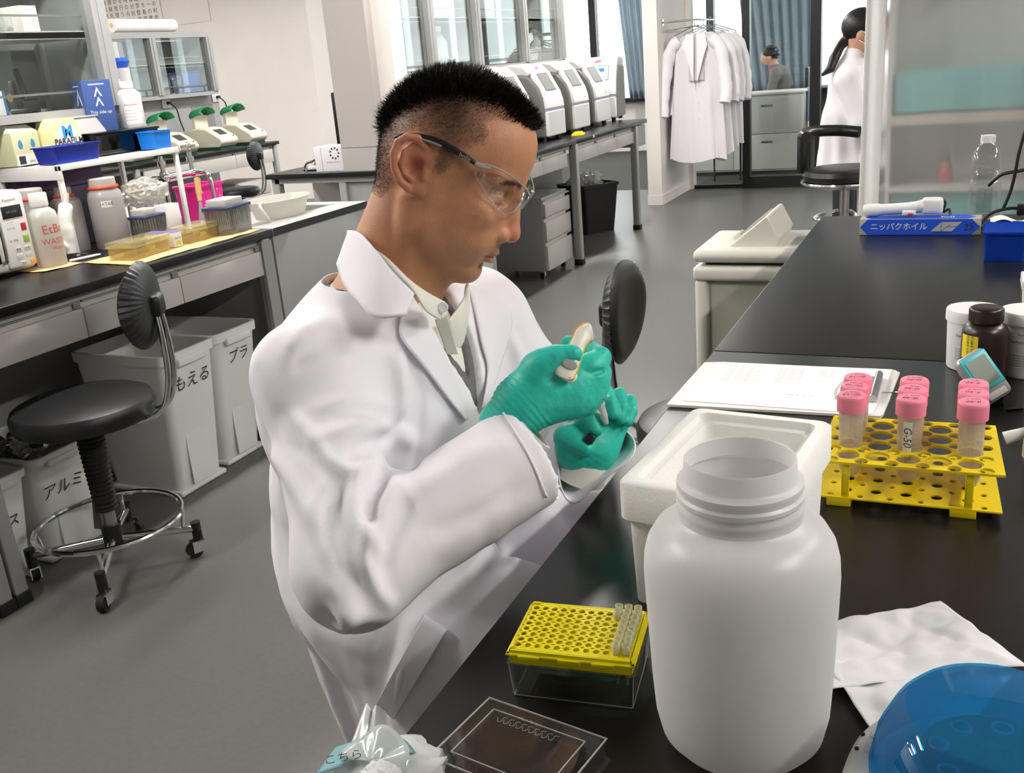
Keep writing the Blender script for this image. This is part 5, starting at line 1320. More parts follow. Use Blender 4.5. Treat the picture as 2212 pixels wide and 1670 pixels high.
MB().lathe([(0, 0), (.0315, 0), (.0335, .003), (.0335, .078), (.031, .087), (.024, .0925), (.0205, .094), (.0205, .097)], n=52).build('body', M_brn, t)
mb = MB(); n = 100; vs = []
for z, f in ((.0965, 1), (.114, 1), (.1165, 0), (.118, -1)):
    for i in range(n):
        r = (.0252 if i % 2 else .0247) if f == 1 else (.0240 if f == 0 else .021); vs.append((r*math.cos(2*PI*i/n), r*math.sin(2*PI*i/n), z))
fs = []
for k in range(3): fs += [(k*n+i, k*n+(i+1) % n, (k+1)*n+(i+1) % n, (k+1)*n+i) for i in range(n)]
fs += [tuple(range(n-1, -1, -1)), tuple(range(3*n, 4*n))]
mb.add(vs, fs).build('cap', M_brn, t, sharp=60)
wrap_label(t, .0336, .040, .078, -2.75, -1.85, mat('yellow label', (238, 214, 40), .5))
for sx, w in ((-.003, .018), (.004, .020)):
    me = text_mesh('製造番号 A26B', .0045); me.materials.clear(); me.materials.append(M_ink)
    for v in me.vertices:
        a = -2.25+(sx+v.co.y)/.0336; v.co = Vector((.0343*math.cos(a), .0343*math.sin(a), .063-v.co.x))
    o = bpy.data.objects.new('lettering', me); C.objects.link(o); o.parent = t
# timer on its stand
t = thing('timer', 'small grey timer with a turquoise framed display, tilted on its stand', 'timer', (.060, 1.50, HB+.0006), math.radians(24))
Mt = Matrix.Translation((0, .004, .014)) @ Matrix.Rotation(math.radians(-28), 4, 'X') @ Matrix.Rotation(math.radians(-27), 4, 'Y')
MB().rbox((0, 0, .038), (.050, .020, .078), .009, M=Mt).build('body', mat('silver grey plastic', (176, 176, 176), .3, .4), t)
MB().rbox((0, -.0095, .046), (.043, .004, .055), .0018, M=Mt).build('bezel', mat('turquoise plastic', (62, 190, 196), .35), t)
MB().bx(-.0165, .0165, -.0125, -.0112, .026, .067, M=Mt).build('display', mat('display grey', (132, 142, 130), .15), t)
MB().rbox((0, -.0105, .008), (.03, .003, .010), .0014, M=Mt).build('buttons', M_white, t)
MB().bx(-.012, .012, .010, .030, 0, .004).bx(-.010, .010, .010, .014, .0, .022).bx(.005, .03, -.012, -.006, 0, .003).build('stand', M_black, t)
t = thing('squeeze_bottle', 'white squeeze bottle on a black base at the right edge behind the labelled bottle', 'bottle', (.128, 1.46, HB))
MB().lathe([(0, .0), (.032, 0), (.033, .018), (0, .018)], n=36).build('base', M_black, t); MB().lathe([(0, .018), (.035, .018), (.037, .03), (.037, .085), (.03, .10), (.014, .108), (.014, .12), (0, .12)], n=36).build('body', M_pe, t)
t = thing('dropper_bottle', 'bottle with a printed cream label and white nozzle pointing left, at the right edge', 'bottle', (.117, 1.295, HB))
MB().lathe([(0, .0), (.031, 0), (.033, .006), (.033, .012), (0, .012)], n=36).build('base', M_black, t); MB().lathe([(0, .012), (.033, .012), (.034, .05), (.030, .062), (.012, .068), (.012, .085), (0, .085)], n=36).build('body', mat('navy bottle', (32, 38, 62), .35), t)
wrap_label(t, .0342, .014, .047, -3.6, -1.0, mat('cream label', (218, 206, 176), .6)); wrap_text('Phenol II', .0075, M_ink, t, .0346, .038, -2.5); wrap_text('100 ml', .006, M_ink, t, .0346, .026, -2.5); wrap_text('T20', .006, M_ink, t, .0346, .019, -2.7)
MB().cyl((-.012, 0, .058), (-.036, -.004, .046), .0035, n=10).build('spout', M_pe, t); MB().cyl((-.033, -.004, .0475), (-.056, -.008, .038), .006, .0085, 12).build('nozzle', M_white, t)
t = thing('white_tub', 'white square tub at the right edge beyond the lidded jars', 'tub', (.143, 1.99, HB)); tub(MB(), .036, .036, .040, .040, .075, .002, .006).build('body', M_white, t); MB().bx(-.043, .043, -.043, .043, .075, .088, r=.003).build('lid', M_white, t)
# crumpled wipes
M_wipe = milky('white wipe paper', (240, 238, 238), .25, .0, .6)
def wipe(label, cx, cy, rz, poly, amp, seed, z):
    mb = MB(); n = 46
    A, B, C_, D = [Vector(p) for p in poly]
    def f(u, v):
        p = (A*(1-u)+B*u)*(1-v)+(D*(1-u)+C_*u)*v
        q = Vector((p.x*13, p.y*13, seed))
        w = noise.noise(q)*.6+.42*abs(noise.noise(q*2.3))+.10*noise.noise(q*5)
        e = min(u, v, 1-u, 1-v)
        return (p.x, p.y, max(0.0003, .006+amp*w*min(1, .35+e*4)))
    mb.grid(f, n, n); o = mb.build('paper_wipe', M_wipe); o.location = (0, 0, HB+z)
    md = o.modifiers.new('t', 'SOLIDIFY'); md.thickness = .0005
    return tag(o, label, 'wipe', None)
wipe('crumpled white paper wipe spread on the bench behind the blue lidded device', 0, 0, 0, [(-.094, .738), (.072, .826), (-.000, .918), (-.092, .85)], .030, 3.0, 0)
wipe('smaller crumpled white wipe between the big bottle and the blue lidded device', 0, 0, 0, [(-.044, .700), (.03, .735), (.06, .81), (-.082, .77)], .018, 8.0, .001)
# plastic wrapped tissue packet, front left corner
t = thing('glove_packet', 'white and teal plastic packet of wipes at the front corner of the bench', 'packet', (-.383, .521, HB))
vs, fs = crumple((0, 0, 0), (.042, .042, .017), 71, 4, .28)
mb = MB(); mb.add([(x, y, max(z+.014, .001)) for x, y, z in vs], fs, smooth=True); M_pack = milky('white wrapping film', (238, 240, 240), .3, .12, .15)
mb.build('packet', M_pack, t)
M_tealp = mat('teal print', (44, 190, 172), .35)
def film(fn, nu, nv, name, m):
    mb = MB(); mb.grid(fn, nu, nv); o = mb.build(name, m, t); o.modifiers.new('t', 'SOLIDIFY').thickness = .0006; return o
film(lambda u, v: (-.022+.038*u, .004+.012*v+.006*math.sin(PI*u)-.004*u, .041+.004*math.sin(PI*u)-.010*v), 20, 4, 'teal_band', M_tealp)
film(lambda u, v: (-.047+.020*u, -.034+.028*v+.006*u, .030+.008*u+.004*v), 8, 6, 'teal_patch', M_tealp)
film(lambda u, v: (-.040+.078*u, -.040+.062*v-.008*math.sin(PI*u), .026+.011*math.sin(PI*u)*math.sin(PI*min(1, v*1.1))+.005*noise.noise(Vector((u*4, v*4, 2)))), 24, 18, 'film_top', M_pack)
film(lambda u, v: (-.006+.030*v*math.cos(PI*u)+.002, -.020+.030*v*math.sin(PI*u), .040+.016*v*math.sin(PI*u)**.7-.006*v+.003*math.sin(u*14)), 26, 8, 'torn_flap', milky('thin film', (232, 240, 236), .4, .1, .15, .3))
film(lambda u, v: (-.046+.022*u*(1-.5*v), .010+.028*v, .022+.020*v+.003*math.sin(u*8)), 10, 8, 'torn_corner', M_pack)
mb = MB(); vs, fs = crumple((.008, -.026, .036), (.016, .014, .010), 77, 4, .3); mb.add(vs, fs).build('wipes', M_wipe, t)
text('こちら', .010, M_ink, frame3((-.026, -.024, .0435), (1, .7, .0), (-.7, 1, .3)), t)
# blue lidded bench centrifuge
t = thing('bench_centrifuge', 'small ivory bench centrifuge with a clear blue lid, front right', 'centrifuge', (.040, .615, HB+.0006), math.radians(-8))
M_ivory2 = mat('warm white housing', (226, 222, 210), .4)
mb = MB()
prof = []
def plan(k, n=64):
    a = 2*PI*k/n; c, s_ = math.cos(a), math.sin(a)
    return (.098*math.copysign(abs(c)**.75, c), .085*math.copysign(abs(s_)**.75, s_))
vs = []; fs = []; n = 64
for f, z in ((.9, 0), (.97, .004), (1, .02), (.98, .034), (.93, .041), (.85, .043)):
    vs += [(plan(k)[0]*f, plan(k)[1]*f, z) for k in range(n)]
for k in range(5): fs += [(k*n+i, k*n+(i+1) % n, (k+1)*n+(i+1) % n, (k+1)*n+i) for i in range(n)]
fs += [tuple(range(n-1, -1, -1)), tuple(range(5*n, 6*n))]
mb.add(vs, fs).build('base', M_ivory2, t)
for y in (.022, .004):
    MB().rbox((-.077, y, .0425), (.016, .010, .003), .0014).build('button', M_ivory2, t); MB().cyl((-.090, y-.002, .038), (-.0905, y-.002, .0425), .0016, n=10).build('indicator', M_black, t)
MB().bx(-.064, -.060, -.016, .020, .043, .047, r=.001).bx(-.064, -.050, -.018, -.014, .043, .047, r=.001).build('latch_rail', M_ivory2, t)
M_blue = mix_mat('clear blue lid', lambda nt: _mix(nt, .10, _mix(nt, .30, _n(nt, 'ShaderNodeBsdfTransparent', Color=col(120, 214, 244)).outputs[0], _mix(nt, .5, _n(nt, 'ShaderNodeBsdfTranslucent', Color=col(10, 178, 230)).outputs[0], _n(nt, 'ShaderNodeBsdfDiffuse', Color=col(10, 170, 220)).outputs[0])), _n(nt, 'ShaderNodeBsdfGlossy', Roughness=.03).outputs[0]))
mb = MB()
mb.lathe([(.079, .043), (.080, .050), (.076, .072), (.066, .094), (.058, .103), (.050, .1055), (.0, .107), (0, .1055), (.049, .104), (.057, .1015), (.0645, .093), (.0745, .071), (.0785, .050), (.0775, .043)], n=40)
mb.build('lid', M_blue, t, sharp=24)
MB().lathe([(.0, .043), (.062, .043), (.064, .05), (.058, .0505), (.05, .047), (0, .046)], n=40).build('chamber', mat('pale chamber', (214, 216, 214), .4), t)
rot = MB().lathe([(0, .048), (.014, .048), (.046, .062), (.048, .066), (.044, .068), (.014, .058), (.010, .074), (.006, .078), (0, .078)], n=36).build('rotor', mat('dark rotor', (30, 32, 36), .35), t)
for k in range(8):
    a = k*PI/4; MB().lathe([(.0052, 0), (.0075, 0), (.0075, .002), (.0052, .002)], (.036*math.cos(a), .036*math.sin(a), .0655), 14).build('tube_hole', mat('pale blue ring', (120, 180, 200), .4), rot)
# ---------------------------------------------------------------- far part of the bench
t = thing('foil_carton', 'long blue and silver aluminium foil carton with white Japanese lettering', 'box', (-.1145, 2.895, HB+.0006), math.radians(-.6))
M_silver = mat('silver card', (196, 193, 184), .35, .25)
M_fblue = mat('royal blue print', (38, 82, 206), .4)
MB().bx(-.153, .153, -.031, .031, 0, .0435, r=.0008).build('box', M_silver, t)
F = frame3((0, -.0312, .0218), (1, 0, 0), (0, 0, 1))
MB().prism([(-.152, 0), (-.132, -.0212), (.130, -.0212), (.150, 0), (.130, .0212), (-.132, .0212)], .0006, F).build('blue_print', M_fblue, t)
F2 = frame3((0, -.0320, .0222), (1, 0, 0), (0, 0, 1))
text('ニッパクホイル', .0215, mat('silver white print', (214, 214, 206), .45), F2 @ Matrix.Translation((-.052, 0, 0)), t, space=.95, offset=.0002)
MB().prism([(.030, -.012), (.082, -.012), (.106, .013), (.056, .013)], .0005, F2).build('mark', M_silver, t)
for a, b in (((.055, -.012), (.056, .013)), ((.056, -.012), (.078, .006)), ((.068, .0), (.096, .0015))):
    d = Vector((b[0]-a[0], b[1]-a[1])); n2 = Vector((-d.y, d.x)).normalized()*.0006
    MB().prism([(a[0]+n2.x, a[1]+n2.y), (a[0]-n2.x, a[1]-n2.y), (b[0]-n2.x, b[1]-n2.y), (b[0]+n2.x, b[1]+n2.y)], .0004, F2 @ Matrix.Translation((0, 0, .0005))).build('mark_line', M_fblue, t)
text('登録商標 NIPPAKU FOIL', .0045, mat('dark blue print', (20, 40, 120), .5), F2 @ Matrix.Translation((.058, -.0165, 0)), t)
text('25', .026, M_ink, F2 @ Matrix.Translation((.122, -.001, .0006)) @ Matrix.Rotation(.15, 4, 'Z'), t, shear=.2)
T2 = frame3((0, 0, .0437), (1, 0, 0), (0, 1, 0))
MB().prism([(-.142, 0), (-.122, -.029), (.120, -.029), (.140, 0), (.120, .029), (-.122, .029)], .0005, T2).build('blue_print', M_fblue, t)
text('nippaku', .024, MATS['dark blue print'], T2 @ Matrix.Translation((-.045, -.006, .0006)), t, offset=.0006) if False else text('nippaku', .024, MATS['dark blue print'], T2 @ Matrix.Translation((-.045, -.004, .0007)), t, offset=.0006)
text('foil', .028, M_wp, T2 @ Matrix.Translation((.070, -.004, .0007)), t, offset=.0008)
t = thing('pipette_aid', 'white pistol pipette controller lying on the foil carton', 'tool', (-.165, 2.905, HB+.0445))
MB().tube(smooth_pts([(-.098, 0, .0165), (-.085, 0, .0185), (-.05, 0, .0195), (.03, 0, .024), (.05, 0, .028)], 5), [.010]*2+[.0165]*3+[.018]*5+[.0155]*5+[.0165]*6, 16).build('handle', M_white, t)
MB().rbox((.080, 0, .029), (.055, .035, .044), .010).cyl((.048, 0, .027), (.060, 0, .028), .018, n=18).build('head', M_white, t)
MB().rbox((.022, -.013, .012), (.035, .012, .014), .004).build('trigger', M_white, t); MB().rbox((.026, -.0185, .008), (.012, .003, .007), .0014).build('red_button', mat('red button', (176, 52, 60), .4), t)
MB().tube(smooth_pts([(.104, 0, .045), (.112, 0, .035), (.108, -.004, .012), (.122, .004, .018), (.125, .0, .004)], 5), .0032, 8).build('cord', M_black, t)
t = thing('blue_box', 'open topped translucent blue box on the far part of the bench', 'box', (.088, 2.592, HB+.0006), math.radians(-2))
M_tblue = mix_mat('translucent blue', lambda nt: _mix(nt, .07, _mix(nt, .5, _n(nt, 'ShaderNodeBsdfDiffuse', Color=col(14, 74, 196)).outputs[0], _n(nt, 'ShaderNodeBsdfTranslucent', Color=col(14, 74, 196)).outputs[0]), _n(nt, 'ShaderNodeBsdfGlossy', Roughness=.1).outputs[0]))
tub(MB(), .043, .063, .045, .066, .066, .002, .006).build('box', M_tblue, t); MB().bx(-.047, .047, -.068, .068, .064, .070, r=.002).build('lid', M_tblue, t)
MB().bx(.0455, .047, -.066, -.05, .03, .05).build('sticker', MATS['pink sticker'], t)
t = thing('clear_square_bottle', 'clear square plastic bottle standing at the far end of the bench', 'bottle', (.044, 3.135, HB+.0006))
M_pet = clear_sheet('clear pet', (246, 248, 247), .10, .03, haze=.03)
def sq(h, r, n=40):
    o = []
    for k in range(n):
        a = 2*PI*k/n; c, s_ = math.cos(a), math.sin(a); p = .55
        o.append((h*math.copysign(abs(c)**p, c), h*math.copysign(abs(s_)**p, s_)))
    return o
vs = []; fs = []; n = 40; L = [(.040, 0), (.042, .004), (.042, .10), (.040, .108), (.036, .112), (.036, .118), (.040, .124), (.042, .132), (.040, .165), (.034, .19), (.022, .205), (.0175, .212), (.0175, .228)]
for h, z in L: vs += [(x, y, z) for x, y in sq(h, 0)]
for k in range(len(L)-1): fs += [(k*n+i, k*n+(i+1) % n, (k+1)*n+(i+1) % n, (k+1)*n+i) for i in range(n)]
fs.append(tuple(range(n-1, -1, -1)))
MB().add(vs, fs).build('body', M_pet, t); MB().cyl((0, 0, .212), (0, 0, .232), .0195, n=24).build('cap', M_white, t)
MB().rbox((0, -.0415, .055), (.04, .002, .07), .0009).build('embossed_panel', M_pet, t)
t = thing('dark_pouch', 'dark blue pouch with papers behind the blue box', 'pouch', (.115, 2.80, HB+.0006), .1)
vs, fs = crumple((0, 0, .022), (.072, .06, .022), 91, 3, .35); MB().add([(x, y, max(z, 0)) for x, y, z in vs], fs).build('body', mat('navy fabric', (28, 36, 84), .8), t)
mb = MB(); mb.grid(lambda u, v: (-.055+.12*u, -.03+.07*v, .044+.008*math.sin(u*8)+.006*math.cos(v*7)), 14, 10); o = mb.build('papers', M_label, t); o.modifiers.new('t', 'SOLIDIFY').thickness = .001
t = thing('cable', 'black cables looping at the right end of the bench', 'cable', (.10, 2.95, HB))
MB().tube(smooth_pts([(-.065, -.05, .02), (-.04, -.02, .045), (.0, .0, .055), (.03, .0, .055)], 8), .0042, 8).build('cord', M_black, t)
MB().tube(smooth_pts([(-.01, .0, .055), (.004, 0, .10), (.012, 0, .15), (.02, 0, .22), (.05, .0, .36)], 8), .0042, 8).build('cord', M_black, t)
MB().tube(smooth_pts([(-.05, .05, .11), (-.02, .04, .14), (.02, .03, .15), (.06, .02, .16)], 8), .0045, 8).build('cord', M_black, t)
MB().rbox((-.072, -.055, .012), (.03, .02, .02), .005).build('connector', M_black, t); MB().rbox((.032, 0, .052), (.018, .018, .03), .004).build('connector', M_black, t)
MB().cyl((.06, .05, 0), (.06, .05, .07), .012, n=14).cyl((.06, .05, .07), (.06, .05, .08), .02, n=14).build('small_stand', M_steel, t)
# ================================================================ PLASTIC CURTAIN and what stands behind it
def frosted(nt):
    r = _n(nt, 'ShaderNodeBsdfRefraction', Color=col(247, 247, 247), Roughness=.30, IOR=1.12)
    tr = _n(nt, 'ShaderNodeBsdfTranslucent', Color=col(236, 236, 236)); d = _n(nt, 'ShaderNodeBsdfDiffuse', Color=col(236, 236, 236)); g = _n(nt, 'ShaderNodeBsdfGlossy', Roughness=.15)
    s = _mix(nt, .30, r.outputs[0], _mix(nt, .5, tr.outputs[0], d.outputs[0])); return _mix(nt, .06, s, g.outputs[0])
M_frost = mix_mat('frosted vinyl', frosted)
t = thing('vinyl_curtain', 'frosted clear vinyl curtain hanging at the right behind the bench', 'curtain', (0, 3.62, 0))
mb = MB()
mb.grid(lambda u, v: (-.285+1.9*u, .02*math.sin(u*26)+.012*math.sin(u*61+v*2)+.03*(1-v)*math.sin(u*9), .05+2.65*v), 150, 16)
mb.build('sheet', M_frost, t)
mb = MB(); mb.grid(lambda u, v: (-.348+.064*u+.016*v, .006+.012*math.sin(u*6+v), .05+2.65*v), 10, 12); o = mb.build('white_hem', mat('white vinyl hem', (236, 235, 232), .5), t); o.modifiers.new('t', 'SOLIDIFY').thickness = .003
mb = MB(); mb.grid(lambda u, v: (-.20+.24*u, -.03-.02*math.sin(PI*u), 1.62-.125*math.sin(PI*u)*v-.02*v), 16, 8); o = mb.build('folded_top', milky('vinyl fold', (214, 212, 210), .3, .1, .2), t); o.modifiers.new('t', 'SOLIDIFY').thickness = .002
MB().cyl((-.36, 0, 2.70), (1.7, 0, 2.70), .014, n=12).build('rail', M_chrome, t)
t = thing('equipment_rack', 'teal panelled equipment rack behind the frosted vinyl curtain', 'rack', (.45, 4.35, 0))
M_teal = mat('teal panel', (74, 140, 152), .5); M_beige = mat('beige shelf', (216, 204, 186), .5)
MB().bx(-.75, .75, -.02, .35, 1.085, 1.235, r=.006).build('teal_panel', M_teal, t); MB().bx(-.75, .75, -.02, .35, .50, .78, r=.006).build('teal_panel', M_teal, t)
MB().bx(-.78, .78, -.06, .36, 1.04, 1.075).build('shelf', M_beige, t); MB().bx(-.78, .78, -.06, .36, .78, .80).build('shelf', M_wall, t); MB().bx(-.78, .78, .34, .37, .0, 2.1).build('back_panel', M_wall, t)
for x in (-.77, .77): MB().bx(x-.015, x+.015, -.05, .36, 0, 2.1).build('upright', M_wall, t)
t = thing('red_bottle', 'red bottle standing on the rack behind the frosted curtain', 'bottle', (-.075, 4.42, .80)); MB().lathe([(0, 0), (.045, 0), (.045, .06), (.03, .085), (0, .085)], n=24).build('body', mat('red plastic', (186, 70, 64), .5), t); MB().cyl((0, 0, .085), (0, 0, .12), .02, n=16).build('cap', mat('blue cap', (60, 70, 120), .5), t)
# ================================================================ SCULPTING: signed distance fields meshed with surface nets
class Field:
    def __init__(s, lo, hi, h):
        s.lo = np.array(lo, np.float32); s.h = float(h)
        s.n = [int(math.ceil((hi[i]-lo[i])/h))+1 for i in range(3)]
        s.D = np.full(s.n, 1e3, np.float32)
    def _sub(s, lo, hi):
        a = [max(0, int(math.floor((lo[i]-s.lo[i])/s.h))) for i in range(3)]
        b = [min(s.n[i], int(math.ceil((hi[i]-s.lo[i])/s.h))+1) for i in range(3)]
        if any(b[i] <= a[i] for i in range(3)): return None
        sl = tuple(slice(a[i], b[i]) for i in range(3))
        g = np.meshgrid(*[np.arange(a[i], b[i], dtype=np.float32)*s.h+s.lo[i] for i in range(3)], indexing='ij')
        return sl, g
    def put(s, fn, lo, hi, k=0.0, op='add'):
        m = k+3*s.h
        r = s._sub([v-m for v in lo], [v+m for v in hi])
        if r is None: return s
        sl, (X, Y, Z) = r
        d = fn(X, Y, Z).astype(np.float32); D = s.D[sl]
        if op == 'add':
            if k > 0:
                hh = np.clip(.5+.5*(D-d)/k, 0, 1); s.D[sl] = D*(1-hh)+d*hh-k*hh*(1-hh)
            else: s.D[sl] = np.minimum(D, d)
        else:
            if k > 0:
                hh = np.clip(.5-.5*(D+d)/k, 0, 1); s.D[sl] = D*(1-hh)-d*hh+k*hh*(1-hh)
            else: s.D[sl] = np.maximum(D, -d)
        return s
    def ell(s, c, r, k=0.0, op='add', R=None):
        c = [float(x) for x in c]; r = [float(x) for x in r]
        def fn(X, Y, Z):
            x, y, z = X-c[0], Y-c[1], Z-c[2]
            if R is not None: x, y, z = [R[0][i]*x+R[1][i]*y+R[2][i]*z for i in range(3)]
            k0 = np.sqrt((x/r[0])**2+(y/r[1])**2+(z/r[2])**2); k1 = np.sqrt((x/r[0]**2)**2+(y/r[1]**2)**2+(z/r[2]**2)**2)+1e-9
            return k0*(k0-1)/k1
        m = max(r) if R is not None else None
        rr = [m]*3 if m else r
        return s.put(fn, [c[i]-rr[i] for i in range(3)], [c[i]+rr[i] for i in range(3)], k, op)
    def cap(s, a, b, r0, r1=None, k=0.0, op='add', flat=None):
        r1 = r0 if r1 is None else r1
        a = np.array(a, np.float32); b = np.array(b, np.float32); ba = b-a; L2 = float(ba@ba)+1e-9
        def fn(X, Y, Z):
            x, y, z = X-a[0], Y-a[1], Z-a[2]
            t = np.clip((x*ba[0]+y*ba[1]+z*ba[2])/L2, 0, 1)
            dx, dy, dz = x-t*ba[0], y-t*ba[1], z-t*ba[2]
            if flat is not None:       # (axis, factor): squash the section along an axis
                ax, f = flat; q = dx*ax[0]+dy*ax[1]+dz*ax[2]
                return np.sqrt(np.maximum(dx*dx+dy*dy+dz*dz-q*q+(q/f)**2, 0))-(r0+(r1-r0)*t)
            return np.sqrt(dx*dx+dy*dy+dz*dz)-(r0+(r1-r0)*t)
        R = max(r0, r1)*(1 if flat is None else max(1, flat[1]))
        return s.put(fn, np.minimum(a, b)-R, np.maximum(a, b)+R, k, op)
    def chain(s, pts, rads, k=0.0, op='add', flat=None):
        for i in range(len(pts)-1): s.cap(pts[i], pts[i+1], rads[i], rads[i+1], k if i == 0 else min(k, .4*min(rads)) if k else 0, op, flat)
        return s
    def mesh(s, smooth=1, lam=.5):
        D = s.D; h = s.h; nx, ny, nz = D.shape
        S = D < 0
        c = [S[:-1, :-1, :-1], S[1:, :-1, :-1], S[:-1, 1:, :-1], S[1:, 1:, :-1], S[:-1, :-1, 1:], S[1:, :-1, 1:], S[:-1, 1:, 1:], S[1:, 1:, 1:]]
        cnt = sum(x.astype(np.int8) for x in c)
        act = (cnt > 0) & (cnt < 8)
        I = np.argwhere(act)
        idx = -np.ones(act.shape, np.int64); idx[act] = np.arange(len(I))
        off = np.array([[0, 0, 0], [1, 0, 0], [0, 1, 0], [1, 1, 0], [0, 0, 1], [1, 0, 1], [0, 1, 1], [1, 1, 1]])
        vals = np.stack([D[I[:, 0]+o[0], I[:, 1]+o[1], I[:, 2]+o[2]] for o in off], 1)
        acc = np.zeros((len(I), 3)); num = np.zeros(len(I))
        for a, b in ((0, 1), (2, 3), (4, 5), (6, 7), (0, 2), (1, 3), (4, 6), (5, 7), (0, 4), (1, 5), (2, 6), (3, 7)):
            va, vb = vals[:, a], vals[:, b]; m = (va < 0) != (vb < 0)
            t = np.where(m, va/np.where(m, va-vb, 1), 0)
            acc += m[:, None]*(off[a]+t[:, None]*(off[b]-off[a])); num += m
        V = (I+acc/num[:, None])*h+s.lo
        F = []
        for ax in range(3):
            o1, o2 = [(1, 2), (2, 0), (0, 1)][ax]
            sl0 = [slice(1, -1)]*3; sl1 = [slice(1, -1)]*3; sl0[ax] = slice(0, -1); sl1[ax] = slice(1, None)
            A = S[tuple(sl0)]; B = S[tuple(sl1)]
            e = np.argwhere(A != B); 
            if not len(e): continue
            g = e.copy()
            for i in range(3):
                if i != ax: g[:, i] += 1
            flip = A[tuple(e.T)]
            def cell(d1, d2):
                q = g.copy(); q[:, o1] -= d1; q[:, o2] -= d2; return idx[q[:, 0], q[:, 1], q[:, 2]]
            quad = np.stack([cell(1, 1), cell(0, 1), cell(0, 0), cell(1, 0)], 1)
            quad[~flip] = quad[~flip][:, ::-1]
            F.append(quad)
        F = np.concatenate(F); F = F[(F >= 0).all(1)]
        V = relax(V, F, smooth, lam)
        return V, F
def relax(V, F, it, lam=.5):
    if not it: return V
    E = np.concatenate([F[:, [0, 1]], F[:, [1, 2]], F[:, [2, 3]], F[:, [3, 0]]]); E = np.concatenate([E, E[:, ::-1]])
    n = len(V); deg = np.bincount(E[:, 0], minlength=n).astype(float); deg[deg == 0] = 1
    for _ in range(it):
        A = np.stack([np.bincount(E[:, 0], weights=V[E[:, 1], i], minlength=n) for i in range(3)], 1)/deg[:, None]
        V = V+lam*(A-V)
    return V
def vnormals(V, F):
    N = np.zeros_like(V); n = np.cross(V[F[:, 2]]-V[F[:, 0]], V[F[:, 3]]-V[F[:, 1]])
    for k in range(4):
        for i in range(3): N[:, i] += np.bincount(F[:, k], weights=n[:, i], minlength=len(V))
    return N/(np.linalg.norm(N, axis=1)[:, None]+1e-12)
def np_mesh(name, V, F, m, parent=None, colors=None, thin=None):
    me = bpy.data.meshes.new(name)
    me.vertices.add(len(V)); me.vertices.foreach_set('co', np.asarray(V, np.float32).ravel())
    F = np.asarray(F); me.loops.add(F.size); me.loops.foreach_set('vertex_index', F.ravel().astype(np.int32))
    me.polygons.add(len(F)); me.polygons.foreach_set('loop_start', np.arange(0, F.size, F.shape[1], dtype=np.int32))
    me.polygons.foreach_set('loop_total', np.full(len(F), F.shape[1], np.int32))
    me.update(calc_edges=True); me.validate()
    me.polygons.foreach_set('use_smooth', np.ones(len(me.polygons), bool))
    if m: me.materials.append(m)
    if colors is not None:
        at = me.color_attributes.new('skin', 'FLOAT_COLOR', 'POINT'); at.data.foreach_set('color', np.asarray(colors, np.float32).ravel())
    o = bpy.data.objects.new(name, me); C.objects.link(o)
    if parent is not None: o.parent = parent
    return o
def sm(a, b, x):
    t = np.clip((x-a)/(b-a), 0, 1); return t*t*(3-2*t)
def vnoise(P, f, seed=0):
    """cheap smooth value noise for arrays of points"""
    Q = P*f+seed*17.3; i = np.floor(Q).astype(np.int64); t = Q-i; t = t*t*(3-2*t); out = 0
    def hsh(a, b, c): 
        v = (a*374761393+b*668265263+c*1274126177) & 0x7fffffff; v = ((v ^ (v >> 13))*1103515245) & 0x7fffffff; return (v % 10007)/10007.0
    for dx in (0, 1):
        for dy in (0, 1):
            for dz in (0, 1):
                w = (t[:, 0] if dx else 1-t[:, 0])*(t[:, 1] if dy else 1-t[:, 1])*(t[:, 2] if dz else 1-t[:, 2])
                out = out+w*hsh(i[:, 0]+dx, i[:, 1]+dy, i[:, 2]+dz)
    return out
def poly_dist(px, pz, poly):
    """signed distance to a closed polygon, positive inside"""
    P = np.array(poly); n = len(P); d = np.full(len(px), 1e9); ins = np.zeros(len(px), bool)
    for i in range(n):
        a, b = P[i], P[(i+1) % n]; e = b-a
        t = np.clip(((px-a[0])*e[0]+(pz-a[1])*e[1])/(e@e+1e-12), 0, 1)
        d = np.minimum(d, np.hypot(px-a[0]-t*e[0], pz-a[1]-t*e[1]))
        c = ((a[1] > pz) != (b[1] > pz)) & (px < (b[0]-a[0])*(pz-a[1])/(b[1]-a[1]+1e-12)+a[0]); ins ^= c
    return np.where(ins, d, -d)
# pixel of the 2212 x 1670 frame to a point of the scene, on a plane y = const, or at a forward depth
def ray_dir(px, py): return CM @ np.array([(px-1106)/FPX, -(py-835)/FPX, -1.0])
def at_y(px, py, y): d = ray_dir(px, py); return np.array([0, 0, CAM_H])+d*(y/d[1])
def at_d(px, py, dep): return np.array([0, 0, CAM_H])+ray_dir(px, py)*dep
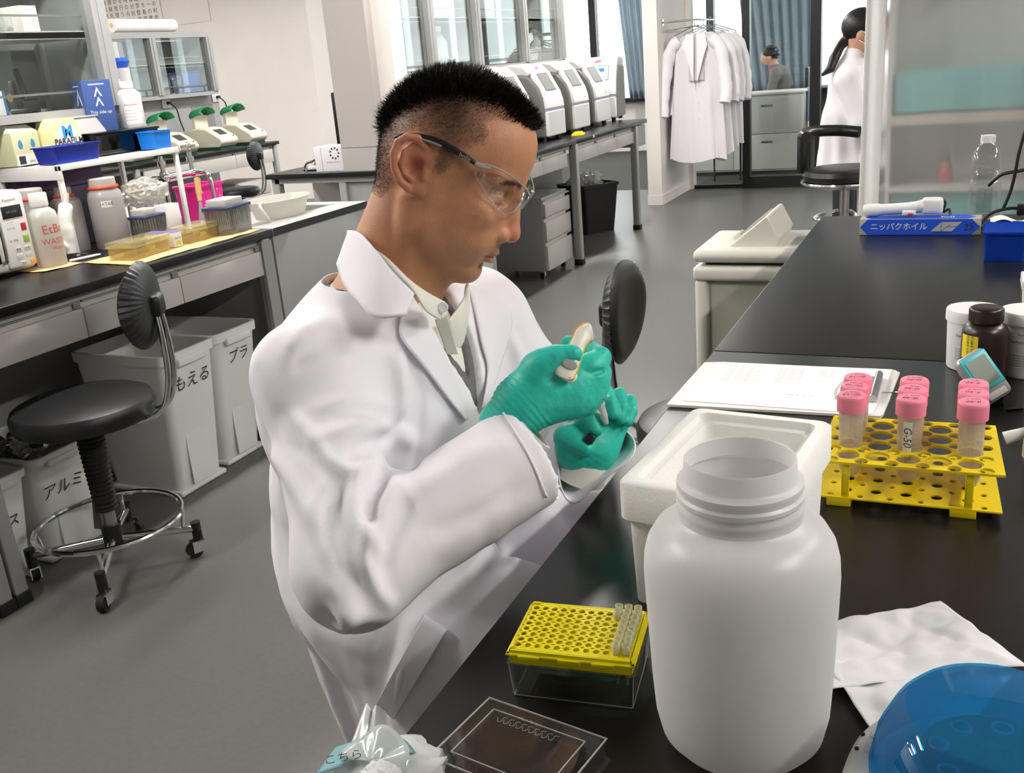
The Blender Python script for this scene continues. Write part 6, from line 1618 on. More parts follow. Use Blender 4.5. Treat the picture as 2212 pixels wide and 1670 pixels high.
# ================================================================ THE MAN: head and body
man = thing('person', 'man in clear safety glasses, white lab coat and teal gloves sitting at the bench', 'person', (0, 0, 0))
HA = np.array([[0.882, -0.228, 0.412], [0.171, 0.971, 0.169], [-0.438, -0.078, 0.895]]); HO = np.array([-0.578, 1.045, 1.270])
def head_w(P): return (np.asarray(P, float)*.01) @ HA.T+HO       # head space in cm (x face, y his left, z crown)
def head_l(P): return ((np.asarray(P, float)-HO) @ HA)*100
H = Field((-9.5, -9.8, -19), (13.0, 9.8, 14.6), .17)
H.ell((.9, 0, 4.7), (8.75, 7.55, 8.1))
H.ell((-1.2, 0, 2.6), (6.5, 7.1, 6.4), 2.0)
H.ell((5.0, 0, -1.2), (4.7, 5.7, 6.0), 1.5)
H.ell((5.0, 0, 6.8), (4.6, 5.6, 4.6), 1.5)                               # forehead
for s in (-1, 1):
    H.cap((8.5, 0.6*s, 3.55), (7.4, 4.6*s, 3.5), 1.05, .9, 1.2)           # brow
    H.ell((6.3, 4.7*s, -.5), (2.3, 1.7, 1.8), 1.6)                         # cheekbone
    H.ell((2.6, 5.0*s, -2.8), (2.9, 1.45, 3.7), 1.8)
    H.ell((4.9, 4.0*s, -3.4), (2.9, 1.9, 2.9), 1.8)                       # cheek side
    H.cap((.7, 5.9*s, .2), (1.5, 5.2*s, -4.3), 1.3, 1.4, 1.5)              # ramus
    H.cap((1.5, 5.1*s, -4.4), (6.7, 1.9*s, -8.3), 1.45, 1.35, 1.6)         # jaw line
    H.ell((7.0, 2.6*s, -4.4), (1.9, 1.9, 1.9), 1.6)                        # beside mouth
H.ell((4.5, 0, -5.6), (4.2, 4.4, 3.6), 1.6)
H.ell((7.3, 0, -3.4), (2.45, 3.0, 2.6), 1.3)                              # maxilla
H.ell((7.15, 0, -8.35), (1.65, 2.1, 1.55), 1.2)                           # chin
H.ell((5.2, 0, -8.9), (2.4, 2.4, 1.1), 1.2)
# neck
H.cap((-1.4, 0, -2), (-1.9, 0, -17.5), 5.5, 5.9, 2.2)
H.cap((2.2, 0, -8.0), (1.9, 0, -17.5), 3.2, 3.8, 2.0)
for s in (-1, 1): H.cap((-1.0, 5.6*s, -2.2), (2.4, 2.4*s, -16.5), 1.25, 1.35, 1.2)
# eye sockets, lids
for s in (-1, 1):
    H.ell((9.5, 3.2*s, 1.7), (1.75, 1.65, 1.0), 1.0, 'sub')
    H.ell((7.15, 3.25*s, 1.55), (1.42, 1.55, 1.25), .35)
    H.cap((8.35, 2.3*s, .95), (7.55, 4.5*s, 1.15), .10, .10, .16, 'sub')
    H.chain([(8.45, 2.0*s, 1.75), (8.55, 3.0*s, 2.15), (7.9, 4.3*s, 2.05)], [.07, .07, .07], .14, 'sub')
# nose
H.cap((9.15, 0, 2.6), (10.35, 0, -1.5), .72, .92, 1.0)
H.ell((10.5, 0, -2.2), (1.12, 1.14, 1.08), .6)
for s in (-1, 1):
    H.ell((9.6, 1.42*s, -2.65), (1.05, .78, .92), .45)
    H.ell((9.75, .82*s, -3.45), (.62, .34, .42), .25, 'sub')
    H.cap((8.85, 1.95*s, -1.6), (8.5, 2.2*s, -3.3), .12, .10, .3, 'sub')
    H.cap((8.75, 2.3*s, -3.0), (8.2, 3.0*s, -4.6), .06, .04, .4, 'sub')
H.cap((9.6, .0, -3.6), (9.5, 0, -4.4), .16, .14, .4, 'sub')                 # philtrum
# lips
H.chain([(7.9, -2.3, -5.15), (9.25, -1.0, -4.95), (9.55, 0, -5.0), (9.25, 1.0, -4.95), (7.9, 2.3, -5.15)], [.32, .48, .50, .48, .32], .5)
H.chain([(7.9, -2.0, -5.75), (9.05, -.9, -6.05), (9.25, 0, -6.1), (9.05, .9, -6.05), (7.9, 2.0, -5.75)], [.30, .48, .52, .48, .30], .5)
H.chain([(7.75, -2.65, -5.55), (9.0, -1.3, -5.5), (9.85, 0, -5.55), (9.0, 1.3, -5.5), (7.75, 2.65, -5.55)], [.10, .09, .07, .09, .10], .18, 'sub')
H.cap((8.9, -1.0, -7.0), (8.9, 1.0, -7.0), .35, .35, .8, 'sub')
# ears
for s in (-1, 1):
    def E(x, z, out): return (x, s*(7.0+out), z)
    H.ell(E(-1.5, 1.9, .35), (2.0, .55, 2.8), .5, R=[[.84, .12*s, .52], [-.10*s, .99, 0], [-.53, 0, .85]])
    rim = [(-.15, 3.0, .15), (-.75, 4.1, .55), (-1.9, 4.75, .95), (-3.1, 4.5, 1.25), (-3.85, 3.5, 1.45), (-3.9, 2.2, 1.45), (-3.3, .7, 1.25), (-2.3, -.4, .95), (-1.2, -.85, .65)]
    H.chain([E(*p) for p in rim], [.34, .40, .44, .46, .46, .44, .42, .44, .5], .22)
    H.ell(E(-.35, -.55, .35), (1.0, .42, .85), .5)
    H.chain([E(-2.2, 3.9, .75), E(-2.9, 2.8, 1.0), E(-2.75, 1.6, 1.0), E(-2.0, .6, .85), E(-1.2, .25, .7)], [.28, .36, .40, .40, .34], .25)
    H.ell(E(-1.35, 1.75, 1.05), (.95, .75, 1.2), .35, 'sub', R=[[.84, 0, .52], [0, 1, 0], [-.53, 0, .85]])
    H.chain([E(-.75, 3.3, 1.15), E(-1.7, 3.95, 1.35), E(-2.6, 3.7, 1.5)], [.26, .30, .22], .2, 'sub')
    H.chain([E(-3.45, 3.5, 1.75), E(-3.42, 2.2, 1.75), E(-2.9, 1.0, 1.55)], [.20, .20, .16], .2, 'sub')
    H.cap(E(.0, 1.6, .45), E(.05, .9, .45), .42, .40, .3)
hV, hF = H.mesh(2, .4)
# colours of the skin: from place on the head, in head space
def skin_colors(P):
    n = len(P); base = np.array([lin(198), lin(141), lin(106)])
    Cc = np.tile(base, (n, 1))
    def tint(w, rgb): 
        nonlocal Cc
        t = np.array([lin(v) for v in rgb]); Cc = Cc*(1-w[:, None])+t*w[:, None]
    x, y, z = P[:, 0], P[:, 1], P[:, 2]; ay = np.abs(y)
    tint(.55*sm(-7, -11, z), (196, 140, 100))
    tint(.5*np.exp(-(((x-7)/2.2)**2+((ay-4.2)/2.2)**2+((z+1.2)/2.4)**2)), (204, 134, 110))
    tint(.75*np.exp(-(((x-10.7)/1.3)**2+(y/1.7)**2+((z+2.2)/1.3)**2)), (206, 124, 102))
    tint(.45*sm(6.7, 7.3, ay)*sm(1.2, -.6, x)*sm(-1.9, -1.0, z)*sm(5.6, 4.8, z)*sm(-5.2, -4.6, x), (206, 126, 104))
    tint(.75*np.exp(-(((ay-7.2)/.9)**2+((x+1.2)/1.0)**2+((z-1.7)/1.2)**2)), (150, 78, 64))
    # stubble
    tint(.62*np.exp(-(((x-7.2)/2.1)**2+(y/2.8)**2+((z+8.7)/1.5)**2)), (92, 68, 54))
    tint(.34*np.exp(-(((x-8.9)/1.4)**2+(y/2.4)**2+((z+4.3)/.7)**2)), (120, 90, 74))
    tint(.22*np.exp(-(((x-4.5)/2.6)**2+((ay-4.0)/2.2)**2+((z+7.2)/1.6)**2)), (130, 100, 82))
    # lips
    lipm = np.exp(-((z+5.15)/.33)**2)+np.exp(-((z+6.05)/.42)**2)
    tint(.7*np.clip(lipm, 0, 1)*sm(2.5, 1.9, ay)*sm(7.7, 8.5, x), (172, 104, 92))
    tint(.95*np.exp(-((z+5.53)/.15)**2)*sm(2.9, 2.3, ay)*sm(7.2, 8.0, x), (78, 42, 38))
    # nostril
    tint(.9*np.exp(-(((x-9.75)/.55)**2+((ay-.85)/.35)**2+((z+3.3)/.35)**2)), (70, 36, 32))
    # eyes: lash line, brow
    ew = np.exp(-((z-(1.0+.06*(ay-3.2)))/.16)**2)*sm(4.9, 4.4, ay)*sm(1.9, 2.4, ay)*sm(6.2, 7.0, x)
    tint(.92*ew, (38, 26, 24))
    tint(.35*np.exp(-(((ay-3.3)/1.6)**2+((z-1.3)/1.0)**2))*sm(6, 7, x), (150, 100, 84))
    bz = 3.75-.055*(ay-3.2)**2
    tint(.85*np.exp(-((z-bz)/.36)**2)*sm(.9, 1.5, ay)*sm(5.5, 4.6, ay)*sm(5.4, 6.6, x), (52, 38, 34))
    # hair: clipped sides fading into skin
    d = hair_in(P)
    nz = vnoise(P, 6.0, 1)*.5+vnoise(P, 14.0, 2)*.5
    fade = sm(-.25, 4.6, d+ (nz-.5)*1.1)
    dens = np.clip(.46*sm(-.3, .6, d+(nz-.5)*.9)+.54*fade, 0, 1)*sm(-.3, .2, d)
    dens = np.where((ay > 6.85) & (x < .7) & (x > -4.6) & (z < 5.0) & (z > -1.5) & (d < .8), dens*0, dens)
    tint(np.clip(dens*.92, 0, .95), (44, 32, 28))
    g = vnoise(P, 1.4, 5)-.5
    Cc *= (1+.10*g)[:, None]
    # shaving dots and small moles
    for mx, my, mz in ((1.2, -6.2, -6.9), (2.3, -5.9, -7.7), (3.0, -6.2, -8.4), (6.0, -5.5, -3.2)):
        tint(.7*np.exp(-((x-mx)**2+(y-my)**2+(z-mz)**2)/.02), (90, 56, 44))
    return np.concatenate([Cc, np.ones((n, 1))], 1)
HAIRLINE = [(9.7, 10.4), (8.6, 10.1), (6.9, 10.3), (5.8, 10.2), (4.9, 9.9), (4.3, 9.3), (4.4, 8.6), (5.0, 7.8), (4.8, 7.0), (3.5, 6.1), (2.45, 4.7), (2.5, 3.6), (1.95, 2.3), (1.0, 2.0), (.0, 4.4),
            (-1.0, 5.3), (-2.8, 5.4), (-4.2, 4.3), (-4.4, 2.0), (-3.9, -.2), (-3.4, -1.4), (-4.6, -3.6), (-7, -3.8), (-12, -3), (-12, 18), (12, 18), (10.6, 10.8)]
def hair_in(P): return poly_dist(P[:, 0], P[:, 2], HAIRLINE)
hC = skin_colors(hV)
# the rest of the body, under the clothes (hidden), joined into the same mesh
J = {k: np.array(v) for k, v in dict(nb=(-.655, 1.0, 1.13), ch=(-.69, 1.01, 1.0), wa=(-.745, 1.06, .84), hi=(-.775, 1.12, .73), sr=(-.665, .85, 1.085), sl=(-.62, 1.18, 1.06),
     er=(-.545, .725, .925), wr=(-.452, .905, .975), el=(-.53, 1.235, .90), wl=(-.425, 1.115, .905), hr=(-.74, 1.02, .715), hl=(-.74, 1.22, .715), kr=(-.34, .97, .70), kl=(-.34, 1.24, .70),
     ar=(-.37, .97, .10), al=(-.37, 1.24, .10)).items()}
B = Field((-.97, .60, .0), (-.12, 1.40, 1.20), .011)
B.cap(J['ch'], J['wa'], .115, .11, .05).cap(J['wa'], J['hi'], .11, .12, .05).cap(J['sr'], J['sl'], .055, .055, .05).cap(J['nb'], J['ch'], .06, .10, .05)
for s in 'rl':
    B.chain([J['s'+s], J['e'+s], J['w'+s]], [.034, .032, .026], .03)
    B.chain([J['h'+s], J['k'+s], J['a'+s]], [.078, .052, .034], .03)
    B.cap(J['a'+s]+np.array([-.02, 0, -.055]), J['a'+s]+np.array([.16, 0, -.065]), .030, .026, .02)
bV, bF = B.mesh(1)
hW = head_w(hV)
skin0 = np.array([lin(196), lin(142), lin(108), 1.0])
M_skin = mat('skin', (200, 150, 120), .48, spec=.42, sss=.14, bump=.22, bscale=420)
nt = M_skin.node_tree; va = nt.nodes.new('ShaderNodeVertexColor'); va.layer_name = 'skin'; nt.links.new(va.outputs['Color'], nt.nodes['Principled BSDF'].inputs['Base Color'])
np_mesh('body', np.concatenate([hW, bV]), np.concatenate([hF, bF+len(hW)]), M_skin, man, np.concatenate([hC, np.tile(skin0, (len(bV), 1))]))
# ---------------------------------------------------------------- hair strands
M_hair = mat('black hair', (22, 18, 17), .42, spec=.5)
hN = vnormals(hV, hF)
d = hair_in(hV)
TOPLINE = [(9.4, 8.9), (7.6, 9.3), (6.4, 9.8), (4.6, 10.6), (2.0, 10.6), (-.3, 10.0), (-2.6, 8.9), (-4.6, 7.2), (-6.2, 5.2), (-7.2, 3.0), (-12, 2.0), (-12, 18), (12, 18), (11, 10)]
dt = poly_dist(hV[:, 0], hV[:, 2], TOPLINE)
okv = np.where((d > -.15) & (hV[:, 2] > -4.2))[0]
okv = okv[~((np.abs(hV[okv, 1]) > 6.9) & (hV[okv, 0] > -4.7) & (hV[okv, 0] < .6) & (hV[okv, 2] < 4.9))]
pick = RNG.choice(okv, 26000)
P0 = hV[pick]+RNG.normal(0, .09, (len(pick), 3))*np.array([1, 1, 1]); NN = hN[pick]
tt = dt[pick]; dd = d[pick]
top = sm(-.4, 1.4, tt+RNG.normal(0, .35, len(tt)))
L = .20+.22*sm(0, 4, dd)+1.45*top*RNG.uniform(.6, 1.15, len(tt))
dirn = NN+RNG.normal(0, .22, NN.shape)+.35*top[:, None]*np.stack([np.sin(P0[:, 0]*9)*np.cos(P0[:, 1]*7), np.cos(P0[:, 1]*8+P0[:, 0]*3), np.sin(P0[:, 2]*7)], 1)+np.stack([.30*top, 0*top, .25*top], 1)+np.where(top[:, None] < .3, np.array([-.25, 0, -.55]), 0)
dirn /= np.linalg.norm(dirn, axis=1)[:, None]
side = np.cross(dirn, RNG.normal(0, 1, dirn.shape)); side /= np.linalg.norm(side, axis=1)[:, None]; s2 = np.cross(dirn, side)
wd = (.018+.040*top)[:, None]
base = P0-NN*.06
mid = base+dirn*(L*.55)[:, None]; tip = base+dirn*L[:, None]+RNG.normal(0, .06, P0.shape)
vv = np.stack([base+side*wd, base-side*.5*wd+s2*.87*wd, base-side*.5*wd-s2*.87*wd, mid+side*wd*.7, mid-side*.35*wd+s2*.6*wd, mid-side*.35*wd-s2*.6*wd, tip], 1)
K = len(vv); o_ = np.arange(K)[:, None]*7
quads = np.concatenate([o_+np.array([[0, 1, 4, 3]]), o_+np.array([[1, 2, 5, 4]]), o_+np.array([[2, 0, 3, 5]])])
tris = np.concatenate([o_+np.array([[3, 4, 6]]), o_+np.array([[4, 5, 6]]), o_+np.array([[5, 3, 6]])])
Vh = head_w(vv.reshape(-1, 3))
keep = np.ones(K, bool)
ho = np_mesh('hair', Vh, np.concatenate([np.concatenate([tris, tris[:, 2:3]], 1)]), M_hair, man)
bpy.data.objects.remove(ho)
me = bpy.data.meshes.new('hair'); me.from_pydata([tuple(v) for v in Vh.astype(float)], [], [tuple(q) for q in quads.tolist()]+[tuple(q) for q in tris.tolist()]); me.materials.append(M_hair)
ho = bpy.data.objects.new('hair', me); C.objects.link(ho); ho.parent = man; ho['kind'] = 'stuff'
# eyebrow hairs
bm_ = []
for s in (-1, 1):
    w = np.where((np.abs(hV[:, 1]*s-3.2) < 2.1) & (hV[:, 0] > 6) & (np.abs(hV[:, 2]-(3.75-.055*(np.abs(hV[:, 1])-3.2)**2)) < .32) & (hV[:, 1]*s > 0))[0]
    bm_.append(RNG.choice(w, 260))
bw = np.concatenate(bm_); P0 = hV[bw]+RNG.normal(0, .05, (len(bw), 3)); NN = hN[bw]
dirn = NN*.35+np.stack([-.25*np.ones(len(bw)), .8*np.sign(P0[:, 1]), .25*np.ones(len(bw))], 1); dirn /= np.linalg.norm(dirn, axis=1)[:, None]
side = np.cross(dirn, NN); vv = np.stack([P0+side*.022, P0-side*.022, P0+dirn*.55], 1); Vb = head_w(vv.reshape(-1, 3))
me = bpy.data.meshes.new('eyebrows'); me.from_pydata([tuple(v) for v in Vb], [], [(3*i, 3*i+1, 3*i+2) for i in range(len(vv))]); me.materials.append(M_hair)
eo = bpy.data.objects.new('eyebrows', me); C.objects.link(eo); eo.parent = man; eo['kind'] = 'stuff'
# ---------------------------------------------------------------- safety glasses (worn, lift off: a thing of their own)
gl = thing('safety_glasses', 'clear wraparound safety glasses with black temple arms worn by the seated man', 'glasses', (0, 0, 0))
M_lens = clear_sheet('clear lens', (250, 250, 251), .07, .01)
M_lensedge = mat('lens edge', (240, 238, 242), .1, trans=.7, ior=1.3)
def hw(p): return tuple(head_w([p])[0])
for s in (-1, 1):
    pts = [hw((x, s*y, z)) for x, y, z in smooth_pts([(-4.6, 7.5, 3.75), (-3.8, 7.6, 4.3), (-1.9, 7.75, 4.95), (0, 7.85, 5.25), (1.95, 7.85, 5.15), (3.7, 7.75, 4.95), (5.1, 7.55, 4.65)], 8)]
    n = len(pts); rr = [.0019+.0016*math.sin(PI*min(1, i/n*1.05))+.0007*(i/n) for i in range(n)]
    a = MB().tube(pts, rr, 10).build('temple_arm', M_black, gl)
    pts2 = [hw((x, s*(y+.26), z-.12)) for x, y, z in smooth_pts([(-4.1, 7.55, 4.05), (-3.0, 7.68, 4.5), (-1.2, 7.8, 5.0), (.9, 7.85, 5.15)], 6)]
    MB().tube(pts2, .0016, 8).build('grip', mat('grey rubber grip', (150, 152, 154), .6), a)
    MB().tube([hw((4.9, s*7.6, 4.65)), hw((5.6, s*7.4, 4.6)), hw((6.6, s*7.0, 4.75))], [.0034, .003, .0016], 8).build('hinge', M_lensedge, gl)
    LY = [.35, 1, 1.8, 2.5, 4, 5, 6, 7, 7.35]; LX = [11.0, 10.9, 10.75, 10.45, 9.65, 8.85, 7.75, 6.25, 5.4]
    LB_ = [2.0, 1.55, .95, .6, .25, .6, 1.45, 2.8, 3.6]; LT = [2.9, 3.1, 3.5, 3.8, 4.35, 4.65, 4.95, 5.0, 4.85]
    def lens(u, v, s=s):
        y = .35+7.0*math.sin(u*PI/2)
        x = np.interp(y, LY, LX); zb_ = np.interp(y, LY, LB_); zt_ = np.interp(y, LY, LT)
        z = zb_+(zt_-zb_)*v
        x += .22*math.sin(PI*v)*.6-.35*(1-v)*(.3+.7*(1-u))
        return hw((x, s*y, z))
    mb = MB(); mb.grid(lens, 26, 12); o = mb.build('lens', M_lens, gl)
    e = MB()
    e.tube([lens(i/30, 1) for i in range(31)], .0011, 6).tube([lens(i/30, 0) for i in range(31)], .0005, 6).tube([lens(0, i/8) for i in range(9)], .0010, 6).tube([lens(1, i/8) for i in range(9)], .0006, 6)
    e.build('lens_edge', M_lensedge, gl)
MB().tube([hw((10.95, -.5, 3.3)), hw((11.1, 0, 3.35)), hw((10.95, .5, 3.3))], .002, 8).build('bridge', M_lensedge, gl)
d1 = np.array(hw((4.6, -7.9, 4.75)))-np.array(hw((2.7, -8.0, 5.05))); up1 = HA @ np.array([0, -.25, 1])
text('bollé', .0072, mat('pale print', (200, 196, 190)) if 'pale print' in MATS else M_wp, frame3(hw((3.75, -8.16, 4.92)), d1, up1), gl)
# ================================================================ THE MAN: clothes
M_coat2 = mat('lab coat cotton', (240, 237, 243), .85, bump=.10, bscale=1100)
M_shirt = mat('ivory shirt cotton', (236, 233, 222), .8, bump=.10, bscale=1300)
M_knit = mat('grey knit', (118, 116, 116), .9, bump=.5, bscale=700, mottle=.2, mscale=260)
M_trs = mat('dark trousers', (40, 42, 50), .85)
def torso(f, g, k=.05):
    """layers of clothing: the same torso grown by g"""
    f.cap(J['ch'], J['wa'], .112+g, .110+g, .05).cap(J['wa'], J['hi'], .110+g, .122+g, .05)
    f.cap(J['sr'], J['sl'], .036+g, .052+g, .06)
    f.ell((-.690, 1.015, 1.02), (.085+g, .155+g, .11+g), .05); f.ell((-.655, 1.0, .985), (.105+g, .155+g, .13+g), .05)
    f.cap(J['nb']+np.array([-.005, 0, -.04]), J['nb']+np.array([.0, 0, .0]), .056+g*.6, .052+g*.5, .05)
def vcut(f, z0, z1, w, yc, slope=0.0, xmin=-.64):
    def fn(X, Y, Z):
        y = Y-(yc+slope*(Z-z0)); c = (z1-z0)/math.hypot(z1-z0, w); sidew = np.abs(y)*c-(Z-z0)*w/math.hypot(z1-z0, w)
        return np.maximum(np.maximum(sidew, xmin-X), z0-.01-Z)
    return f.put(fn, (xmin, yc-.25, z0-.01), (-.40, yc+.25, z1+.12), 0, 'sub')
def hollow(f, g):
    """open the neck"""
    return f.cap(J['nb']+np.array([-.002, 0, -.05]), J['nb']+np.array([.004, 0, .14]), .046+g, .060+g, .0, 'sub')
LO, HI = (-1.02, .56, .36), (-.26, 1.42, 1.24)
S1 = Field((-.90, .75, .75), (-.45, 1.30, 1.24), .006); torso(S1, .004); hollow(S1, -.004); v_, f_ = S1.mesh(1); np_mesh('shirt', v_, f_, M_shirt, man)
S2 = Field((-.90, .75, .72), (-.45, 1.30, 1.24), .005); torso(S2, .010); hollow(S2, .004); vcut(S2, 1.035, 1.16, .062, 1.01); v_, f_ = S2.mesh(1); np_mesh('sweater', v_, f_, M_knit, man)
T1 = Field((-.97, .84, .0), (-.20, 1.40, .84), .009)
for s in 'rl': T1.chain([J['h'+s], J['k'+s], J['a'+s]], [.088, .064, .048], .03)
T1.cap(J['hr'], J['hl'], .10, .10, .04); v_, f_ = T1.mesh(1); np_mesh('trousers', v_, f_, M_trs, man)
for s in 'rl':
    F_ = Field(J['a'+s]-np.array([.08, .07, .12]), J['a'+s]+np.array([.24, .07, .04]), .006)
    F_.cap(J['a'+s]+np.array([-.02, 0, -.050]), J['a'+s]+np.array([.16, 0, -.062]), .042, .036, .02); v_, f_ = F_.mesh(1); v_[:, 2] = np.maximum(v_[:, 2], .003); np_mesh('shoe', v_, f_, M_black, man)
# lab coat
CR = at_y(1136, 986, .905)      # middle of the near cuff
CL = at_y(1284, 1012, 1.085)    # middle of the far cuff
def sleeve(f, a, e, c, ra, re, rc, pn=None, off=0):
    a, e, c = [np.array(v) for v in (a, e, c)]
    f.cap(a, e, ra, re, .035)
    n = (c-e)/np.linalg.norm(c-e); L2 = float((c-e)@(c-e))
    def fn(X, Y, Z):
        x, y, z = X-e[0], Y-e[1], Z-e[2]; t = (x*(c-e)[0]+y*(c-e)[1]+z*(c-e)[2])/L2; tc = np.clip(t, 0, 1.5)
        d = np.sqrt((x-tc*(c-e)[0])**2+(y-tc*(c-e)[1])**2+(z-tc*(c-e)[2])**2)-(re+(rc-re)*np.clip(t, 0, 1))
        if pn is not None: return np.maximum(d, (X-c[0])*pn[0]+(Y-c[1])*pn[1]+(Z-c[2])*pn[2]-off)
        return np.maximum(d, (t-1)*math.sqrt(L2))
    R = max(re, rc); f.put(fn, np.minimum(e, c)-R-.05, np.maximum(e, c)+R+.05, .035)
    return n
K1 = Field(LO, HI, .0046)
torso(K1, .020)
K1.cap(J['hi'], (-.715, 1.12, .40), .160, .140, .05)
K1.cap(J['hr']+np.array([0, -.01, .0]), J['kr']+np.array([.0, 0, -.02]), .108, .085, .06); K1.cap(J['hl'], J['kl']+np.array([0, 0, -.02]), .105, .085, .06)
K1.cap((-.665, .985, .70), (-.60, .965, .42), .095, .085, .06)
def beltfold(X, Y, Z): return 0
PN = CM @ np.array([-.38, .50, .78]); PN /= np.linalg.norm(PN)
nR = sleeve(K1, J['sr']+np.array([0, .01, -.005]), J['er'], CR, .058, .055, .061)
nL = sleeve(K1, J['sl']+np.array([0, -.01, -.005]), J['el'], J['el']+(CL-J['el'])*.62, .072, .068, .056)
K1u = K1.D.copy()
K1.cap(CR-nR*.11, CR+nR*.05, .048, .0555, 0, 'sub')
hollow(K1, .012)
vcut(K1, .985, 1.16, .068, 1.005)
kV, kF = K1.mesh(1)
# surface before the opening was cut, to lay lapels and pocket on
K0 = Field(LO, HI, .0046); K0.D = K1u; uV, uF = K0.mesh(1)
bvh = BVHTree.FromPolygons([Vector(v) for v in uV], [tuple(int(i) for i in f) for f in uF])
def on_coat(px, py):
    d = Vector(ray_dir(px, py)).normalized(); h = bvh.ray_cast(Vector((0, 0, CAM_H)), d)
    return (np.array(h[0]), np.array(h[1])) if h[0] is not None else (None, None)
# folds: ridges and creases along lines on the cloth
FOLDS = [
 ([(700, 948), (775, 926), (850, 935), (905, 960)], .016, .009), ([(640, 905), (700, 985), (765, 1035)], .013, .007), ([(690, 880), (760, 870), (850, 880)], .014, .005),
 ([(905, 845), (880, 905), (800, 965), (760, 985)], .012, -.008), ([(790, 985), (762, 1060), (775, 1140), (815, 1185)], .012, .010), ([(825, 1010), (800, 1080), (805, 1140)], .010, -.010),
 ([(860, 1040), (820, 1110), (785, 1190), (800, 1260), (838, 1300)], .012, .009), ([(745, 1050), (722, 1120), (735, 1200), (790, 1270)], .013, -.008), ([(700, 1040), (690, 1120), (715, 1210)], .014, .008),
 ([(880, 1090), (845, 1150), (830, 1230)], .010, -.007), ([(900, 1060), (1000, 1000), (1070, 960)], .020, .006), ([(930, 1150), (1030, 1110), (1120, 1050)], .016, -.004),
 ([(890, 760), (900, 860), (902, 960), (890, 1010)], .012, -.006), ([(862, 780), (868, 880), (862, 945)], .014, .007), ([(640, 790), (660, 760), (720, 735)], .010, -.004), ([(625, 760), (655, 720), (700, 690)], .02, .006),
 ([(600, 900), (640, 950), (690, 990)], .016, -.006), ([(590, 980), (640, 1050), (680, 1130)], .016, .007),
 ([(760, 1300), (735, 1380), (750, 1480), (775, 1560)], .018, .012), ([(720, 1330), (700, 1410), (730, 1500)], .016, -.010), ([(850, 1350), (820, 1450), (815, 1560)], .016, -.010), ([(905, 1330), (880, 1420), (850, 1520)], .02, .008),
 ([(1000, 1250), (1060, 1190), (1120, 1130)], .02, .008), ([(960, 1330), (1040, 1240), (1110, 1160)], .018, -.008), ([(700, 1250), (760, 1310), (840, 1330)], .02, .008),
 ([(1080, 700), (1120, 780), (1110, 840)], .016, .006), ([(1060, 730), (1075, 800), (1080, 860)], .012, -.007), ([(1180, 930), (1200, 1000), (1195, 1060)], .010, .006),
]
kN = vnormals(kV, kF); disp = np.zeros(len(kV)); camp = np.array([0, 0, CAM_H])
for pl, w, amp in FOLDS:
    P3 = []; w = w*.68; amp = amp*(1.5 if w < .0095 else 1.15)
    for px, py in [(p.x, p.y) for p in smooth_pts([(a, b, 0) for a, b in pl], 4)]:
        q, n_ = on_coat(px, py)
        if q is not None and (not P3 or np.linalg.norm(q-P3[-1]) < .12): P3.append(q)
    if len(P3) < 2: continue
    P3 = np.array(P3); lo, hi = P3.min(0)-3*w, P3.max(0)+3*w
    m = np.where(((kV > lo) & (kV < hi)).all(1))[0]; dm = np.full(len(m), 9.0); tt_ = np.zeros(len(m))
    for i in range(len(P3)-1):
        a, b = P3[i], P3[i+1]; e = b-a; t = np.clip(((kV[m]-a)@e)/(e@e+1e-12), 0, 1); dd_ = np.linalg.norm(kV[m]-a-t[:, None]*e, axis=1)
        u = dd_ < dm; dm[u] = dd_[u]; tt_[u] = (i+t[u])/(len(P3)-1)
    disp[m] += amp*np.exp(-(dm/w)**2)*np.sin(PI*np.clip(tt_*.9+.05, 0, 1))**.5
disp += .0045*(vnoise(kV*np.array([1, 1, .55]), 17, 3)-.5)+.0025*(vnoise(kV, 42, 4)-.5)
# hanging folds of the skirt
sk_ = sm(.74, .52, kV[:, 2]); disp += sk_*.010*np.sin(np.arctan2(kV[:, 1]-1.1, kV[:, 0]+.76)*11+kV[:, 2]*9)
disp = np.clip(disp, -.0042, .02)
kV2 = relax(kV+kN*disp[:, None], kF, 1, .35)
keepf = ~((kV2[kF].mean(1)[:, 2] < .385))
np_mesh('coat', kV2, kF[keepf], M_coat2, man)
# flat cloth pieces laid on the coat: given by their outline, draped on the surface
def pt(p):
    if len(p) == 3 and p[2] is not None: return at_y(*p)
    q, n_ = on_coat(p[0], p[1]); return q if q is not None else at_y(p[0], p[1], .98)
def flap(name, top, bot, m, lift=.006, thick=.0022, nu=26, nv=12, parent=None, follow=True, bulge=0.0, curl=0.0):
    """cloth strip between two edge lines (pixel x, y and, off the coat, the depth y), lofted and laid just proud of the coat"""
    T = smooth_pts([tuple(pt(p)) for p in top], 8); Bm = smooth_pts([tuple(pt(p)) for p in bot], 8)
    def at(L_, u): f = u*(len(L_)-1); i = min(int(f), len(L_)-2); return L_[i].lerp(L_[i+1], f-i)
    mb = MB()
    def fn(u, v):
        p = at(T, u).lerp(at(Bm, u), v); d = (Vector((0, 0, CAM_H))-p).normalized()
        if follow:
            h = bvh.ray_cast(Vector((0, 0, CAM_H)), -d)
            if h[0] is not None and (h[0]-p).length < .05:
                p = h[0]+d*lift
            else: p = p+d*lift
        p = p+d*(bulge*math.sin(PI*v)*math.sin(PI*min(1, u*1.0))+curl*v*v)
        return tuple(p)
    mb.grid(fn, nu, nv); o = mb.build(name, m, parent or man); md = o.modifiers.new('t', 'SOLIDIFY'); md.thickness = thick; md.offset = 1
    return o
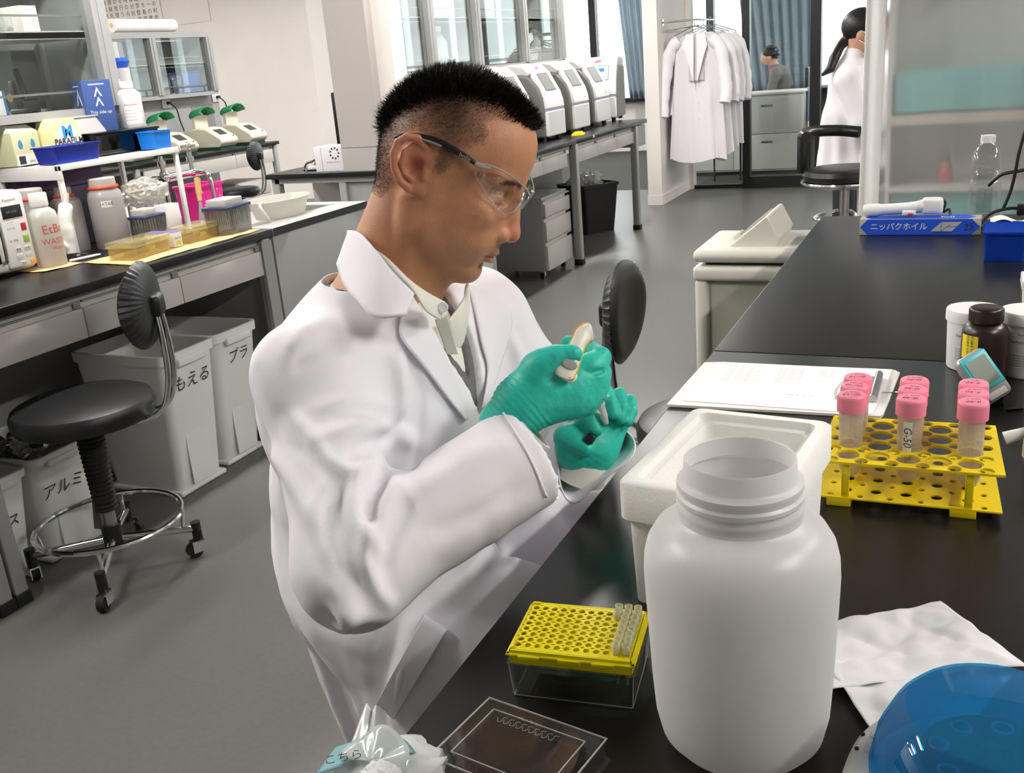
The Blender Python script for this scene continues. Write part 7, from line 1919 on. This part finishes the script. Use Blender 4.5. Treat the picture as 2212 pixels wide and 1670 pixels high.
flap('collar', [(752, 497, 1.0), (776, 503, .965), (812, 540, .935), (850, 588, .918), (896, 634, .922)], [(726, 570, .985), (742, 615, .94), (772, 650, .895), (808, 685, .872), (876, 679, .880)], M_coat2, follow=False, bulge=.006, lift=.004)
flap('collar', [(752, 497, 1.0), (770, 497, 1.03), (790, 505, 1.05)], [(756, 540, .985), (778, 545, 1.03), (792, 548, 1.05)], M_coat2, follow=False, lift=0)
flap('lapel', [(892, 640), (930, 700), (970, 775), (998, 840), (1012, 906)], [(868, 684), (868, 728), (920, 795), (968, 858), (1008, 908)], M_coat2, lift=.007, curl=.003)
flap('lapel', [(1012, 612), (1022, 660), (1040, 745), (1052, 800), (1040, 880)], [(1030, 620), (1078, 650), (1105, 690), (1085, 770), (1046, 884)], M_coat2, lift=.006)
flap('pocket', [(918, 1328), (965, 1362)], [(812, 1520), (850, 1555)], M_coat2, lift=.012, thick=.004)
flap('sleeve_seam', [(1085, 893), (1140, 985), (1178, 1075)], [(1089, 891), (1144, 982), (1182, 1071)], M_coat2, lift=.0012, thick=.0012, nv=3)
# shirt collar, tips with their button, placket
flap('shirt_collar', [(792, 527, .955), (836, 556, .938), (884, 602, .932), (925, 632, .945), (962, 652, .972)], [(812, 552, .94), (850, 590, .925), (898, 636, .922), (922, 672, .932), (952, 692, .955)], M_shirt, follow=False, bulge=.004, lift=.002)
flap('shirt_collar', [(1008, 612, 1.055), (1002, 640, 1.045), (985, 668, 1.02), (968, 690, 1.0)], [(1014, 620, 1.055), (1010, 680, 1.04), (1000, 735, 1.03), (985, 760, 1.02)], M_shirt, follow=False, bulge=.004, lift=.004)
flap('shirt_placket', [(940, 690, .985), (952, 725, .985), (966, 765, .985)], [(968, 684, .99), (978, 720, .99), (990, 764, .99)], M_shirt, follow=False, lift=.006)
def button(px, py, y, r, m=None, parent=None, name='button'):
    p = Vector(at_y(px, py, y)); d = (Vector((0, 0, CAM_H))-p).normalized(); M = Matrix.Translation(p+d*.009) @ rot_to(d)
    MB().lathe([(0, 0), (r, 0), (r, .0012), (r*.8, .0018), (r*.6, .0014), (0, .0014)], n=20, M=M).build(name, m or M_white, man)
button(957, 664, .965, .0062)
# shirt cuffs
def cuff(c, n, r0, L_, a=.03):
    M = Matrix.Translation(c) @ rot_to(n)
    MB().lathe([(r0, -a), (r0*1.02, L_*.5), (r0, L_), (r0-.003, L_), (r0-.003, -a)], n=40, M=M).build('shirt_cuff', M_shirt, man)

# far sleeve: forearm tube ending in a wide loose cuff
dF = 1.09/ray_dir(1290, 930)[1]
rim = [(1203, 962, .012), (1206, 1012, -.002), (1212, 1052, -.016), (1228, 1082, -.026), (1250, 1084, -.028), (1280, 1056, -.024), (1318, 1024, -.018), (1352, 1002, -.010), (1371, 976, .0), (1368, 948, .014), (1346, 928, .028), (1305, 920, .036), (1255, 925, .034), (1220, 940, .026)]
A = [at_d(x, y, dF+z) for x, y, z in rim]; A = smooth_pts([tuple(p) for p in A], 6, closed=True); cA = sum(A, Vector((0, 0, 0)))/len(A)
cE = Vector(J['el']+(CL-J['el'])*.35)
def far_sleeve(u, v):
    i = int(round(u*len(A))) % len(A); p = A[i]-cA
    k = 1-.16*v; q = p.lerp(p.normalized()*.060, v)*k
    c = cA.lerp(cE, v**.9)
    return tuple(c+q*(1+.04*math.sin(u*2*PI*5+v*7)*v*(1-v)*4))
mb = MB(); mb.grid(far_sleeve, len(A), 14, closed_u=True); o = mb.build('sleeve', M_coat2, man); md = o.modifiers.new('t', 'SOLIDIFY'); md.thickness = .0022; md.offset = 0
# ================================================================ THE MAN: gloved hands and what they hold
M_glove = mat('teal nitrile', (46, 190, 170), .42, spec=.35, bump=.35, bscale=140)
YR = .925
dR = YR/ray_dir(1150, 870)[1]
def R_(px, py, dz=0.0): return at_d(px, py, dR+dz)
wr = R_(1098, 908, .004)
lo = np.min([R_(1040, 960, -.06), R_(1330, 960, -.06), R_(1040, 700, .09), R_(1330, 700, .09), R_(1040, 700, -.06), R_(1330, 960, .09)], 0); hi = np.max([R_(1040, 960, -.06), R_(1330, 960, -.06), R_(1040, 700, .09), R_(1330, 700, .09), R_(1040, 700, -.06), R_(1330, 960, .09)], 0)
G = Field(lo, hi, .0019)
G.cap(R_(1092, 916, .004), R_(1132, 880, .002), .0300, .0295, .01)
for (x, y, z, r) in ((1272, 792, .004, .0155), (1284, 818, .008, .0155), (1280, 846, .011, .0145), (1262, 872, .014, .0135)):
    G.cap(R_(1130, 875, .004), R_(x, y, z), .0225, r, .014)
G.cap(R_(1195, 850, .004), R_(1235, 850, .006), .021, .020, .02)
G.chain([R_(1125, 862, -.004), R_(1168, 800, -.014), R_(1178, 788, -.018)], [.024, .0205, .0170], .018)           # ball of the thumb
G.chain([R_(1165, 798, -.016), R_(1203, 771, -.024), R_(1236, 766, -.026)], [.0165, .0125, .0110], .010)          # thumb
G.chain([R_(1278, 796, .004), R_(1297, 772, .016), R_(1268, 752, .034), R_(1228, 741, .040)], [.0135, .0118, .0102, .0088], .007)    # index
G.chain([R_(1288, 822, .008), R_(1298, 806, .028), R_(1262, 790, .048), R_(1228, 798, .046)], [.0135, .0118, .0102, .0088], .006)   # middle
G.chain([R_(1283, 848, .012), R_(1292, 836, .032), R_(1256, 820, .052), R_(1226, 826, .048)], [.0128, .0112, .0098, .0086], .006)   # ring
G.chain([R_(1266, 872, .016), R_(1278, 862, .034), R_(1246, 846, .052), R_(1220, 850, .046)], [.0118, .0102, .0090, .0080], .006)   # little
# creases between fingers and the hollow that takes the pipette
G.chain([R_(1302, 800, -.004), R_(1278, 806, -.013), R_(1258, 800, -.014)], [.0022, .0026, .001], .004, 'sub'); G.chain([R_(1304, 836, .0), R_(1270, 836, -.010), R_(1232, 830, -.013)], [.0016, .0016, .0008], .003, 'sub')
G.chain([R_(1188, 822, -.032), R_(1222, 806, -.034), R_(1246, 786, -.034)], [.004, .0095, .006], .006, 'sub')
G.chain([R_(1298, 862, .004), R_(1272, 858, -.002)], [.0014, .001], .003, 'sub')
gV, gF = G.mesh(2, .45); gN = vnormals(gV, gF)
def wrinkle(V, N, a, b, s0, freq, amp, rad):
    a, b = np.array(a), np.array(b); e = b-a; L_ = np.linalg.norm(e); e = e/L_; t = (V-a)@e
    w = sm(-rad, 0, t)*sm(L_+rad, L_, t); q = V-a-t[:, None]*e
    ph = vnoise(V, 60, 7)*2.2+vnoise(V, 25, 8)*3
    return amp*w*np.sin(t*freq+ph)*(.4+.6*vnoise(V, 45, 9))
gd = wrinkle(gV, gN, R_(1085, 922), R_(1150, 868), 0, 1000, .00055, .006)+.0007*(vnoise(gV, 130, 2)-.5)
gd += wrinkle(gV, gN, R_(1235, 850), R_(1285, 815), 0, 900, .00012, .01)
np_mesh('glove', gV+gN*gd[:, None], gF, M_glove, man)
# rolled rim of the glove
wd = (R_(1128, 884, .002)-R_(1092, 916, .004)); wd = wd/np.linalg.norm(wd)
# pipette
pip = thing('micropipette', 'white micropipette with yellow edges held in the near gloved hand', 'pipette', (0, 0, 0))
axis = [R_(1214, 818, -.030), R_(1221, 802, -.0290), R_(1236, 772, -.024), R_(1250, 740, -.018), R_(1262, 722, -.013), R_(1276, 718, -.010)]
AX = smooth_pts([tuple(p) for p in axis], 7); nA = len(AX)
view = Vector(CM[:, 2]).normalized()
def pipshape(sc, thick, off):
    mb = MB()
    def fn(u, v):
        f = v*(nA-1); i = min(int(f), nA-2); p = AX[i].lerp(AX[i+1], f-i); t = (AX[i+1]-AX[i]).normalized()
        sd = t.cross(view).normalized(); nn = sd.cross(t).normalized()
        w = np.interp(v, [0, .04, .12, .3, .45, .6, .75, .9, 1], [.001, .007, .0108, .0105, .0085, .0078, .0092, .0100, .0098])*sc
        a = 2*PI*u; return tuple(p+sd*w*math.copysign(abs(math.cos(a))**.7, math.cos(a))+nn*(thick*math.copysign(abs(math.sin(a))**.8, math.sin(a))*min(1, w/.006)+off))
    mb.grid(fn, 28, 40, closed_u=True); return mb
def ends(mb): n = 28; mb.f.append(tuple(range(n-1, -1, -1))); mb.m.append(0); mb.sm.append(True); N = len(mb.v); mb.f.append(tuple(range(N-n, N))); mb.m.append(0); mb.sm.append(True); return mb
ends(pipshape(1.0, .0058, 0)).build('handle', mat('ivory white plastic', (236, 232, 218), .35), pip)
ends(pipshape(1.17, .0022, -.001)).build('yellow_edge', mat('amber yellow plastic', (232, 172, 40), .4), pip)
q = R_(1230, 787, -.031); M = Matrix.Translation(q) @ rot_to(view) 
MB().lathe([(0, 0), (.006, 0), (.0066, .0025), (.0055, .005), (0, .0055)], n=24, M=M @ Matrix.Diagonal((1.35, .85, 1, 1))).build('plunger', mat('grey translucent plastic', (176, 176, 170), .25), pip)
MB().tube([R_(1224, 812, -.0345), R_(1232, 816, -.0345)], .0005, 6).build('seam', M_greyd, pip)
MB().cyl(R_(1226, 806, -.020), R_(1262, 860, .03), .009, .006, 18).cyl(R_(1262, 860, .03), R_(1282, 884, .052), .0045, .003, 14).build('shaft', M_white, pip)
MB().cyl(R_(1282, 884, .052), R_(1296, 893, .075), .003, .0008, 12).build('tip', M_tip, pip)
# ---------------------------------------------------------------- far hand
dL = 1.09/ray_dir(1290, 930)[1]
def L_(px, py, dz=0.0): return at_d(px, py, dL+dz)
cs = [L_(x, y, z) for x in (1190, 1390) for y in (810, 1040) for z in (-.06, .08)]
G = Field(np.min(cs, 0), np.max(cs, 0), .0019)
G.cap(L_(1262, 988, .018), L_(1275, 962, .012), .030, .031, .01)
G.cap(L_(1270, 970, .014), L_(1315, 908, .022), .029, .020, .02); G.cap(L_(1255, 960, .014), L_(1268, 905, .028), .026, .018, .02); G.cap(L_(1290, 965, .014), L_(1334, 905, .024), .024, .015, .02)
G.chain([L_(1236, 978, .002), L_(1224, 945, -.004), L_(1246, 957, -.018), L_(1266, 969, -.026)], [.0205, .0165, .0125, .0095], .010)      # thumb
G.chain([L_(1262, 895, .020), L_(1258, 880, .004), L_(1276, 902, -.018), L_(1287, 927, -.024)], [.014, .0125, .0108, .0090], .006)       # index
G.chain([L_(1298, 888, .022), L_(1309, 846, .002), L_(1320, 868, -.018), L_(1325, 894, -.022)], [.0125, .0092, .0086, .0078], .0015)     # middle
G.chain([L_(1322, 888, .024), L_(1338, 852, .008), L_(1345, 878, -.011), L_(1341, 905, -.015)], [.0120, .0090, .0084, .0076], .0015)     # ring
G.chain([L_(1340, 894, .026), L_(1361, 866, .016), L_(1364, 888, .000), L_(1357, 911, -.005)], [.0110, .0084, .0080, .0072], .0015)      # little
gV, gF = G.mesh(2, .45); gN = vnormals(gV, gF)
gd = wrinkle(gV, gN, L_(1250, 1010), L_(1275, 965), 0, 900, .00022, .006)+.0007*(vnoise(gV, 130, 2)-.5)
np_mesh('glove', gV+gN*gd[:, None], gF, M_glove, man)
t = thing('microtube', 'small clear microtube held between the fingers of the far gloved hand', 'tube', tuple(L_(1296, 872, -.034)))
ax = L_(1310, 916, -.030)-L_(1296, 872, -.034); M = rot_to(Vector(ax)); ln = float(np.linalg.norm(ax))
MB().lathe([(.0058, 0), (.0060, .003), (.0050, .0035), (.0050, ln*.6), (.0030, ln), (0, ln*1.02), (0, ln), (.0026, ln*.97), (.0043, ln*.6), (.0046, 0)], n=24, M=M).build('body', milky('clear microtube', (236, 238, 236), .4, .1, .1, .35), t)
MB().lathe([(0, -.0015), (.0062, -.0015), (.0062, .0015), (0, .0015)], n=20, M=M).build('rim', M_pe, t)
t = thing('black_cap_tube', 'small dark capped vial pinched between thumb and index finger of the far glove', 'vial', tuple(L_(1274, 948, -.030)))
MB().rbox((0, 0, 0), (.012, .012, .013), .003, M=rot_to(Vector(L_(1282, 934)-L_(1262, 962)))).build('cap', mat('dark navy plastic', (20, 22, 34), .4), t)
# shirt cuffs and the wrist showing between glove and sleeve
nf = (R_(1132, 880, .002)-R_(1092, 916, .004)); nf = nf/np.linalg.norm(nf)
cuff(R_(1112, 948, .006), nf, .0335, .022)
n2 = L_(1275, 965, .012)-L_(1260, 1010, .02); n2 = n2/np.linalg.norm(n2)
cuff(L_(1262, 1002, .019), n2, .0325, .010, .022)
# ================================================================ TWO MORE PEOPLE in the background
M_skin2 = mat('skin plain', (206, 160, 134), .5, sss=.1)
M_hair2 = mat('dark hair', (24, 21, 22), .4, bump=.5, bscale=180)
def sub(parent, name, f, m, sm_=1): v, q = f.mesh(sm_); return np_mesh(name, v, q, m, parent)
# woman in a lab coat and mask, facing right behind the curtain edge
P = np.array
wm = thing('person', 'woman in a white lab coat, face mask and low ponytail standing by the high stools', 'person', (0, 0, 0))
o = P((-.535, 5.62, 0.)); a = lambda x, y, z: tuple(o+P((x, y, z)))
f = Field(a(-.20, -.22, 0), a(.30, .22, 1.55), .010)
f.ell(a(0, 0, 1.415), (.092, .072, .088)); f.ell(a(.035, 0, 1.365), (.062, .058, .072), .03); f.cap(a(.085, 0, 1.39), a(.10, 0, 1.37), .010, .012, .015)
f.ell(a(-.01, -.072, 1.385), (.020, .010, .030), .008); f.ell(a(-.01, .072, 1.385), (.020, .010, .030), .008)
f.cap(a(-.03, 0, 1.34), a(-.055, 0, 1.22), .046, .05, .03); f.cap(a(-.06, 0, 1.18), a(-.08, 0, .85), .085, .09, .05)
for s in (-1, 1):
    f.chain([a(-.06, s*.14, 1.17), a(.03, s*.17, .96), a(.20, s*.10, 1.02)], [.042, .036, .028], .03); f.chain([a(-.075, s*.058, .82), a(-.07, s*.062, .45), a(-.08, s*.065, .08)], [.050, .044, .034], .03); f.cap(a(-.09, s*.075, .04), a(.08, s*.075, .035), .035, .03, .02)
    f.cap(a(.20, s*.10, 1.02), a(.27, s*.08, 1.03), .026, .018, .01)
sub(wm, 'body', f, M_skin2)
f = Field(a(-.30, -.15, 1.10), a(.14, .15, 1.55), .007)
f.ell(a(-.012, 0, 1.43), (.100, .083, .088)); f.ell(a(.10, 0, 1.37), (.075, .12, .085), .01, 'sub'); f.ell(a(.02, -.095, 1.36), (.05, .03, .05), .01, 'sub'); f.ell(a(.02, .095, 1.36), (.05, .03, .05), .01, 'sub')
f.cap(a(.03, 0, 1.30), a(.03, 0, 1.25), .07, .07, .0, 'sub')
f.ell(a(-.095, -.01, 1.355), (.026, .028, .028), .012); f.chain([a(-.11, -.02, 1.34), a(-.135, -.06, 1.28), a(-.150, -.09, 1.23), a(-.185, -.11, 1.205)], [.024, .026, .022, .010], .012)
sub(wm, 'hair', f, M_hair2)
f = Field(a(-.32, -.32, .62), a(.32, .32, 1.36), .011)
f.cap(a(-.055, 0, 1.16), a(-.075, 0, .95), .112, .118, .05); f.cap(a(-.075, 0, .95), a(-.07, 0, .68), .118, .150, .05); f.cap(a(-.06, -.13, 1.18), a(-.06, .13, 1.18), .062, .062, .05); f.cap(a(-.05, 0, 1.25), a(-.04, 0, 1.29), .062, .055, .04)
for s in (-1, 1): f.chain([a(-.06, s*.145, 1.165), a(.02, s*.175, .96), a(.19, s*.105, 1.01)], [.062, .06, .052], .035)
f.put(lambda X, Y, Z: Z-.70, a(-.32, -.32, .60), a(.32, .32, .70), 0, 'sub')
v, q = f.mesh(1); n_ = vnormals(v, q); dd_ = .010*np.sin(np.arctan2(v[:, 1]-o[1], v[:, 0]-o[0]+.07)*9+v[:, 2]*6)*sm(1.1, .75, v[:, 2])+.008*(vnoise(v, 14, 3)-.5)
np_mesh('coat', v+n_*dd_[:, None], q, M_coat, wm)
mb = MB(); mb.grid(lambda u, v: a(.048+.062*math.sin(PI*u)*(1-.25*(v-.45)**2*4), -.068+.136*u, 1.305+.085*v), 16, 8); m_ = mb.build('mask', M_white, wm); m_.modifiers.new('t', 'SOLIDIFY').thickness = .003
MB().tube([a(-.01, -.078, 1.405), a(.05, -.070, 1.375)], .0022, 5).tube([a(-.015, -.076, 1.36), a(.05, -.068, 1.315)], .0022, 5).build('mask_strap', M_white, wm)
MB().tube([a(-.02, -.080, 1.415), a(.06, -.075, 1.41), a(.095, -.05, 1.41), a(.105, 0, 1.41)], .0035, 6).build('glasses', M_black, wm)
f = Field(a(-.25, -.20, .0), a(.20, .20, .80), .010)
for s in (-1, 1): f.chain([a(-.075, s*.058, .80), a(-.07, s*.062, .45), a(-.08, s*.065, .07)], [.060, .056, .046], .012); 
sub(wm, 'trousers', f, M_trs)
f = Field(a(-.2, -.2, 0), a(.16, .2, .12), .007)
for s in (-1, 1): f.cap(a(-.09, s*.075, .042), a(.085, s*.075, .036), .042, .034, .01)
v, q = f.mesh(1); v[:, 2] = np.maximum(v[:, 2], .002); np_mesh('shoes', v, q, M_black, wm)
# person at the office desk, facing left
om = thing('person', 'person in a grey jumper with short black hair seated at the office desk, facing left', 'person', (0, 0, 0))
o = P((-2.13, 11.95, 0.)); a = lambda x, y, z: tuple(o+P((x, y, z)))
f = Field(a(-.40, -.35, 0), a(.40, .35, 1.40), .012)
f.ell(a(-.02, 0, 1.235), (.090, .074, .088)); f.ell(a(-.055, 0, 1.19), (.06, .056, .07), .03); f.cap(a(-.105, 0, 1.21), a(-.115, 0, 1.19), .010, .013, .015)
for s in (-1, 1): f.ell(a(.0, s*.074, 1.20), (.02, .010, .030), .008)
f.cap(a(.01, 0, 1.16), a(.06, 0, 1.06), .048, .055, .03); f.cap(a(.10, 0, 1.0), a(.20, 0, .62), .10, .12, .05)
for s in (-1, 1):
    f.chain([a(.08, s*.17, 1.02), a(.02, s*.22, .80), a(-.20, s*.12, .78)], [.045, .038, .03], .03); f.cap(a(-.20, s*.12, .78), a(-.28, s*.10, .775), .026, .018, .01)
    f.chain([a(.18, s*.09, .56), a(-.22, s*.10, .56), a(-.20, s*.10, .08)], [.08, .055, .035], .03); f.cap(a(-.18, s*.10, .04), a(-.33, s*.10, .035), .035, .03, .02)
sub(om, 'body', f, M_skin2)
f = Field(a(-.18, -.15, 1.08), a(.14, .15, 1.40), .007)
f.ell(a(-.005, 0, 1.25), (.100, .084, .088)); f.ell(a(-.125, 0, 1.185), (.075, .12, .07), .01, 'sub'); f.cap(a(-.03, 0, 1.13), a(-.03, 0, 1.08), .07, .07, .01, 'sub')
for s in (-1, 1): f.ell(a(-.03, s*.10, 1.18), (.045, .035, .05), .01, 'sub')
v, q = f.mesh(1); n_ = vnormals(v, q); np_mesh('hair', v+n_*(.010*(vnoise(v, 60, 3)-.4))[:, None], q, M_hair2, om)
f = Field(a(-.35, -.35, .50), a(.40, .35, 1.14), .012)
f.cap(a(.10, 0, 1.0), a(.20, 0, .62), .112, .132, .05); f.cap(a(.08, -.14, 1.035), a(.08, .14, 1.035), .062, .062, .05); f.cap(a(.05, 0, 1.07), a(.03, 0, 1.10), .06, .056, .03)
for s in (-1, 1): f.chain([a(.08, s*.17, 1.02), a(.02, s*.22, .80), a(-.20, s*.12, .78)], [.058, .052, .042], .03)
sub(om, 'jumper', f, mat('mid grey knit', (120, 120, 120), .9, bump=.4, bscale=200))
f = Field(a(-.40, -.3, .0), a(.40, .3, .68), .013)
for s in (-1, 1): f.chain([a(.18, s*.09, .56), a(-.22, s*.10, .56), a(-.20, s*.10, .07)], [.095, .07, .05], .03)
sub(om, 'trousers', f, M_trs)
bpy.context.view_layer.update()
